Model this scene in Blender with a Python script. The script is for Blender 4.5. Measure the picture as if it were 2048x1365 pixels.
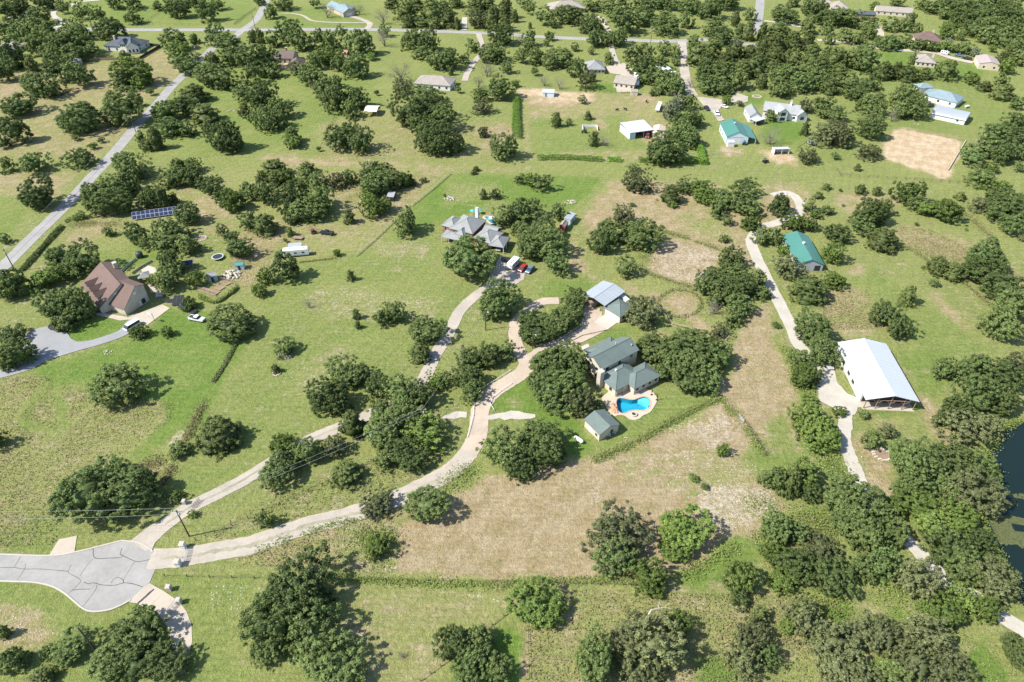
import bpy, bmesh, math, random
import numpy as np
from mathutils import Vector, Matrix
from mathutils.geometry import tessellate_polygon

random.seed(7)
RNG = np.random.default_rng(11)
for o in list(bpy.data.objects):
    bpy.data.objects.remove(o)

# ------------------------------------------------------------------ camera, sky, sun, exposure
scene = bpy.context.scene
CAM_H, PITCH, FPX = 145.0, math.radians(39.5), 1366.0
cam_data = bpy.data.cameras.new('camera')
cam_data.sensor_width = 36.0
cam_data.lens = FPX / 2048 * 36.0
cam_data.clip_start = 1.0
cam_data.clip_end = 20000
cam = bpy.data.objects.new('camera', cam_data)
scene.collection.objects.link(cam)
cam.location = (0, 0, CAM_H)
cam.rotation_euler = (math.pi / 2 - PITCH, 0, 0)
scene.camera = cam

SUN_EL = math.radians(47)
SHADOW_DIR = math.radians(15)          # the way shadows fall on the ground
world = bpy.data.worlds.new('World')
scene.world = world
world.use_nodes = True
wn = world.node_tree
sky = wn.nodes.new('ShaderNodeTexSky')
sky.sky_type = 'NISHITA'
sky.sun_disc = False
sky.sun_elevation = SUN_EL
sky.sun_rotation = math.radians(255)
sky.altitude = 300
sky.air_density = 1.0
sky.dust_density = 0.8
bg = wn.nodes['Background']
bg.inputs['Strength'].default_value = 0.125
wn.links.new(sky.outputs['Color'], bg.inputs['Color'])

sun_data = bpy.data.lights.new('sun', 'SUN')
sun_data.energy = 4.6
sun_data.angle = math.radians(0.5)
sun_data.color = (1.0, 0.95, 0.86)
sun = bpy.data.objects.new('sun', sun_data)
scene.collection.objects.link(sun)
sd = Vector((math.cos(SHADOW_DIR) * math.cos(SUN_EL), math.sin(SHADOW_DIR) * math.cos(SUN_EL), -math.sin(SUN_EL)))
sun.rotation_euler = sd.to_track_quat('-Z', 'Y').to_euler()
sun.location = (-200, -50, 300)

vs = scene.view_settings
vs.view_transform = 'Standard'
vs.look = 'None'
vs.exposure = 0.95
vs.gamma = 1.0
vs.use_curve_mapping = False
scene.render.resolution_x, scene.render.resolution_y = 1024, 682
scene.cycles.max_bounces = 6
scene.cycles.diffuse_bounces = 3
scene.cycles.transparent_max_bounces = 6
scene.cycles.volume_bounces = 0
scene.cycles.caustics_reflective = False
scene.cycles.caustics_refractive = False

# ------------------------------------------------------------------ survey: photo points to ground points
SP, CP = math.sin(PITCH), math.cos(PITCH)
def gp(px, py, z=0.0):
    u, v = (px - 1024.0) / FPX, (682.5 - py) / FPX
    d = (u, CP + v * SP, -SP + v * CP)
    t = (CAM_H - z) / -d[2]
    return Vector((d[0] * t, d[1] * t, z))
def pxof(p):
    x, y, z = p[0], p[1], p[2] - CAM_H
    zc = y * CP - z * SP
    return (1024 + FPX * x / zc, 682.5 - FPX * (y * SP + z * CP) / zc)
def tile(ox, oy, k=4.0):
    return lambda x, y: (ox + x / k, oy + y / k)
T = {(i, j): tile(512 * i, 341 * j if j < 3 else 1023, 4.0 if j < 3 else 3.992) for i in range(4) for j in range(4)}

# ------------------------------------------------------------------ helpers
C = scene.collection
def link(o):
    C.objects.link(o)
    return o
def tag(o, label=None, cat=None, group=None, kind=None):
    if label: o['label'] = label
    if cat: o['category'] = cat
    if group: o['group'] = group
    if kind: o['kind'] = kind
    return o
def empty(name, loc, rz=0.0):
    o = bpy.data.objects.new(name, None)
    o.empty_display_size = 0.5
    o.location = loc
    o.rotation_euler = (0, 0, rz)
    return link(o)
class MB:
    def __init__(s): s.v, s.f = [], []
    def poly(s, pts):
        n = len(s.v); s.v += [tuple(p) for p in pts]; s.f.append(tuple(range(n, n + len(pts)))); return s
    def box(s, x0, x1, y0, y1, z0, z1):
        return s.hexa([(x0,y0,z0),(x1,y0,z0),(x1,y1,z0),(x0,y1,z0)], [(x0,y0,z1),(x1,y0,z1),(x1,y1,z1),(x0,y1,z1)])
    def hexa(s, b, t):
        n = len(s.v); m = len(b); s.v += [tuple(p) for p in b] + [tuple(p) for p in t]
        s.f.append(tuple(n + i for i in reversed(range(m)))); s.f.append(tuple(n + m + i for i in range(m)))
        for i in range(m):
            j = (i + 1) % m
            s.f.append((n + i, n + j, n + m + j, n + m + i))
        return s
    def bar(s, p, q, r, n=6, r2=None):
        p, q = Vector(p), Vector(q); d = (q - p)
        if d.length < 1e-6: return s
        d.normalize()
        a = d.orthogonal().normalized(); b = d.cross(a)
        r2 = r if r2 is None else r2
        A = [p + (a * math.cos(2*math.pi*i/n) + b * math.sin(2*math.pi*i/n)) * r for i in range(n)]
        B = [q + (a * math.cos(2*math.pi*i/n) + b * math.sin(2*math.pi*i/n)) * r2 for i in range(n)]
        return s.hexa(A, B)
    def lathe(s, c, prof, n=16):
        base = len(s.v)
        for r, z in prof:
            for i in range(n):
                a = 2 * math.pi * i / n
                s.v.append((c[0] + r * math.cos(a), c[1] + r * math.sin(a), c[2] + z))
        for k in range(len(prof) - 1):
            for i in range(n):
                j = (i + 1) % n
                s.f.append((base + k*n + i, base + k*n + j, base + (k+1)*n + j, base + (k+1)*n + i))
        s.f.append(tuple(base + i for i in reversed(range(n))))
        s.f.append(tuple(base + (len(prof)-1)*n + i for i in range(n)))
        return s
    def build(s, name, mat, parent=None, smooth=False, org=(0, 0, 0)):
        me = bpy.data.meshes.new(name)
        ox, oy, oz = org
        me.from_pydata([(x - ox, y - oy, z - oz) for x, y, z in s.v], [], s.f)
        me.materials.append(mat)
        if smooth:
            me.polygons.foreach_set('use_smooth', [True] * len(me.polygons))
        me.update()
        o = link(bpy.data.objects.new(name, me))
        if parent is not None: o.parent = parent
        return o
def np_mesh(name, v, f, mat):
    me = bpy.data.meshes.new(name)
    v = np.asarray(v, np.float32); f = np.asarray(f, np.int32)
    k = f.shape[1]
    me.vertices.add(len(v)); me.vertices.foreach_set('co', v.ravel())
    me.loops.add(f.size); me.loops.foreach_set('vertex_index', f.ravel())
    me.polygons.add(len(f)); me.polygons.foreach_set('loop_start', np.arange(0, f.size, k, dtype=np.int32))
    me.polygons.foreach_set('loop_total', np.full(len(f), k, np.int32))
    me.update(calc_edges=True)
    me.materials.append(mat)
    return me

# ------------------------------------------------------------------ materials
def srgb(r, g, b):
    f = lambda c: (c/255/12.92) if c <= 10 else (((c/255)+.055)/1.055)**2.4
    return (f(r), f(g), f(b))
MATS = {}
def mat(name, col, rough=0.8, var=0.18, scale=3.0, bump=0.0, metal=0.0, spec=0.3, stretch=None, detail=4.0):
    if name in MATS: return MATS[name]
    m = bpy.data.materials.new(name); m.use_nodes = True
    nt = m.node_tree; N = nt.nodes; L = nt.links
    b = N['Principled BSDF']
    b.inputs['Roughness'].default_value = rough
    b.inputs['Metallic'].default_value = metal
    b.inputs['Specular IOR Level'].default_value = spec
    tc = N.new('ShaderNodeTexCoord'); src = tc.outputs['Object']
    if stretch:
        mp = N.new('ShaderNodeMapping'); mp.inputs['Scale'].default_value = stretch
        L.new(src, mp.inputs['Vector']); src = mp.outputs['Vector']
    nz = N.new('ShaderNodeTexNoise'); nz.inputs['Scale'].default_value = scale; nz.inputs['Detail'].default_value = detail
    nz.inputs['Roughness'].default_value = 0.65
    L.new(src, nz.inputs['Vector'])
    n2 = N.new('ShaderNodeTexNoise'); n2.inputs['Scale'].default_value = scale * .17; n2.inputs['Detail'].default_value = 2
    L.new(src, n2.inputs['Vector'])
    ad = N.new('ShaderNodeMath'); ad.operation = 'ADD'
    L.new(nz.outputs['Fac'], ad.inputs[0]); L.new(n2.outputs['Fac'], ad.inputs[1])
    mr = N.new('ShaderNodeMapRange'); mr.inputs['From Min'].default_value = .6; mr.inputs['From Max'].default_value = 1.4
    mr.inputs['To Min'].default_value = 1 - var; mr.inputs['To Max'].default_value = 1 + var
    L.new(ad.outputs[0], mr.inputs['Value'])
    vm = N.new('ShaderNodeVectorMath'); vm.operation = 'SCALE'
    vm.inputs[0].default_value = col
    L.new(mr.outputs['Result'], vm.inputs['Scale'])
    L.new(vm.outputs['Vector'], b.inputs['Base Color'])
    if bump:
        bp = N.new('ShaderNodeBump'); bp.inputs['Strength'].default_value = bump; bp.inputs['Distance'].default_value = .1
        L.new(nz.outputs['Fac'], bp.inputs['Height']); L.new(bp.outputs['Normal'], b.inputs['Normal'])
    MATS[name] = m
    return m
def leaf_mat(name, c1, c2, trans=0.32, sheen=.012):
    m = bpy.data.materials.new(name); m.use_nodes = True
    nt = m.node_tree; N = nt.nodes; L = nt.links
    N.remove(N['Principled BSDF']); out = N['Material Output']
    at = N.new('ShaderNodeAttribute'); at.attribute_name = 'tint'
    oi = N.new('ShaderNodeObjectInfo')
    mx = N.new('ShaderNodeMix'); mx.data_type = 'RGBA'
    mx.inputs[6].default_value = (*c1, 1); mx.inputs[7].default_value = (*c2, 1)
    sep = N.new('ShaderNodeSeparateColor'); L.new(at.outputs['Color'], sep.inputs[0])
    a = N.new('ShaderNodeMath'); a.operation = 'MULTIPLY_ADD'
    L.new(oi.outputs['Random'], a.inputs[0]); a.inputs[1].default_value = .55
    L.new(sep.outputs[0], a.inputs[2])
    a2 = N.new('ShaderNodeMath'); a2.operation = 'MULTIPLY'; a2.inputs[1].default_value = .65; a2.use_clamp = True
    L.new(a.outputs[0], a2.inputs[0]); L.new(a2.outputs[0], mx.inputs[0])
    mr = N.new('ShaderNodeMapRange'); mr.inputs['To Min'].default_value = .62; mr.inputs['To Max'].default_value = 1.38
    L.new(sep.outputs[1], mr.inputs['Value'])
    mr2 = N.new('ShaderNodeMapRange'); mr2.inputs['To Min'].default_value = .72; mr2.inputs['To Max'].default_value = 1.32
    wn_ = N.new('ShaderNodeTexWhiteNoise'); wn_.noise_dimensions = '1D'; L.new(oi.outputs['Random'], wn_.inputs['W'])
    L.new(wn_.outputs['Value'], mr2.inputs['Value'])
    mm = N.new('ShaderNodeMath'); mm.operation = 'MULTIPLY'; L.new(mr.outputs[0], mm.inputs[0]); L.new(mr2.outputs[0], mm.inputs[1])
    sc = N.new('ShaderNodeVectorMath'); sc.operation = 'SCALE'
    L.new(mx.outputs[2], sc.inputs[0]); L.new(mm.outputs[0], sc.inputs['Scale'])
    df = N.new('ShaderNodeBsdfDiffuse'); tr = N.new('ShaderNodeBsdfTranslucent'); ms = N.new('ShaderNodeMixShader')
    L.new(sc.outputs['Vector'], df.inputs['Color']); L.new(sc.outputs['Vector'], tr.inputs['Color'])
    ms.inputs[0].default_value = trans
    L.new(df.outputs[0], ms.inputs[1]); L.new(tr.outputs[0], ms.inputs[2])
    gl = N.new('ShaderNodeBsdfGlossy'); gl.inputs['Roughness'].default_value = .48; gl.inputs['Color'].default_value = (.75, .8, .8, 1)
    mg = N.new('ShaderNodeMixShader'); mg.inputs[0].default_value = sheen
    L.new(ms.outputs[0], mg.inputs[1]); L.new(gl.outputs[0], mg.inputs[2]); L.new(mg.outputs[0], out.inputs['Surface'])
    return m
LEAF = {
    'O': leaf_mat('live_oak_leaves', (.090, .142, .046), (.176, .216, .070)),
    'G': leaf_mat('bright_green_leaves', (.096, .156, .036), (.172, .224, .056)),
    'J': leaf_mat('juniper_needles', (.098, .136, .042), (.176, .204, .066)),
    'L': leaf_mat('lime_vine_leaves', (.130, .195, .042), (.200, .260, .070)),
    'Y': leaf_mat('grey_green_leaves', (.112, .138, .056), (.192, .204, .092)),
    'S': leaf_mat('silver_green_leaves', (.190, .230, .110), (.330, .360, .230)),
    'D': leaf_mat('grey_twigs', (.165, .150, .125), (.270, .245, .205), .05),
    'W': leaf_mat('weed_leaves', (.165, .235, .050), (.250, .290, .090)),
    'V': leaf_mat('vivid_vine_leaves', (.115, .250, .030), (.190, .320, .060)),
    'T': leaf_mat('tall_grass_blades', (.215, .220, .080), (.350, .310, .165), .45),
}
M_BARK = mat('bark', (.13, .105, .08), .95, .3, 4, .4)
M_ASPH = mat('asphalt', (.268, .260, .246), .9, .20, .9, .15, detail=10)
M_LOT = mat('old_asphalt', (.24, .245, .25), .9, .14, .6, .15, detail=8)
M_TAR = mat('tar', (.045, .045, .048), .6, .1)
M_KERB = mat('kerb_concrete', (.40, .37, .32), .85, .12, 1.5)
M_CONC = mat('concrete', (.385, .335, .272), .85, .12, 1.2)
M_WCONC = mat('pale_concrete', (.42, .38, .325), .85, .10, 1.2)
M_DECK = mat('pool_deck_concrete', (.43, .36, .28), .85, .12, 1.6)
M_GRAVEL = mat('gravel', (.345, .308, .258), .95, .20, 1.1, .3, detail=8)
M_PINK = mat('pink_gravel', (.385, .318, .250), .95, .18, 1.1, .3, detail=8)
M_LIME = mat('white_gravel', (.385, .358, .305), .95, .16, 1.4, .3, detail=8)
M_WHITE = mat('white_paint', (.64, .63, .60), .6, .06)
M_CREAM = mat('cream_siding', (.52, .45, .35), .75, .08, 2)
M_TAN = mat('tan_siding', (.44, .37, .28), .8, .10, 2)
M_BRICK = mat('red_brick', (.30, .105, .060), .9, .22, 5)
M_STONE = mat('limestone', (.42, .385, .32), .9, .25, 3, .4)
M_BLUEW = mat('pale_blue_siding', (.50, .60, .66), .75, .08, 2)
M_GREYW = mat('grey_siding', (.36, .39, .41), .75, .10, 2)
M_BROWNW = mat('brown_siding', (.22, .15, .115), .8, .12, 2)
M_GLASS = mat('window_glass', (.025, .035, .045), .08, .2, .6, spec=.6)
M_DARK = mat('dark_metal', (.035, .035, .038), .5, .15)
M_WOOD = mat('weathered_wood', (.26, .20, .14), .9, .25, 5)
M_POLE = mat('pole_wood', (.09, .070, .055), .9, .25, 5)
M_TYRE = mat('rubber', (.022, .022, .024), .85, .1)
M_RIM = mat('alloy', (.45, .45, .46), .35, .1, metal=.7)
M_PIPE = mat('white_pipe', (.72, .71, .68), .5, .1)
M_ROCK = mat('pale_rock', (.42, .385, .325), .95, .3, 2.5, .5)
M_SOIL = mat('soil', (.22, .16, .11), .95, .25, 2.5, .4)
M_STEEL = mat('galvanised_steel', (.52, .54, .55), .4, .12, metal=.35)
def roofmat(name, col, rough=.85, seam=None):
    if seam: return mat(name, col, rough, .07, 2.2, 0, stretch=seam)
    return mat(name, col, rough, .16, 2.6, .2, detail=8)
R_GREEN = roofmat('green_grey_shingles', (.118, .150, .139))
R_BROWN = roofmat('red_brown_shingles', (.135, .092, .078))
R_GREY = roofmat('grey_shingles', (.225, .235, .232))
R_LGREY = roofmat('pale_grey_shingles', (.27, .28, .285))
R_TAUPE = roofmat('taupe_shingles', (.275, .245, .215))
R_DARK = roofmat('charcoal_shingles', (.075, .088, .105))
R_DBROWN = roofmat('dark_brown_shingles', (.130, .100, .092))
R_BLUE = roofmat('blue_grey_shingles', (.185, .245, .270))
R_WHITE = mat('white_metal_roofing', (.43, .46, .49), .35, .04, 1.0, spec=.5)
R_TEAL = mat('teal_metal_roofing', (.062, .185, .150), .4, .07, 1.0, spec=.5)
R_SILVER = mat('silver_metal_roofing', (.36, .39, .41), .4, .08, 1.2, metal=.2, spec=.5)
R_MAUVE = mat('mauve_metal_roofing', (.36, .30, .28), .5, .08, 1.2)

# ------------------------------------------------------------------ ground cover survey
def vnoise(x, y, s, seed):
    x = x * s + seed * 17.31; y = y * s + seed * 5.77
    xi = np.floor(x).astype(np.int64); yi = np.floor(y).astype(np.int64)
    fx = x - xi; fy = y - yi
    fx = fx*fx*(3-2*fx); fy = fy*fy*(3-2*fy)
    def h(a, b):
        n = (a * 374761393 + b * 668265263 + seed * 144665) & 0x7fffffff
        n = ((n ^ (n >> 13)) * 1274126177) & 0x7fffffff
        return ((n ^ (n >> 16)) & 0xffff) / 65535.0
    return (h(xi,yi)*(1-fx)+h(xi+1,yi)*fx)*(1-fy) + (h(xi,yi+1)*(1-fx)+h(xi+1,yi+1)*fx)*fy
def inside(X, Y, P):
    r = np.zeros(X.shape, bool)
    n = len(P)
    for i in range(n):
        x0, y0 = P[i]; x1, y1 = P[(i+1) % n]
        if y0 == y1: continue
        c = ((y0 > Y) != (y1 > Y)) & (X < (x1-x0)*(Y-y0)/(y1-y0)+x0)
        r ^= c
    return r
def linedist(X, Y, P):
    d = np.full(X.shape, 1e9)
    for (x0, y0), (x1, y1) in zip(P[:-1], P[1:]):
        dx, dy = x1-x0, y1-y0
        t = np.clip(((X-x0)*dx+(Y-y0)*dy)/(dx*dx+dy*dy+1e-9), 0, 1)
        d = np.minimum(d, np.hypot(X-x0-t*dx, Y-y0-t*dy))
    return d
def W2(pts, t=None, z=0.0):
    out = []
    for p in pts:
        q = t(*p) if t else p
        g = gp(q[0], q[1], z); out.append((g.x, g.y))
    return out
def ell(cx, cy, rx, ry, n=18):
    return [(cx + rx*math.cos(2*math.pi*i/n), cy + ry*math.sin(2*math.pi*i/n)) for i in range(n)]

# (lush, dry, rock, sand) per patch of ground; photo points
COVER = [
 ((.50,.30,.05,0), [(-300,-30),(2400,-30),(2400,360),(-300,360)]),
 ((.40,.62,.10,0), [(-80,165),(90,140),(200,125),(330,100),(390,115),(370,140),(300,200),(225,300),(150,345),(-80,345)]),
 ((.62,.16,.0,0), [(110,5),(500,-20),(505,40),(250,54),(110,30)]),
 ((.60,.15,.0,0), [(560,20),(720,0),(740,55),(530,56)]),
 ((.58,.22,.0,0), [(400,130),(470,80),(620,160),(740,140),(770,210),(640,260),(520,300),(350,320),(300,290),(330,230)]),
 ((.42,.50,.0,0), [(640,250),(800,210),(880,250),(1010,240),(1030,320),(640,325)]),
 ((.38,.55,.10,0), [(1040,180),(1200,185),(1330,200),(1350,320),(1050,320)]),
 ((.62,.30,.05,0), [(1060,240),(1250,230),(1300,300),(1060,310)]),
 ((.95,.0,.0,0), [(1180,165),(1230,168),(1232,184),(1160,183)]),
 ((.90,.05,.0,0), [(1540,235),(1600,245),(1610,290),(1560,285),(1520,280)]),
 ((.90,.05,.0,0), [(1490,185),(1530,195),(1520,210),(1480,210)]),
 ((.78,.10,.0,0), [(1745,100),(1830,105),(1830,140),(1870,125),(1960,130),(1970,160),(1830,155),(1770,135)]),
 ((.58,.28,.0,0), [(1700,140),(1800,165),(1830,150),(1960,170),(2030,215),(2020,240),(1930,255),(1880,270),(1760,250),(1690,320),(1750,345),(1560,345),(1530,300),(1690,250)]),
 ((.50,.34,.05,0), [(-100,315),(2100,325),(2100,372),(900,352),(600,345),(-100,345)]),
 ((.35,.66,.10,0), [(-100,345),(150,350),(100,410),(-100,440)]),
 ((.62,.20,.0,0), [(-100,395),(60,390),(50,430),(20,470),(-100,500)]),
 ((.45,.45,.08,0), [(230,345),(560,345),(600,420),(560,480),(430,470),(330,460),(200,450),(150,520),(100,560),(60,560),(140,470),(200,400)]),
 ((.30,.75,.20,0), [(130,470),(190,450),(240,450),(235,462),(190,470),(200,485),(160,495)]),
 ((.30,.72,.25,0), [(390,395),(440,385),(470,400),(440,440),(400,450)]),
 ((.70,.12,.0,0), [(190,505),(270,490),(330,490),(310,520),(240,545)]),
 ((.32,.68,.15,0), [(480,470),(570,440),(570,480),(540,520),(500,580),(440,570),(470,520)]),
 ((.40,.52,.30,0), [(570,450),(760,440),(790,440),(700,510),(590,520)]),
 ((.35,.60,.20,0), [(560,345),(890,345),(870,370),(830,400),(780,440),(700,440),(660,400)]),
 ((.80,.10,.03,0), [(830,410),(905,350),(1210,356),(1130,430),(1000,395),(890,445),(780,490)]),
 ((.55,.40,.25,0), [(900,360),(1000,375),(980,400),(880,410)]),
 ((.58,.32,.14,0), [(560,520),(720,500),(890,440),(870,560),(960,570),(900,650),(830,740),(700,800),(620,860),(500,930),(420,960),(330,960),(400,880),(480,740),(520,640)]),
 ((.50,.45,.42,0), [(600,590),(690,560),(800,590),(880,590),(860,640),(760,640),(650,640)]),
 ((.45,.50,.45,0), [(740,485),(860,490),(850,515),(760,515)]),
 ((.50,.45,.38,0), [(650,690),(720,700),(640,780),(560,800)]),
 ((.80,.08,.0,0), [(60,745),(250,682),(420,640),(490,680),(450,760),(400,850),(340,900),(270,925),(230,925),(300,870),(350,810),(250,790),(120,765)]),
 ((.92,.02,.0,0), [(140,690),(240,668),(270,645),(200,635),(120,650)]),
 ((.85,.05,.0,0), [(330,620),(420,620),(440,640),(330,660),(280,690)]),
 ((.42,.44,.03,0), [(-60,762),(90,752),(130,770),(200,790),(350,806),(340,840),(250,910),(180,945),(130,1000),(110,1090),(-60,1100)]),
 ((.55,.30,.0,0), [(40,1040),(130,1050),(100,1100),(-60,1105)]),
 ((.75,.10,.0,0), [(98,755),(108,752),(135,850),(125,860),(115,830)]),
 ((.75,.10,.0,0), [(30,840),(95,760),(103,768),(42,845)]),
 ((.75,.10,.0,0), [(35,838),(120,862),(115,872),(30,846)]),
 ((.30,.85,.02,0), [(262,945),(300,925),(320,930),(315,945),(270,962)]),
 ((.60,.25,.18,0), [(330,960),(500,930),(450,960),(380,1000),(340,1000)]),
 ((.52,.42,.08,0), [(380,1080),(560,980),(860,870),(900,840),(930,820),(900,920),(830,975),(700,1025),(500,1085)]),
 ((.38,.58,.10,0), [(470,1100),(640,1055),(790,1020),(900,960),(790,1060),(790,1150),(600,1140),(480,1130)]),
 ((.20,.94,.12,0), [(790,1060),(900,985),(1000,960),(1060,930),(1165,925),(1260,890),(1380,840),(1450,805),(1490,840),(1560,920),(1620,950),(1570,1010),(1530,1060),(1460,1100),(1350,1148),(1260,1165),(1000,1160),(850,1152),(790,1140)]),
 ((.45,.60,.30,0), [(1200,920),(1300,890),(1440,900),(1560,950),(1480,980),(1380,990),(1250,960)]),
 ((.70,.35,.15,0), [(1480,900),(1540,870),(1600,930),(1630,980),(1570,1000),(1520,960)]),
 ((.22,.86,.04,0), [(1480,650),(1525,600),(1580,760),(1640,950),(1560,900),(1450,800),(1420,790),(1470,740)]),
 ((.60,.40,.10,0), [(1520,850),(1580,800),(1630,930),(1590,940)]),
 ((.25,.84,.05,0), [(1215,366),(1440,366),(1500,490),(1510,540),(1440,500),(1310,460),(1290,440),(1200,440),(1170,500),(1170,560),(1260,570),(1340,600),(1420,650),(1470,680),(1400,660),(1330,620),(1230,570),(1140,540),(1140,490)]),
 ((.50,.55,.05,0), [(1390,400),(1450,430),(1470,480),(1400,470),(1350,440)]),
 ((.55,.50,.02,0), [(1155,450),(1185,455),(1175,500),(1150,510)]),
 ((.72,.20,.0,0), [(1065,590),(1100,560),(1160,550),(1190,565),(1170,590),(1110,600)]),
 ((.05,1.0,.62,.1), [(1318,482),(1345,478),(1400,490),(1440,505),(1432,540),(1405,555),(1375,572),(1330,557),(1295,542),(1302,512)]),
 ((.25,.80,.32,.05), ell(1358, 608, 38, 22)),
 ((.80,.10,.0,0), [(1320,640),(1350,645),(1340,650)]),
 ((.92,.02,.0,0), [(1000,770),(1060,750),(1110,800),(1160,850),(1175,890),(1165,925),(1120,890),(1070,850),(980,815),(975,800)]),
 ((.65,.28,.05,0), [(1180,900),(1240,840),(1310,800),(1330,780),(1400,800),(1440,805),(1330,850),(1240,890),(1175,915)]),
 ((.85,.08,.0,0), [(1170,690),(1230,650),(1270,665),(1250,690)]),
 ((.55,.45,.55,0), [(1000,785),(1040,785),(1055,810),(1020,815)]),
 ((.15,.75,.66,0), [(1415,975),(1470,965),(1540,985),(1555,1020),(1510,1050),(1450,1062),(1400,1020)]),
 ((.2,.8,.56,0), [(1330,855),(1440,825),(1475,835),(1440,870),(1380,880)]),
 ((.10,.85,.75,0), [(1165,985),(1190,980),(1200,1000),(1180,1015)]),
 ((.10,.85,.60,0), ell(861, 1096, 14, 9)),
 ((.55,.48,.25,0), [(690,1060),(790,1060),(790,1150),(690,1140)]),
 ((.58,.24,.04,0), [(-100,1168),(60,1170),(110,1180),(170,1228),(230,1225),(290,1200),(320,1160),(370,1140),(520,1155),(470,1260),(500,1365),(620,1330),(640,1500),(-100,1500)]),
 ((.30,.70,.20,0), [(-100,1205),(30,1205),(90,1230),(130,1270),(60,1300),(-100,1320)]),
 ((.40,.46,.10,0), [(690,1165),(1010,1185),(1030,1200),(1000,1240),(900,1310),(840,1365),(560,1500),(700,1280)]),
 ((1.0,.0,.0,0), [(860,1500),(890,1365),(930,1312),(1000,1250),(1048,1262),(1052,1290),(1050,1500)]),
 ((.45,.48,.02,0), [(1030,1172),(1700,1192),(1600,1300),(1450,1365),(1430,1500),(1052,1500),(1052,1280)]),
 ((.80,.25,.0,0), [(1290,1150),(1380,1130),(1560,1040),(1600,1020),(1600,1080),(1530,1130),(1400,1165)]),
 ((1.0,.0,.0,0), [(1395,1300),(1440,1305),(1500,1400),(1410,1400)]),
 ((1.0,.05,.0,0), [(1715,1335),(1760,1300),(1830,1340),(1850,1400),(1730,1400)]),
 ((1.0,.05,.0,0), [(1930,1310),(1995,1305),(2010,1365),(2000,1450),(1950,1400)]),
 ((.90,.15,.0,0), [(1790,1225),(1830,1240),(1815,1260),(1780,1245)]),
 ((.80,.2,.0,0), [(1570,1210),(1680,1195),(1720,1215),(1600,1260)]),
 ((.45,.50,.02,0), [(1620,1335),(1560,1290),(1590,1270),(1640,1330),(1640,1400)]),
 ((.65,.30,.20,0), [(1590,880),(1660,850),(1690,950),(1740,1000),(1700,1010),(1640,940)]),
 ((.85,.10,.0,0), [(1630,1010),(1660,1020),(1680,1060),(1640,1060),(1610,1040)]),
 ((.60,.28,.05,0), [(1690,560),(1750,540),(1830,590),(1900,640),(1990,700),(1900,720),(1850,700),(1790,660),(1700,640),(1720,600)]),
 ((.66,.22,.06,0), [(1800,700),(1900,690),(1900,770),(1850,820),(1750,850),(1720,830),(1840,790)]),
 ((.35,.70,.25,0), [(1690,870),(1740,870),(1780,930),(1780,1000),(1750,980),(1710,900)]),
 ((.22,.72,.02,0), [(1635,585),(1735,575),(1740,612),(1650,640)]),
 ((.28,.68,.02,0), [(1650,645),(1740,620),(1790,660),(1680,670)]),
 ((.30,.66,.15,0), [(1780,450),(1860,460),(1980,500),(2060,560),(2060,600),(1980,520),(1900,520),(1830,500),(1790,480)]),
 ((.30,.64,.15,0), [(1660,390),(1790,385),(1800,420),(1720,440),(1690,430)]),
 ((.30,.72,.40,0), [(1530,370),(1600,370),(1640,420),(1620,460),(1520,460)]),
 ((.10,.95,.40,.10), ell(1718, 546, 17, 7)),
 ((.10,.9,.10,1.0), [(1798,258),(1931,283),(1890,357),(1760,312)]),
 ((.10,.9,.10,.95), [(1032,180),(1080,179),(1110,183),(1165,184),(1195,188),(1160,193),(1105,193),(1040,191)]),
 ((.20,.9,.25,.50), [(1100,192),(1200,190),(1190,205),(1120,212),(1045,205)]),
 ((.10,.9,.30,.70), [(1520,303),(1560,300),(1600,315),(1590,330),(1540,325)]),
 ((.10,.9,.35,.45), [(1440,290),(1490,300),(1480,315),(1445,310)]),
 ((.15,.9,.35,.30), [(1250,205),(1300,185),(1320,195),(1290,205),(1270,200)]),
 ((.35,.75,.30,0), [(1185,230),(1205,240),(1212,260),(1195,262)]),
 ((.2,.9,.3,.15), [(530,310),(600,318),(760,325),(920,335),(900,341),(700,334),(530,326)]),
 ((.2,.9,.3,.15), [(880,335),(1000,338),(1100,336),(1000,342)]),
 ((.25,.85,.30,.1), [(980,260),(1020,245),(1022,280),(1000,290),(960,300)]),
 ((.2,.9,.0,.2), [(0,180),(50,150),(60,160),(0,210)]),
 ((.2,.9,.0,.2), [(340,130),(385,100),(400,110),(350,150)]),
]
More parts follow.
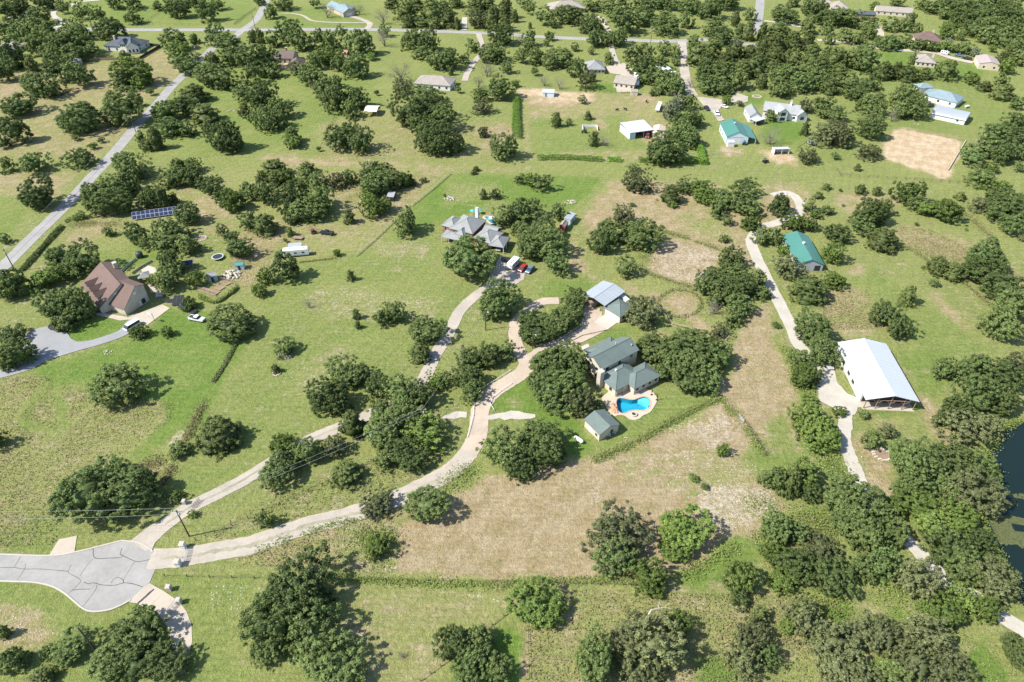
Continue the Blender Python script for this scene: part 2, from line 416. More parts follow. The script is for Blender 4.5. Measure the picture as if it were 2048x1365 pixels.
TRACKS = [
 ([(820,1085),(835,1118),(870,1128),(910,1110),(925,1085)], .5, (.1,1,.38,.1)),
 ([(805,1090),(825,1130),(880,1142),(940,1115),(990,1080)], .5, (.3,.8,.15,.0)),
 ([(830,1040),(900,1010),(1000,990),(1120,960),(1240,925)], .6, (.35,.75,.1,.0)),
 ([(850,1070),(950,1040),(1080,1010),(1200,970)], .5, (.1,1,.34,.1)),
 ([(1000,1140),(1150,1090),(1250,1040),(1330,1000)], .5, (.4,.7,.1,0)),
 ([(1500,640),(1530,700),(1560,780),(1590,860)], .5, (.1,1,.30,.1)),
 ([(1510,640),(1540,700),(1570,780),(1600,860)], .5, (.35,.7,.05,0)),  # photo polyline, half width (m), cover
 ([(1475,860),(1440,880),(1390,897),(1330,915),(1315,922)], .9, (.1,.9,.75,.1)),
 ([(1478,835),(1484,852),(1470,868),(1420,890)], 1.3, (.1,.9,.75,.1)),
 ([(1330,898),(1300,912),(1290,930),(1275,960),(1265,985)], .8, (.1,1,.45,.1)),
 ([(1380,930),(1340,950),(1300,975),(1270,1000)], .7, (.1,1,.4,.05)),
 ([(1300,660),(1330,668),(1370,690)], .9, (.1,.95,.45,.2)),
 ([(1866,590),(1895,620),(1930,655)], 1.2, (.15,.9,.30,.05)),
 ([(1640,640),(1690,634),(1735,625)], .5, (.2,.5,.0,.0)),
 ([(600,515),(640,508),(690,470)], .8, (.3,.7,.55,.0)),
 ([(1740,835),(1770,850),(1800,845)], .8, (.2,.8,.65,.0)),
 ([(1850,800),(1870,850),(1900,890)], 1.8, (.2,.85,.55,.0)),
 ([(1760,940),(1790,985)], .9, (.2,.85,.65,.0)),
 ([(340,890),(362,866)], 1.6, (.2,.6,1.0,.0)),
 ([(305,903),(340,890)], .9, (.3,.6,.95,.0)),
 ([(225,935),(280,912)], .8, (.4,.5,.75,.0)),
 ([(835,1365),(880,1330),(920,1295),(960,1265)], .5, (.3,.8,.4,.1)),
 ([(1050,1280),(1052,1400)], .25, (.2,.9,.5,.3)),
]
POND = W2([(2130,832),(2060,838),(2030,845),(2008,857),(1990,878),(1975,905),(1980,925),(1990,950),(1992,980),(1970,1005),(1964,1032),(1972,1066),(1985,1092),(2008,1128),(2024,1160),(2028,1196),(2050,1212),(2160,1226),(2330,1120),(2300,900)])
POOL_T = tile(1140, 760, 9.752)
POOL = W2([(915,400),(940,375),(975,362),(1050,370),(1150,393),(1205,400),(1260,395),(1330,370),(1420,342),(1470,342),(1510,355),(1545,390),(1562,430),(1562,500),(1540,540),(1500,572),(1420,600),(1300,595),(1210,600),(1130,625),(1060,655),(990,650),(945,610),(925,560),(907,490),(905,440)], POOL_T)

def axis_rows():
    d, out = -400.0, []
    while d < 40: out.append(d); d += 40
    d = 44.0
    while d < 720: out.append(d); d += .22 + .0043 * d
    for d in (740, 780, 850, 960, 1150, 1500, 2200, 3500, 6000): out.append(d)
    return np.array(out)
def axis_cols():
    u = np.arange(-1.12, 1.1201, .0036)
    return np.concatenate([[-12, -6, -3.5, -2.2, -1.6, -1.3, -1.2], u, [1.2, 1.3, 1.6, 2.2, 3.5, 6, 12]])
dr, uc = axis_rows(), axis_cols()
DD, UU = np.meshgrid(dr, uc, indexing='ij')
X = UU * (75 + .6 * np.maximum(DD, 0)); Y = DD.copy()
cover = np.zeros(X.shape + (4,)); cover[...] = (.5, .36, .06, 0)
fine = (np.abs(UU) < 1.19) & (DD > 40) & (DD < 730)
wob = 2.2
XW = X + (vnoise(X, Y, .22, 3) - .5) * wob * 2 + (vnoise(X, Y, .7, 4) - .5) * 1.2
YW = Y + (vnoise(X, Y, .22, 5) - .5) * wob * 2 + (vnoise(X, Y, .7, 6) - .5) * 1.2
def box_of(P, m):
    xs = [p[0] for p in P]; ys = [p[1] for p in P]
    return (X > min(xs)-m) & (X < max(xs)+m) & (Y > min(ys)-m) & (Y < max(ys)+m) & fine
for val, pts in COVER:
    P = W2(pts)
    b = box_of(P, 5)
    m = np.zeros(X.shape, bool); m[b] = inside(XW[b], YW[b], P)
    cover[m] = val
for pts, hw, val in TRACKS:
    P = W2(pts)
    b = box_of(P, 4)
    d = linedist(X[b] + (XW[b]-X[b])*.25, Y[b] + (YW[b]-Y[b])*.25, P)
    k = np.clip((hw * 1.25 - d) / (hw * .5), 0, 1)[:, None]
    cover[b] = cover[b] * (1 - k) + np.array(val) * k
# slight softening between neighbouring plots
for _ in range(7):
    c = cover.copy()
    c[1:-1, 1:-1] = (cover[1:-1,1:-1]*2 + cover[2:,1:-1] + cover[:-2,1:-1] + cover[1:-1,2:] + cover[1:-1,:-2]) / 6
    cover = c
Z = (vnoise(X, Y, .05, 8) - .5) * .25
Z[~fine] = 0
b = box_of(POND, 12)
din = linedist(X[b], Y[b], POND + [POND[0]])
ins = inside(X[b], Y[b], POND)
zz = Z[b]; zz[ins] = -.25 - np.minimum(din[ins] * .35, 2.0); Z[b] = zz
# keep flat below paving: tiny relief only, roads lie above it
Z = np.where(Z > 0, Z * .1, Z)
Z = np.where((Z < 0) & (Z > -.2), Z * .3, Z) - .02
nr, nc = X.shape
vid = np.arange(nr * nc).reshape(nr, nc)
F = np.stack([vid[:-1,:-1], vid[:-1,1:], vid[1:,1:], vid[1:,:-1]], -1).reshape(-1, 4)
cx = (X[:-1,:-1]+X[1:,1:]).ravel()/2; cy = (Y[:-1,:-1]+Y[1:,1:]).ravel()/2
near = (np.abs(cx-POOL[0][0]) < 25) & (np.abs(cy-POOL[0][1]) < 25)
hole = np.zeros(len(F), bool)
hole[near] = inside(cx[near], cy[near], POOL) | (linedist(cx[near], cy[near], POOL+[POOL[0]]) < .55)
F = F[~hole]

def ground_material():
    m = bpy.data.materials.new('grassland'); m.use_nodes = True
    nt = m.node_tree; N = nt.nodes; L = nt.links
    b = N['Principled BSDF']; b.inputs['Roughness'].default_value = .95; b.inputs['Specular IOR Level'].default_value = .1
    at = N.new('ShaderNodeAttribute'); at.attribute_name = 'cover'
    sp = N.new('ShaderNodeSeparateColor'); L.new(at.outputs['Color'], sp.inputs[0])
    ge = N.new('ShaderNodeNewGeometry'); pos = ge.outputs['Position']
    def noise(s, d=4, r=.6, stretch=None):
        n = N.new('ShaderNodeTexNoise'); n.inputs['Scale'].default_value = s; n.inputs['Detail'].default_value = d; n.inputs['Roughness'].default_value = r
        src = pos
        if stretch:
            mp = N.new('ShaderNodeMapping'); mp.inputs['Scale'].default_value = stretch; mp.inputs['Rotation'].default_value = (0, 0, .6)
            L.new(pos, mp.inputs['Vector']); src = mp.outputs['Vector']
        L.new(src, n.inputs['Vector']); return n.outputs['Fac']
    def ma(op, a, b_, clamp=False):
        n = N.new('ShaderNodeMath'); n.operation = op; n.use_clamp = clamp
        for i, v in enumerate((a, b_)):
            if isinstance(v, (int, float)): n.inputs[i].default_value = v
            else: L.new(v, n.inputs[i])
        return n.outputs[0]
    def mix(f, a, c):
        n = N.new('ShaderNodeMix'); n.data_type = 'RGBA'
        L.new(f, n.inputs[0])
        for i, v in ((6, a), (7, c)):
            if isinstance(v, tuple): n.inputs[i].default_value = (*v, 1)
            else: L.new(v, n.inputs[i])
        return n.outputs[2]
    def rng(v, a, c, x=0, y=1):
        n = N.new('ShaderNodeMapRange'); n.interpolation_type = 'SMOOTHSTEP'
        n.inputs['From Min'].default_value = a; n.inputs['From Max'].default_value = c
        n.inputs['To Min'].default_value = x; n.inputs['To Max'].default_value = y
        L.new(v, n.inputs['Value']); return n.outputs[0]
    n1, n2, n3, n4 = noise(.035), noise(.19, 5), noise(.9, 5, .7), noise(3.2, 4, .7)
    ns = noise(.25, 5, .65, (.35, 2.2, 1))
    nst = noise(.5, 5, .65, (.16, 2.6, 1))
    wt = N.new('ShaderNodeTexWave'); wt.inputs['Scale'].default_value = .075; wt.inputs['Distortion'].default_value = 14; wt.inputs['Detail'].default_value = 3; wt.inputs['Detail Scale'].default_value = .35
    wm = N.new('ShaderNodeMapping'); wm.inputs['Rotation'].default_value = (0, 0, .5); L.new(pos, wm.inputs['Vector']); L.new(wm.outputs['Vector'], wt.inputs['Vector']); wv = wt.outputs['Fac']
    lush = ma('ADD', sp.outputs[0], ma('ADD', ma('MULTIPLY', ma('SUBTRACT', n1, .5), .9), ma('MULTIPLY', ma('SUBTRACT', n2, .5), .8)))
    grass = mix(rng(lush, .15, 1.0), (.222, .232, .082), (.116, .182, .036))
    dry = ma('ADD', ma('ADD', sp.outputs[1], ma('MULTIPLY', ma('SUBTRACT', n1, .42), .7)), ma('ADD', ma('MULTIPLY', ma('SUBTRACT', n2, .5), 1.1), ma('ADD', ma('MULTIPLY', ma('SUBTRACT', ns, .5), .9), ma('MULTIPLY', ma('SUBTRACT', n3, .5), .6))))
    tan = mix(rng(n2, .3, .7), (.262, .202, .110), (.330, .268, .164))
    col = mix(rng(dry, .30, 1.0), grass, tan)
    rock = ma('ADD', sp.outputs[2], ma('ADD', ma('MULTIPLY', ma('SUBTRACT', n3, .5), 1.5), ma('MULTIPLY', ma('SUBTRACT', n2, .5), .7)))
    col = mix(rng(rock, .40, 1.10), col, (.415, .362, .292))
    col = mix(rng(ma('ADD', sp.outputs['Blue'] if False else at.outputs['Alpha'], ma('MULTIPLY', ma('SUBTRACT', n2, .5), .5)), .15, .75), col, mix(rng(n2, .35, .65), (.405, .300, .182), (.480, .385, .262)))
    fin = ma('MULTIPLY', rng(n4, .22, .78, .68, 1.30), ma('MULTIPLY', rng(n3, .25, .75, .78, 1.22), ma('MULTIPLY', rng(nst, .3, .7, .91, 1.09), rng(wv, .0, 1.0, .97, 1.03))))
    v = N.new('ShaderNodeVectorMath'); v.operation = 'SCALE'; L.new(col, v.inputs[0]); L.new(fin, v.inputs['Scale'])
    L.new(v.outputs['Vector'], b.inputs['Base Color'])
    bp = N.new('ShaderNodeBump'); bp.inputs['Strength'].default_value = 1.0; bp.inputs['Distance'].default_value = .5
    L.new(ma('ADD', ma('MULTIPLY', n4, .6), n3), bp.inputs['Height']); L.new(bp.outputs['Normal'], b.inputs['Normal'])
    return m
M_GROUND = ground_material()
gme = np_mesh('ground', np.stack([X, Y, Z], -1).reshape(-1, 3), F, M_GROUND)
at = gme.color_attributes.new('cover', 'FLOAT_COLOR', 'POINT')
at.data.foreach_set('color', np.clip(cover, 0, 1).reshape(-1, 4).astype(np.float32).ravel())
ground = tag(link(bpy.data.objects.new('ground', gme)), kind='structure')

# ------------------------------------------------------------------ roads, drives and paving
def smooth(P, n=6, closed=False):
    P = [Vector((p[0], p[1], 0)) for p in P]
    out = []
    N_ = len(P)
    for i in range(N_ if closed else N_ - 1):
        if closed: a, b_, c, d = P[i-1], P[i], P[(i+1) % N_], P[(i+2) % N_]
        else: a, b_, c, d = P[max(i-1, 0)], P[i], P[i+1], P[min(i+2, N_-1)]
        for k in range(n):
            t = k / n
            out.append(.5*((2*b_)+(c-a)*t+(2*a-5*b_+4*c-d)*t*t+(3*b_-a-3*c+d)*t**3))
    if not closed: out.append(P[-1])
    return out
def ribbon(mb, pts, w, z, jitter=0.0):
    w_ = w if isinstance(w, (list, tuple)) else None
    n = len(pts); L_, R_ = [], []
    for i, p in enumerate(pts):
        d = (pts[min(i+1, n-1)] - pts[max(i-1, 0)]); d.z = 0
        d.normalize(); q = Vector((-d.y, d.x, 0))
        ww = w if w_ is None else w_[0] + (w_[1]-w_[0])*i/(n-1)
        L_.append(p + q*(ww/2 + random.uniform(-1, 1)*jitter)); R_.append(p - q*(ww/2 + random.uniform(-1, 1)*jitter))
    for i in range(n-1):
        mb.poly([(R_[i].x,R_[i].y,z),(R_[i+1].x,R_[i+1].y,z),(L_[i+1].x,L_[i+1].y,z),(L_[i].x,L_[i].y,z)])
    return L_, R_
def flat(mb, P, z):
    vs_ = [Vector((p[0], p[1], z)) for p in P]
    n = len(mb.v); mb.v += [tuple(v) for v in vs_]
    for t in tessellate_polygon([vs_]):
        a, b_, c = (vs_[i] for i in t)
        if (b_-a).cross(c-a).z < 0: t = (t[0], t[2], t[1])
        mb.f.append(tuple(n+i for i in t))
def ragged(P, amt):
    out = []
    for a, b_ in zip(P, P[1:] + P[:1]):
        a, b_ = Vector(a[:2]), Vector(b_[:2]); k = max(1, int((b_-a).length / 1.5))
        for i in range(k):
            p = a.lerp(b_, i/k); out.append((p.x + random.uniform(-amt, amt), p.y + random.uniform(-amt, amt)))
    return out
ZL = [.03]
def strip(name, pts, w, m, t=None, jit=0.0, kind='structure', n=6):
    ZL[0] += .004
    mb = MB(); ribbon(mb, smooth(W2(pts, t), n), w, ZL[0], jit)
    return tag(mb.build(name, m), kind=kind)
def pave(name, pts, m, t=None, rag=0.0, sm=False, kind='structure'):
    ZL[0] += .004
    P = W2(pts, t)
    if sm: P = [(p.x, p.y) for p in smooth(P, 5, True)]
    if rag: P = ragged(P, rag)
    mb = MB(); flat(mb, P, ZL[0])
    return tag(mb.build(name, m), kind=kind)
def paint_lines(parent, lines, w, m, t, z=None):
    for ln in lines:
        mb = MB(); P = smooth(W2(ln, t), 4)
        z_ = (z or ZL[0]) + .004
        ribbon(mb, P, w * random.uniform(.7, 1.3), z_, w*.15)
        mb.build('crack_seal', m, parent)

t03 = T[0,3]; t00 = T[0,0]; t10 = T[1,0]; t20 = T[2,0]; t30 = T[3,0]; t01 = T[0,1]; t11 = T[1,1]; t21 = T[2,1]; t31 = T[3,1]
t02 = T[0,2]; t12 = T[1,2]; t22 = T[2,2]; t32 = T[3,2]; t13 = T[1,3]; t23 = T[2,3]; t33 = T[3,3]
street = strip('road', [(-70,600),(-25,562),(18,522),(62,478),(101,441),(144,398),(186,351),(205,332),(244,287),(274,250),(311,212),(342,175),(366,152),(412,110),(431,93),(470,73),(485,60),(510,43),(520,28),(530,8),(540,-15),(552,-60)], 6.0, M_ASPH)
paint_lines(street, [[(18,522),(62,478),(101,441),(144,398),(186,351),(205,332)]], .14, M_TAR, None)
strip('road', [(-60,60),(100,58),(245,60),(470,60),(560,60),(700,59),(800,61),(900,64),(1000,68),(1060,73),(1150,77),(1250,80),(1340,83),(1410,80),(1450,85),(1506,90),(1560,97)], 7.0, M_ASPH)
strip('road', [(1524,-40),(1521,0),(1516,40),(1506,62),(1470,84)], 7.0, M_ASPH)
CDS = [(-60,1108),(-10,1109),(98,1112),(150,1105),(200,1093),(243,1082),(275,1086),(300,1098),(312,1120),(310,1140),(300,1165),(285,1182),(270,1195),(245,1210),(220,1220),(190,1224),(170,1220),(150,1205),(130,1188),(105,1174),(70,1166),(30,1164),(-10,1163),(-60,1163)]
cds = pave('road', CDS, M_ASPH, sm=False)
paint_lines(cds, [[(0,450),(110,450),(190,462),(330,462),(545,480)],[(165,362),(140,405),(115,445)],[(205,420),(195,465),(135,555)],
 [(570,430),(545,480),(560,500),(645,550),(610,600),(575,630),(545,655)],[(575,630),(640,624),(720,622)],
 [(670,567),(710,580),(750,572),(810,588),(910,592),(990,573),(1060,580),(1140,605)],[(770,590),(770,615),(720,690),(655,768)],
 [(745,295),(748,360),(780,378),(870,375),(960,370),(980,352),(960,345),(975,295)],[(980,355),(1080,400),(1130,400),(1200,385)],
 [(1080,400),(1040,460),(990,540),(985,575)],[(745,380),(690,440),(640,515)],[(985,575),(985,550),(945,528),(905,545),(888,575)]], .12, M_TAR, t03)
# kerbs round the turning circle
for pts in ([(-60,1163),(-10,1163),(30,1164),(70,1166),(105,1174),(130,1188),(150,1205),(170,1220),(190,1224),(220,1220),(245,1210),(262,1200)],
            [(-60,1108),(-10,1109),(98,1112),(150,1105),(200,1093),(243,1082)], [(243,1082),(275,1086),(300,1098),(305,1105)]):
    mb = MB(); P = smooth(W2(pts), 5)
    L_, R_ = ribbon(mb, P, .35, .17)
    for S in (L_, R_):
        for a, b_ in zip(S, S[1:]):
            mb.poly([(a.x,a.y,0),(b_.x,b_.y,0),(b_.x,b_.y,.17),(a.x,a.y,.17)])
    tag(mb.build('kerb', M_KERB), kind='structure')
pave('driveway', [(390,355),(470,225),(615,195),(595,330)], M_CONC, t03)
low = pave('driveway', [(1195,575),(1310,640),(1430,720),(1490,800),(1530,910),(1535,1040),(1495,1200),(1460,1300),(1330,1320),(1375,1180),(1375,1060),(1340,930),(1250,800),(1150,770),(1090,735),(1025,725),(1110,640)], M_CONC, t03)
paint_lines(low, [[(1230,622),(1165,680),(1098,740)]], .55, M_TAR, t03)
paint_lines(low, [[(1370,1108),(1440,1114),(1525,1122)]], .55, M_TAR, t03)
paint_lines(low, [[(1400,700),(1330,790)],[(1310,650),(1215,740)],[(1490,810),(1360,870)]], .06, M_TAR, t03)
strip('driveway', [(280,1096),(300,1078),(330,1050),(380,1015),(440,985),(500,953),(560,915),(620,880),(680,855),(720,838),(790,805),(838,772),(857,740),(870,710),(890,680),(905,650),(920,622),(945,597),(975,575),(998,552),(1004,535)], 4.2, M_GRAVEL, jit=.12)
pave('driveway', [(258,1084),(300,1052),(350,1030),(320,1065),(304,1100),(285,1090)], M_GRAVEL)
pave('parking_pad', [(975,560),(990,535),(1000,512),(1008,520),(1030,532),(1050,543),(1048,560),(1025,573),(985,576)], M_GRAVEL, rag=.2)
strip('driveway', [(300,1118),(370,1114),(430,1103),(500,1090),(560,1070),(620,1050),(690,1033),(760,1010),(820,985),(880,955),(915,930),(940,900),(955,870),(958,840),(963,812),(985,785),(1015,765),(1045,745),(1060,722),(1090,702),(1115,690),(1150,677),(1175,660),(1186,640),(1190,622)], 5.4, M_PINK, jit=.15)
strip('driveway', [(300,1119),(370,1115),(430,1104),(500,1091),(560,1071),(620,1051),(690,1034),(760,1011),(820,986),(880,957),(915,934),(940,905)], 5.2, M_GRAVEL, jit=.25)
strip('drive_crown', [(320,1118),(370,1115),(430,1103),(500,1091),(560,1071),(620,1051),(690,1034),(760,1011),(820,986),(880,957)], .9, mat('worn_crown', (.27,.25,.18), .95, .3, 1.5, .3), jit=.4)
strip('drive_crown', [(330,1050),(380,1015),(440,985),(500,953),(560,915),(620,880),(680,855)], .6, mat('worn_crown', (.27,.25,.18)), jit=.25)
strip('drive_crown', [(1507,500),(1520,530),(1540,570),(1560,610),(1580,650),(1598,690)], .7, mat('worn_crown', (.27,.25,.18)), jit=.3)
strip('driveway', [(1118,602),(1085,604),(1062,618),(1035,640),(1029,670),(1040,705),(1052,728)], 4.0, M_PINK, jit=.15)
pave('driveway', [(1129,690),(1165,664),(1175,645),(1165,628),(1172,606),(1200,618),(1190,645),(1215,660),(1180,678),(1150,692)], M_PINK, rag=.15)
pave('driveway', [(968,838),(985,828),(1010,824),(1050,824),(1072,829),(1074,834),(1050,839),(1010,839),(985,838)], M_LIME, rag=.5)
pave('gravel_patch', [(880,838),(890,832),(915,825),(933,823),(932,836),(900,838)], M_LIME, rag=.4)
pave('garage_apron', [(1188,644.5),(1210,629),(1237,644),(1215,660)], M_WCONC)
pave('front_step_slab', [(1162.5,694),(1176,687.7),(1179.5,694),(1165,701)], M_WCONC)
lot = pave('driveway', [(-60,765),(0,757),(60,740),(95,722),(150,704),(200,690),(250,672),(275,652),(285,637),(268,628),(240,660),(200,676),(165,684),(145,680),(132,665),(110,654),(78,657),(50,672),(45,692),(30,715),(0,738),(-60,745)], M_LOT, sm=True)
pave('driveway', [(1020,1180),(1300,1075),(1360,1105),(1180,1240),(1060,1205)], M_CONC, t01)
pave('path', [(720,1150),(800,1140),(1020,1175),(1040,1195),(960,1205),(850,1175)], M_CONC, t01)
strip('driveway', [(1545,392),(1575,387),(1595,400),(1602,420),(1585,436),(1555,446),(1525,456),(1503,478),(1507,500),(1520,530),(1540,570),(1560,610),(1580,650),(1598,690),(1622,722),(1648,760)], 4.4, M_LIME, jit=.15)
pave('parking_pad', [(350,170),(460,200),(530,240),(560,340),(640,430),(740,470),(1060,480),(900,520),(720,540),(700,590),(640,610),(590,600),(520,540),(410,480),(390,380)], M_LIME, t32, rag=.3)
strip('driveway', [(1690,825),(1690,850),(1688,880),(1700,915),(1712,945),(1722,972),(1740,1003),(1765,1040),(1795,1068),(1830,1097),(1870,1140),(1905,1172),(1950,1195),(1995,1228),(2048,1262),(2110,1300)], 3.9, M_LIME, jit=.2)
strip('driveway', [(20,145),(140,135),(200,115),(240,60),(330,70)], 4, M_LIME, t00)
strip('driveway', [(800,2),(640,18),(540,60),(430,100),(440,140),(510,178),(450,225)], 4.5, M_LIME, t00)
strip('driveway', [(750,130),(850,160),(912,195),(880,240)], 4.5, M_GRAVEL, t10)
strip('driveway', [(200,108),(300,112),(380,130),(450,168),(600,182),(870,186)], 2.4, M_GRAVEL, t10)
strip('driveway', [(1780,270),(1805,350),(1818,410),(1745,500),(1690,590),(1670,650)], 4, M_GRAVEL, t10)
strip('driveway', [(1670,140),(1667,200),(1665,245)], 4, M_LIME, t10)
strip('driveway', [(650,130),(720,150),(750,210),(800,290),(790,330)], 4, M_CONC, t20)
strip('driveway', [(790,340),(800,400),(820,470),(850,520)], 4, M_GRAVEL, t20)
pave('parking_pad', [(745,540),(830,510),(900,508),(960,560),(985,640),(960,650),(860,600),(790,590)], M_CONC, t20)
strip('driveway', [(1360,335),(1365,420),(1375,520),(1385,600),(1400,680),(1450,770)], 6, M_GRAVEL, t20)
pave('driveway', [(1470,775),(1560,785),(1680,800),(1690,840),(1650,890),(1700,960),(1650,975),(1600,900),(1530,850)], M_GRAVEL, t20, rag=.3)
pave('driveway', [(1740,790),(1790,745),(1890,775),(1885,815),(1790,850),(1760,820)], M_GRAVEL, t20, rag=.3)
strip('driveway', [(-30,170),(120,190),(260,218)], 4, M_LIME, t30)
strip('driveway', [(395,325),(520,330),(660,350),(800,370),(900,390),(1060,405),(1150,410),(1340,428),(1480,470),(1640,505)], 5.5, M_CONC, t30)
strip('driveway', [(830,210),(890,222),(900,290)], 5, M_CONC, t30)
pave('path', [(1330,835),(1400,825),(1500,850),(1480,872),(1370,855)], M_CONC, t30)

# water of the pond
mb = MB(); flat(mb, [(p.x, p.y) for p in smooth(POND, 3, True)], -.16)
M_POND = bpy.data.materials.new('pond_water'); M_POND.use_nodes = True
_n = M_POND.node_tree; _b = _n.nodes['Principled BSDF']
_b.inputs['Base Color'].default_value = (.008, .018, .016, 1); _b.inputs['Roughness'].default_value = .12; _b.inputs['Specular IOR Level'].default_value = .3
_w = _n.nodes.new('ShaderNodeTexNoise'); _w.inputs['Scale'].default_value = 1.2
_p = _n.nodes.new('ShaderNodeBump'); _p.inputs['Strength'].default_value = .08
_n.links.new(_w.outputs['Fac'], _p.inputs['Height']); _n.links.new(_p.outputs['Normal'], _b.inputs['Normal'])
tag(mb.build('water', M_POND), kind='structure')

# ------------------------------------------------------------------ trees
def ico(sub):
    bm = bmesh.new(); bmesh.ops.create_icosphere(bm, subdivisions=sub, radius=1)
    v = np.array([q.co[:] for q in bm.verts]); f = np.array([[q.index for q in p.verts] for p in bm.faces]); bm.free()
    return v, f
ICO_V, ICO_F = ico(1)
def unit(a): return a / (np.linalg.norm(a, axis=-1, keepdims=True) + 1e-9)
OCT_V = np.array([(1,0,0),(-1,0,0),(0,1,0),(0,-1,0),(0,0,1),(0,0,-1)], float)
OCT_F = np.array([(0,2,4),(2,1,4),(1,3,4),(3,0,4),(2,0,5),(1,2,5),(3,1,5),(0,3,5)])
def crown_mesh(name, n_tuft, n_leaf, leaf, rng, shape='dome', rt=(.08, .14), fill=.30, n_in=15):
    V, Fa, tint = [], [], []; cnt = 0
    lobes = unit(rng.normal(size=(10, 3)) * (1, 1, .7)); lamp = np.concatenate([rng.uniform(.10, .42, 6), rng.uniform(-.40, -.12, 4)])
    def radius(d):
        return .74 + (np.maximum(d @ lobes.T, 0) ** 5 * lamp).sum(-1)
    def add(v, f, t):
        nonlocal cnt
        V.append(v); Fa.append(f + cnt); tint.append(t); cnt += len(v)
    # limbs of dense inner foliage
    for i in range(n_in):
        d = unit(rng.normal(size=3) * (1, 1, .8)); d[2] = abs(d[2]) * 1.2 - .55
        if shape == 'cone':
            z = -.85 + 1.5 * i / n_in; w = (1 - ((z + .95) / 2.05) ** 2) ** .62
            c = np.array([rng.uniform(-.25, .25) * w, rng.uniform(-.25, .25) * w, z]); r = .40 * w + .05
        else:
            c = d * radius(d[None])[0] * rng.uniform(.22, .42); r = rng.uniform(.22, .31)
        v = c + ICO_V * r * rng.uniform(.8, 1.15, (len(ICO_V), 1))
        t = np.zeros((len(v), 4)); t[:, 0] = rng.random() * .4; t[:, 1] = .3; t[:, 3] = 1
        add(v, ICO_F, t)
    # tufts over the outside, a few deeper ones
    ctr = []
    tries = 0
    sep = 1.55 / math.sqrt(n_tuft)
    while len(ctr) < n_tuft and tries < n_tuft * 30:
        tries += 1
        d = unit(rng.normal(size=3))
        if shape == 'cone':
            z = rng.uniform(-.95, .97); a = rng.uniform(0, 2*np.pi)
            r = (1 - ((z + .95) / 2.05) ** 1.9) ** .62 * rng.uniform(.6, .95) * (.78 + .22 * math.sin(3*a + 7*z))
            c = np.array([r*np.cos(a), r*np.sin(a), z])
        else:
            if d[2] < -.85: continue
            if shape == 'low' and d[2] < -.2: continue
            k = radius(d[None])[0] * rng.uniform(.84, 1.04)
            if rng.random() < fill: k *= rng.uniform(.6, .85)
            c = d * k
            if d[2] < 0:
                q = d[:2] / (np.linalg.norm(d[:2]) + 1e-6); kk_ = k * (1 - .22 * abs(d[2])) * (1 if abs(d[2]) < .6 else rng.uniform(.5, 1))
                c = np.array([q[0]*kk_, q[1]*kk_, d[2]*k*.95])
        if ctr and np.min(np.linalg.norm(np.array(ctr) - c, axis=1)) < sep * rng.uniform(.6, 1.0): continue
        ctr.append(c)
    for c in ctr:
        r = rng.uniform(*rt); n = max(6, int(n_leaf * (r / np.mean(rt)) ** 1.8 * rng.uniform(.7, 1.2)))
        out = unit(c[None])[0] * .5 + np.array([0, 0, .5])
        d = unit(rng.normal(size=(n, 3)) + out * .9)
        p = c + d * r * rng.uniform(.65, 1.15, (n, 1)) * np.array([1, 1, 1.25 if shape == 'cone' else .85])
        nn = unit(d + rng.normal(size=(n, 3)) * .40 + np.array([0, 0, .2]))
        a = unit(np.cross(nn, rng.normal(size=(n, 3)))); b = np.cross(nn, a)
        s = leaf * rng.uniform(.6, 1.35, (n, 1)); s2 = s * rng.uniform(.5, .85, (n, 1))
        q = np.stack([p - a*s, p - b*s2 - nn*s*.2, p + a*s, p + b*s2 - nn*s*.2], 1).reshape(-1, 3)
        k = np.arange(n*4).reshape(-1, 4)
        t = np.zeros((n, 4, 4)); t[..., 0] = (rng.random() * .65 + rng.random((n, 1)) * .35); t[..., 1] = (.25 + .5*rng.random() + (rng.random((n, 1)) - .5) * .6); t[..., 3] = 1
        add(q, np.concatenate([k[:, [0, 1, 2]], k[:, [0, 2, 3]]]), t.reshape(-1, 4))
        v = c + OCT_V * r * .62 * rng.uniform(.85, 1.15, (len(OCT_V), 1))
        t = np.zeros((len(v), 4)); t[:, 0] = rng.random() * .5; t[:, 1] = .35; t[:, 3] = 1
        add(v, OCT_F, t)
    V = np.concatenate(V)
    ext = np.percentile(np.abs(V), 97.5, axis=0); V = V / np.maximum(ext, .45)
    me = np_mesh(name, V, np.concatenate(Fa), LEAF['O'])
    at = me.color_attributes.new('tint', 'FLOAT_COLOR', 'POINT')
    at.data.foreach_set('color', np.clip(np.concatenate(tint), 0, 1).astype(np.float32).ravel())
    return me
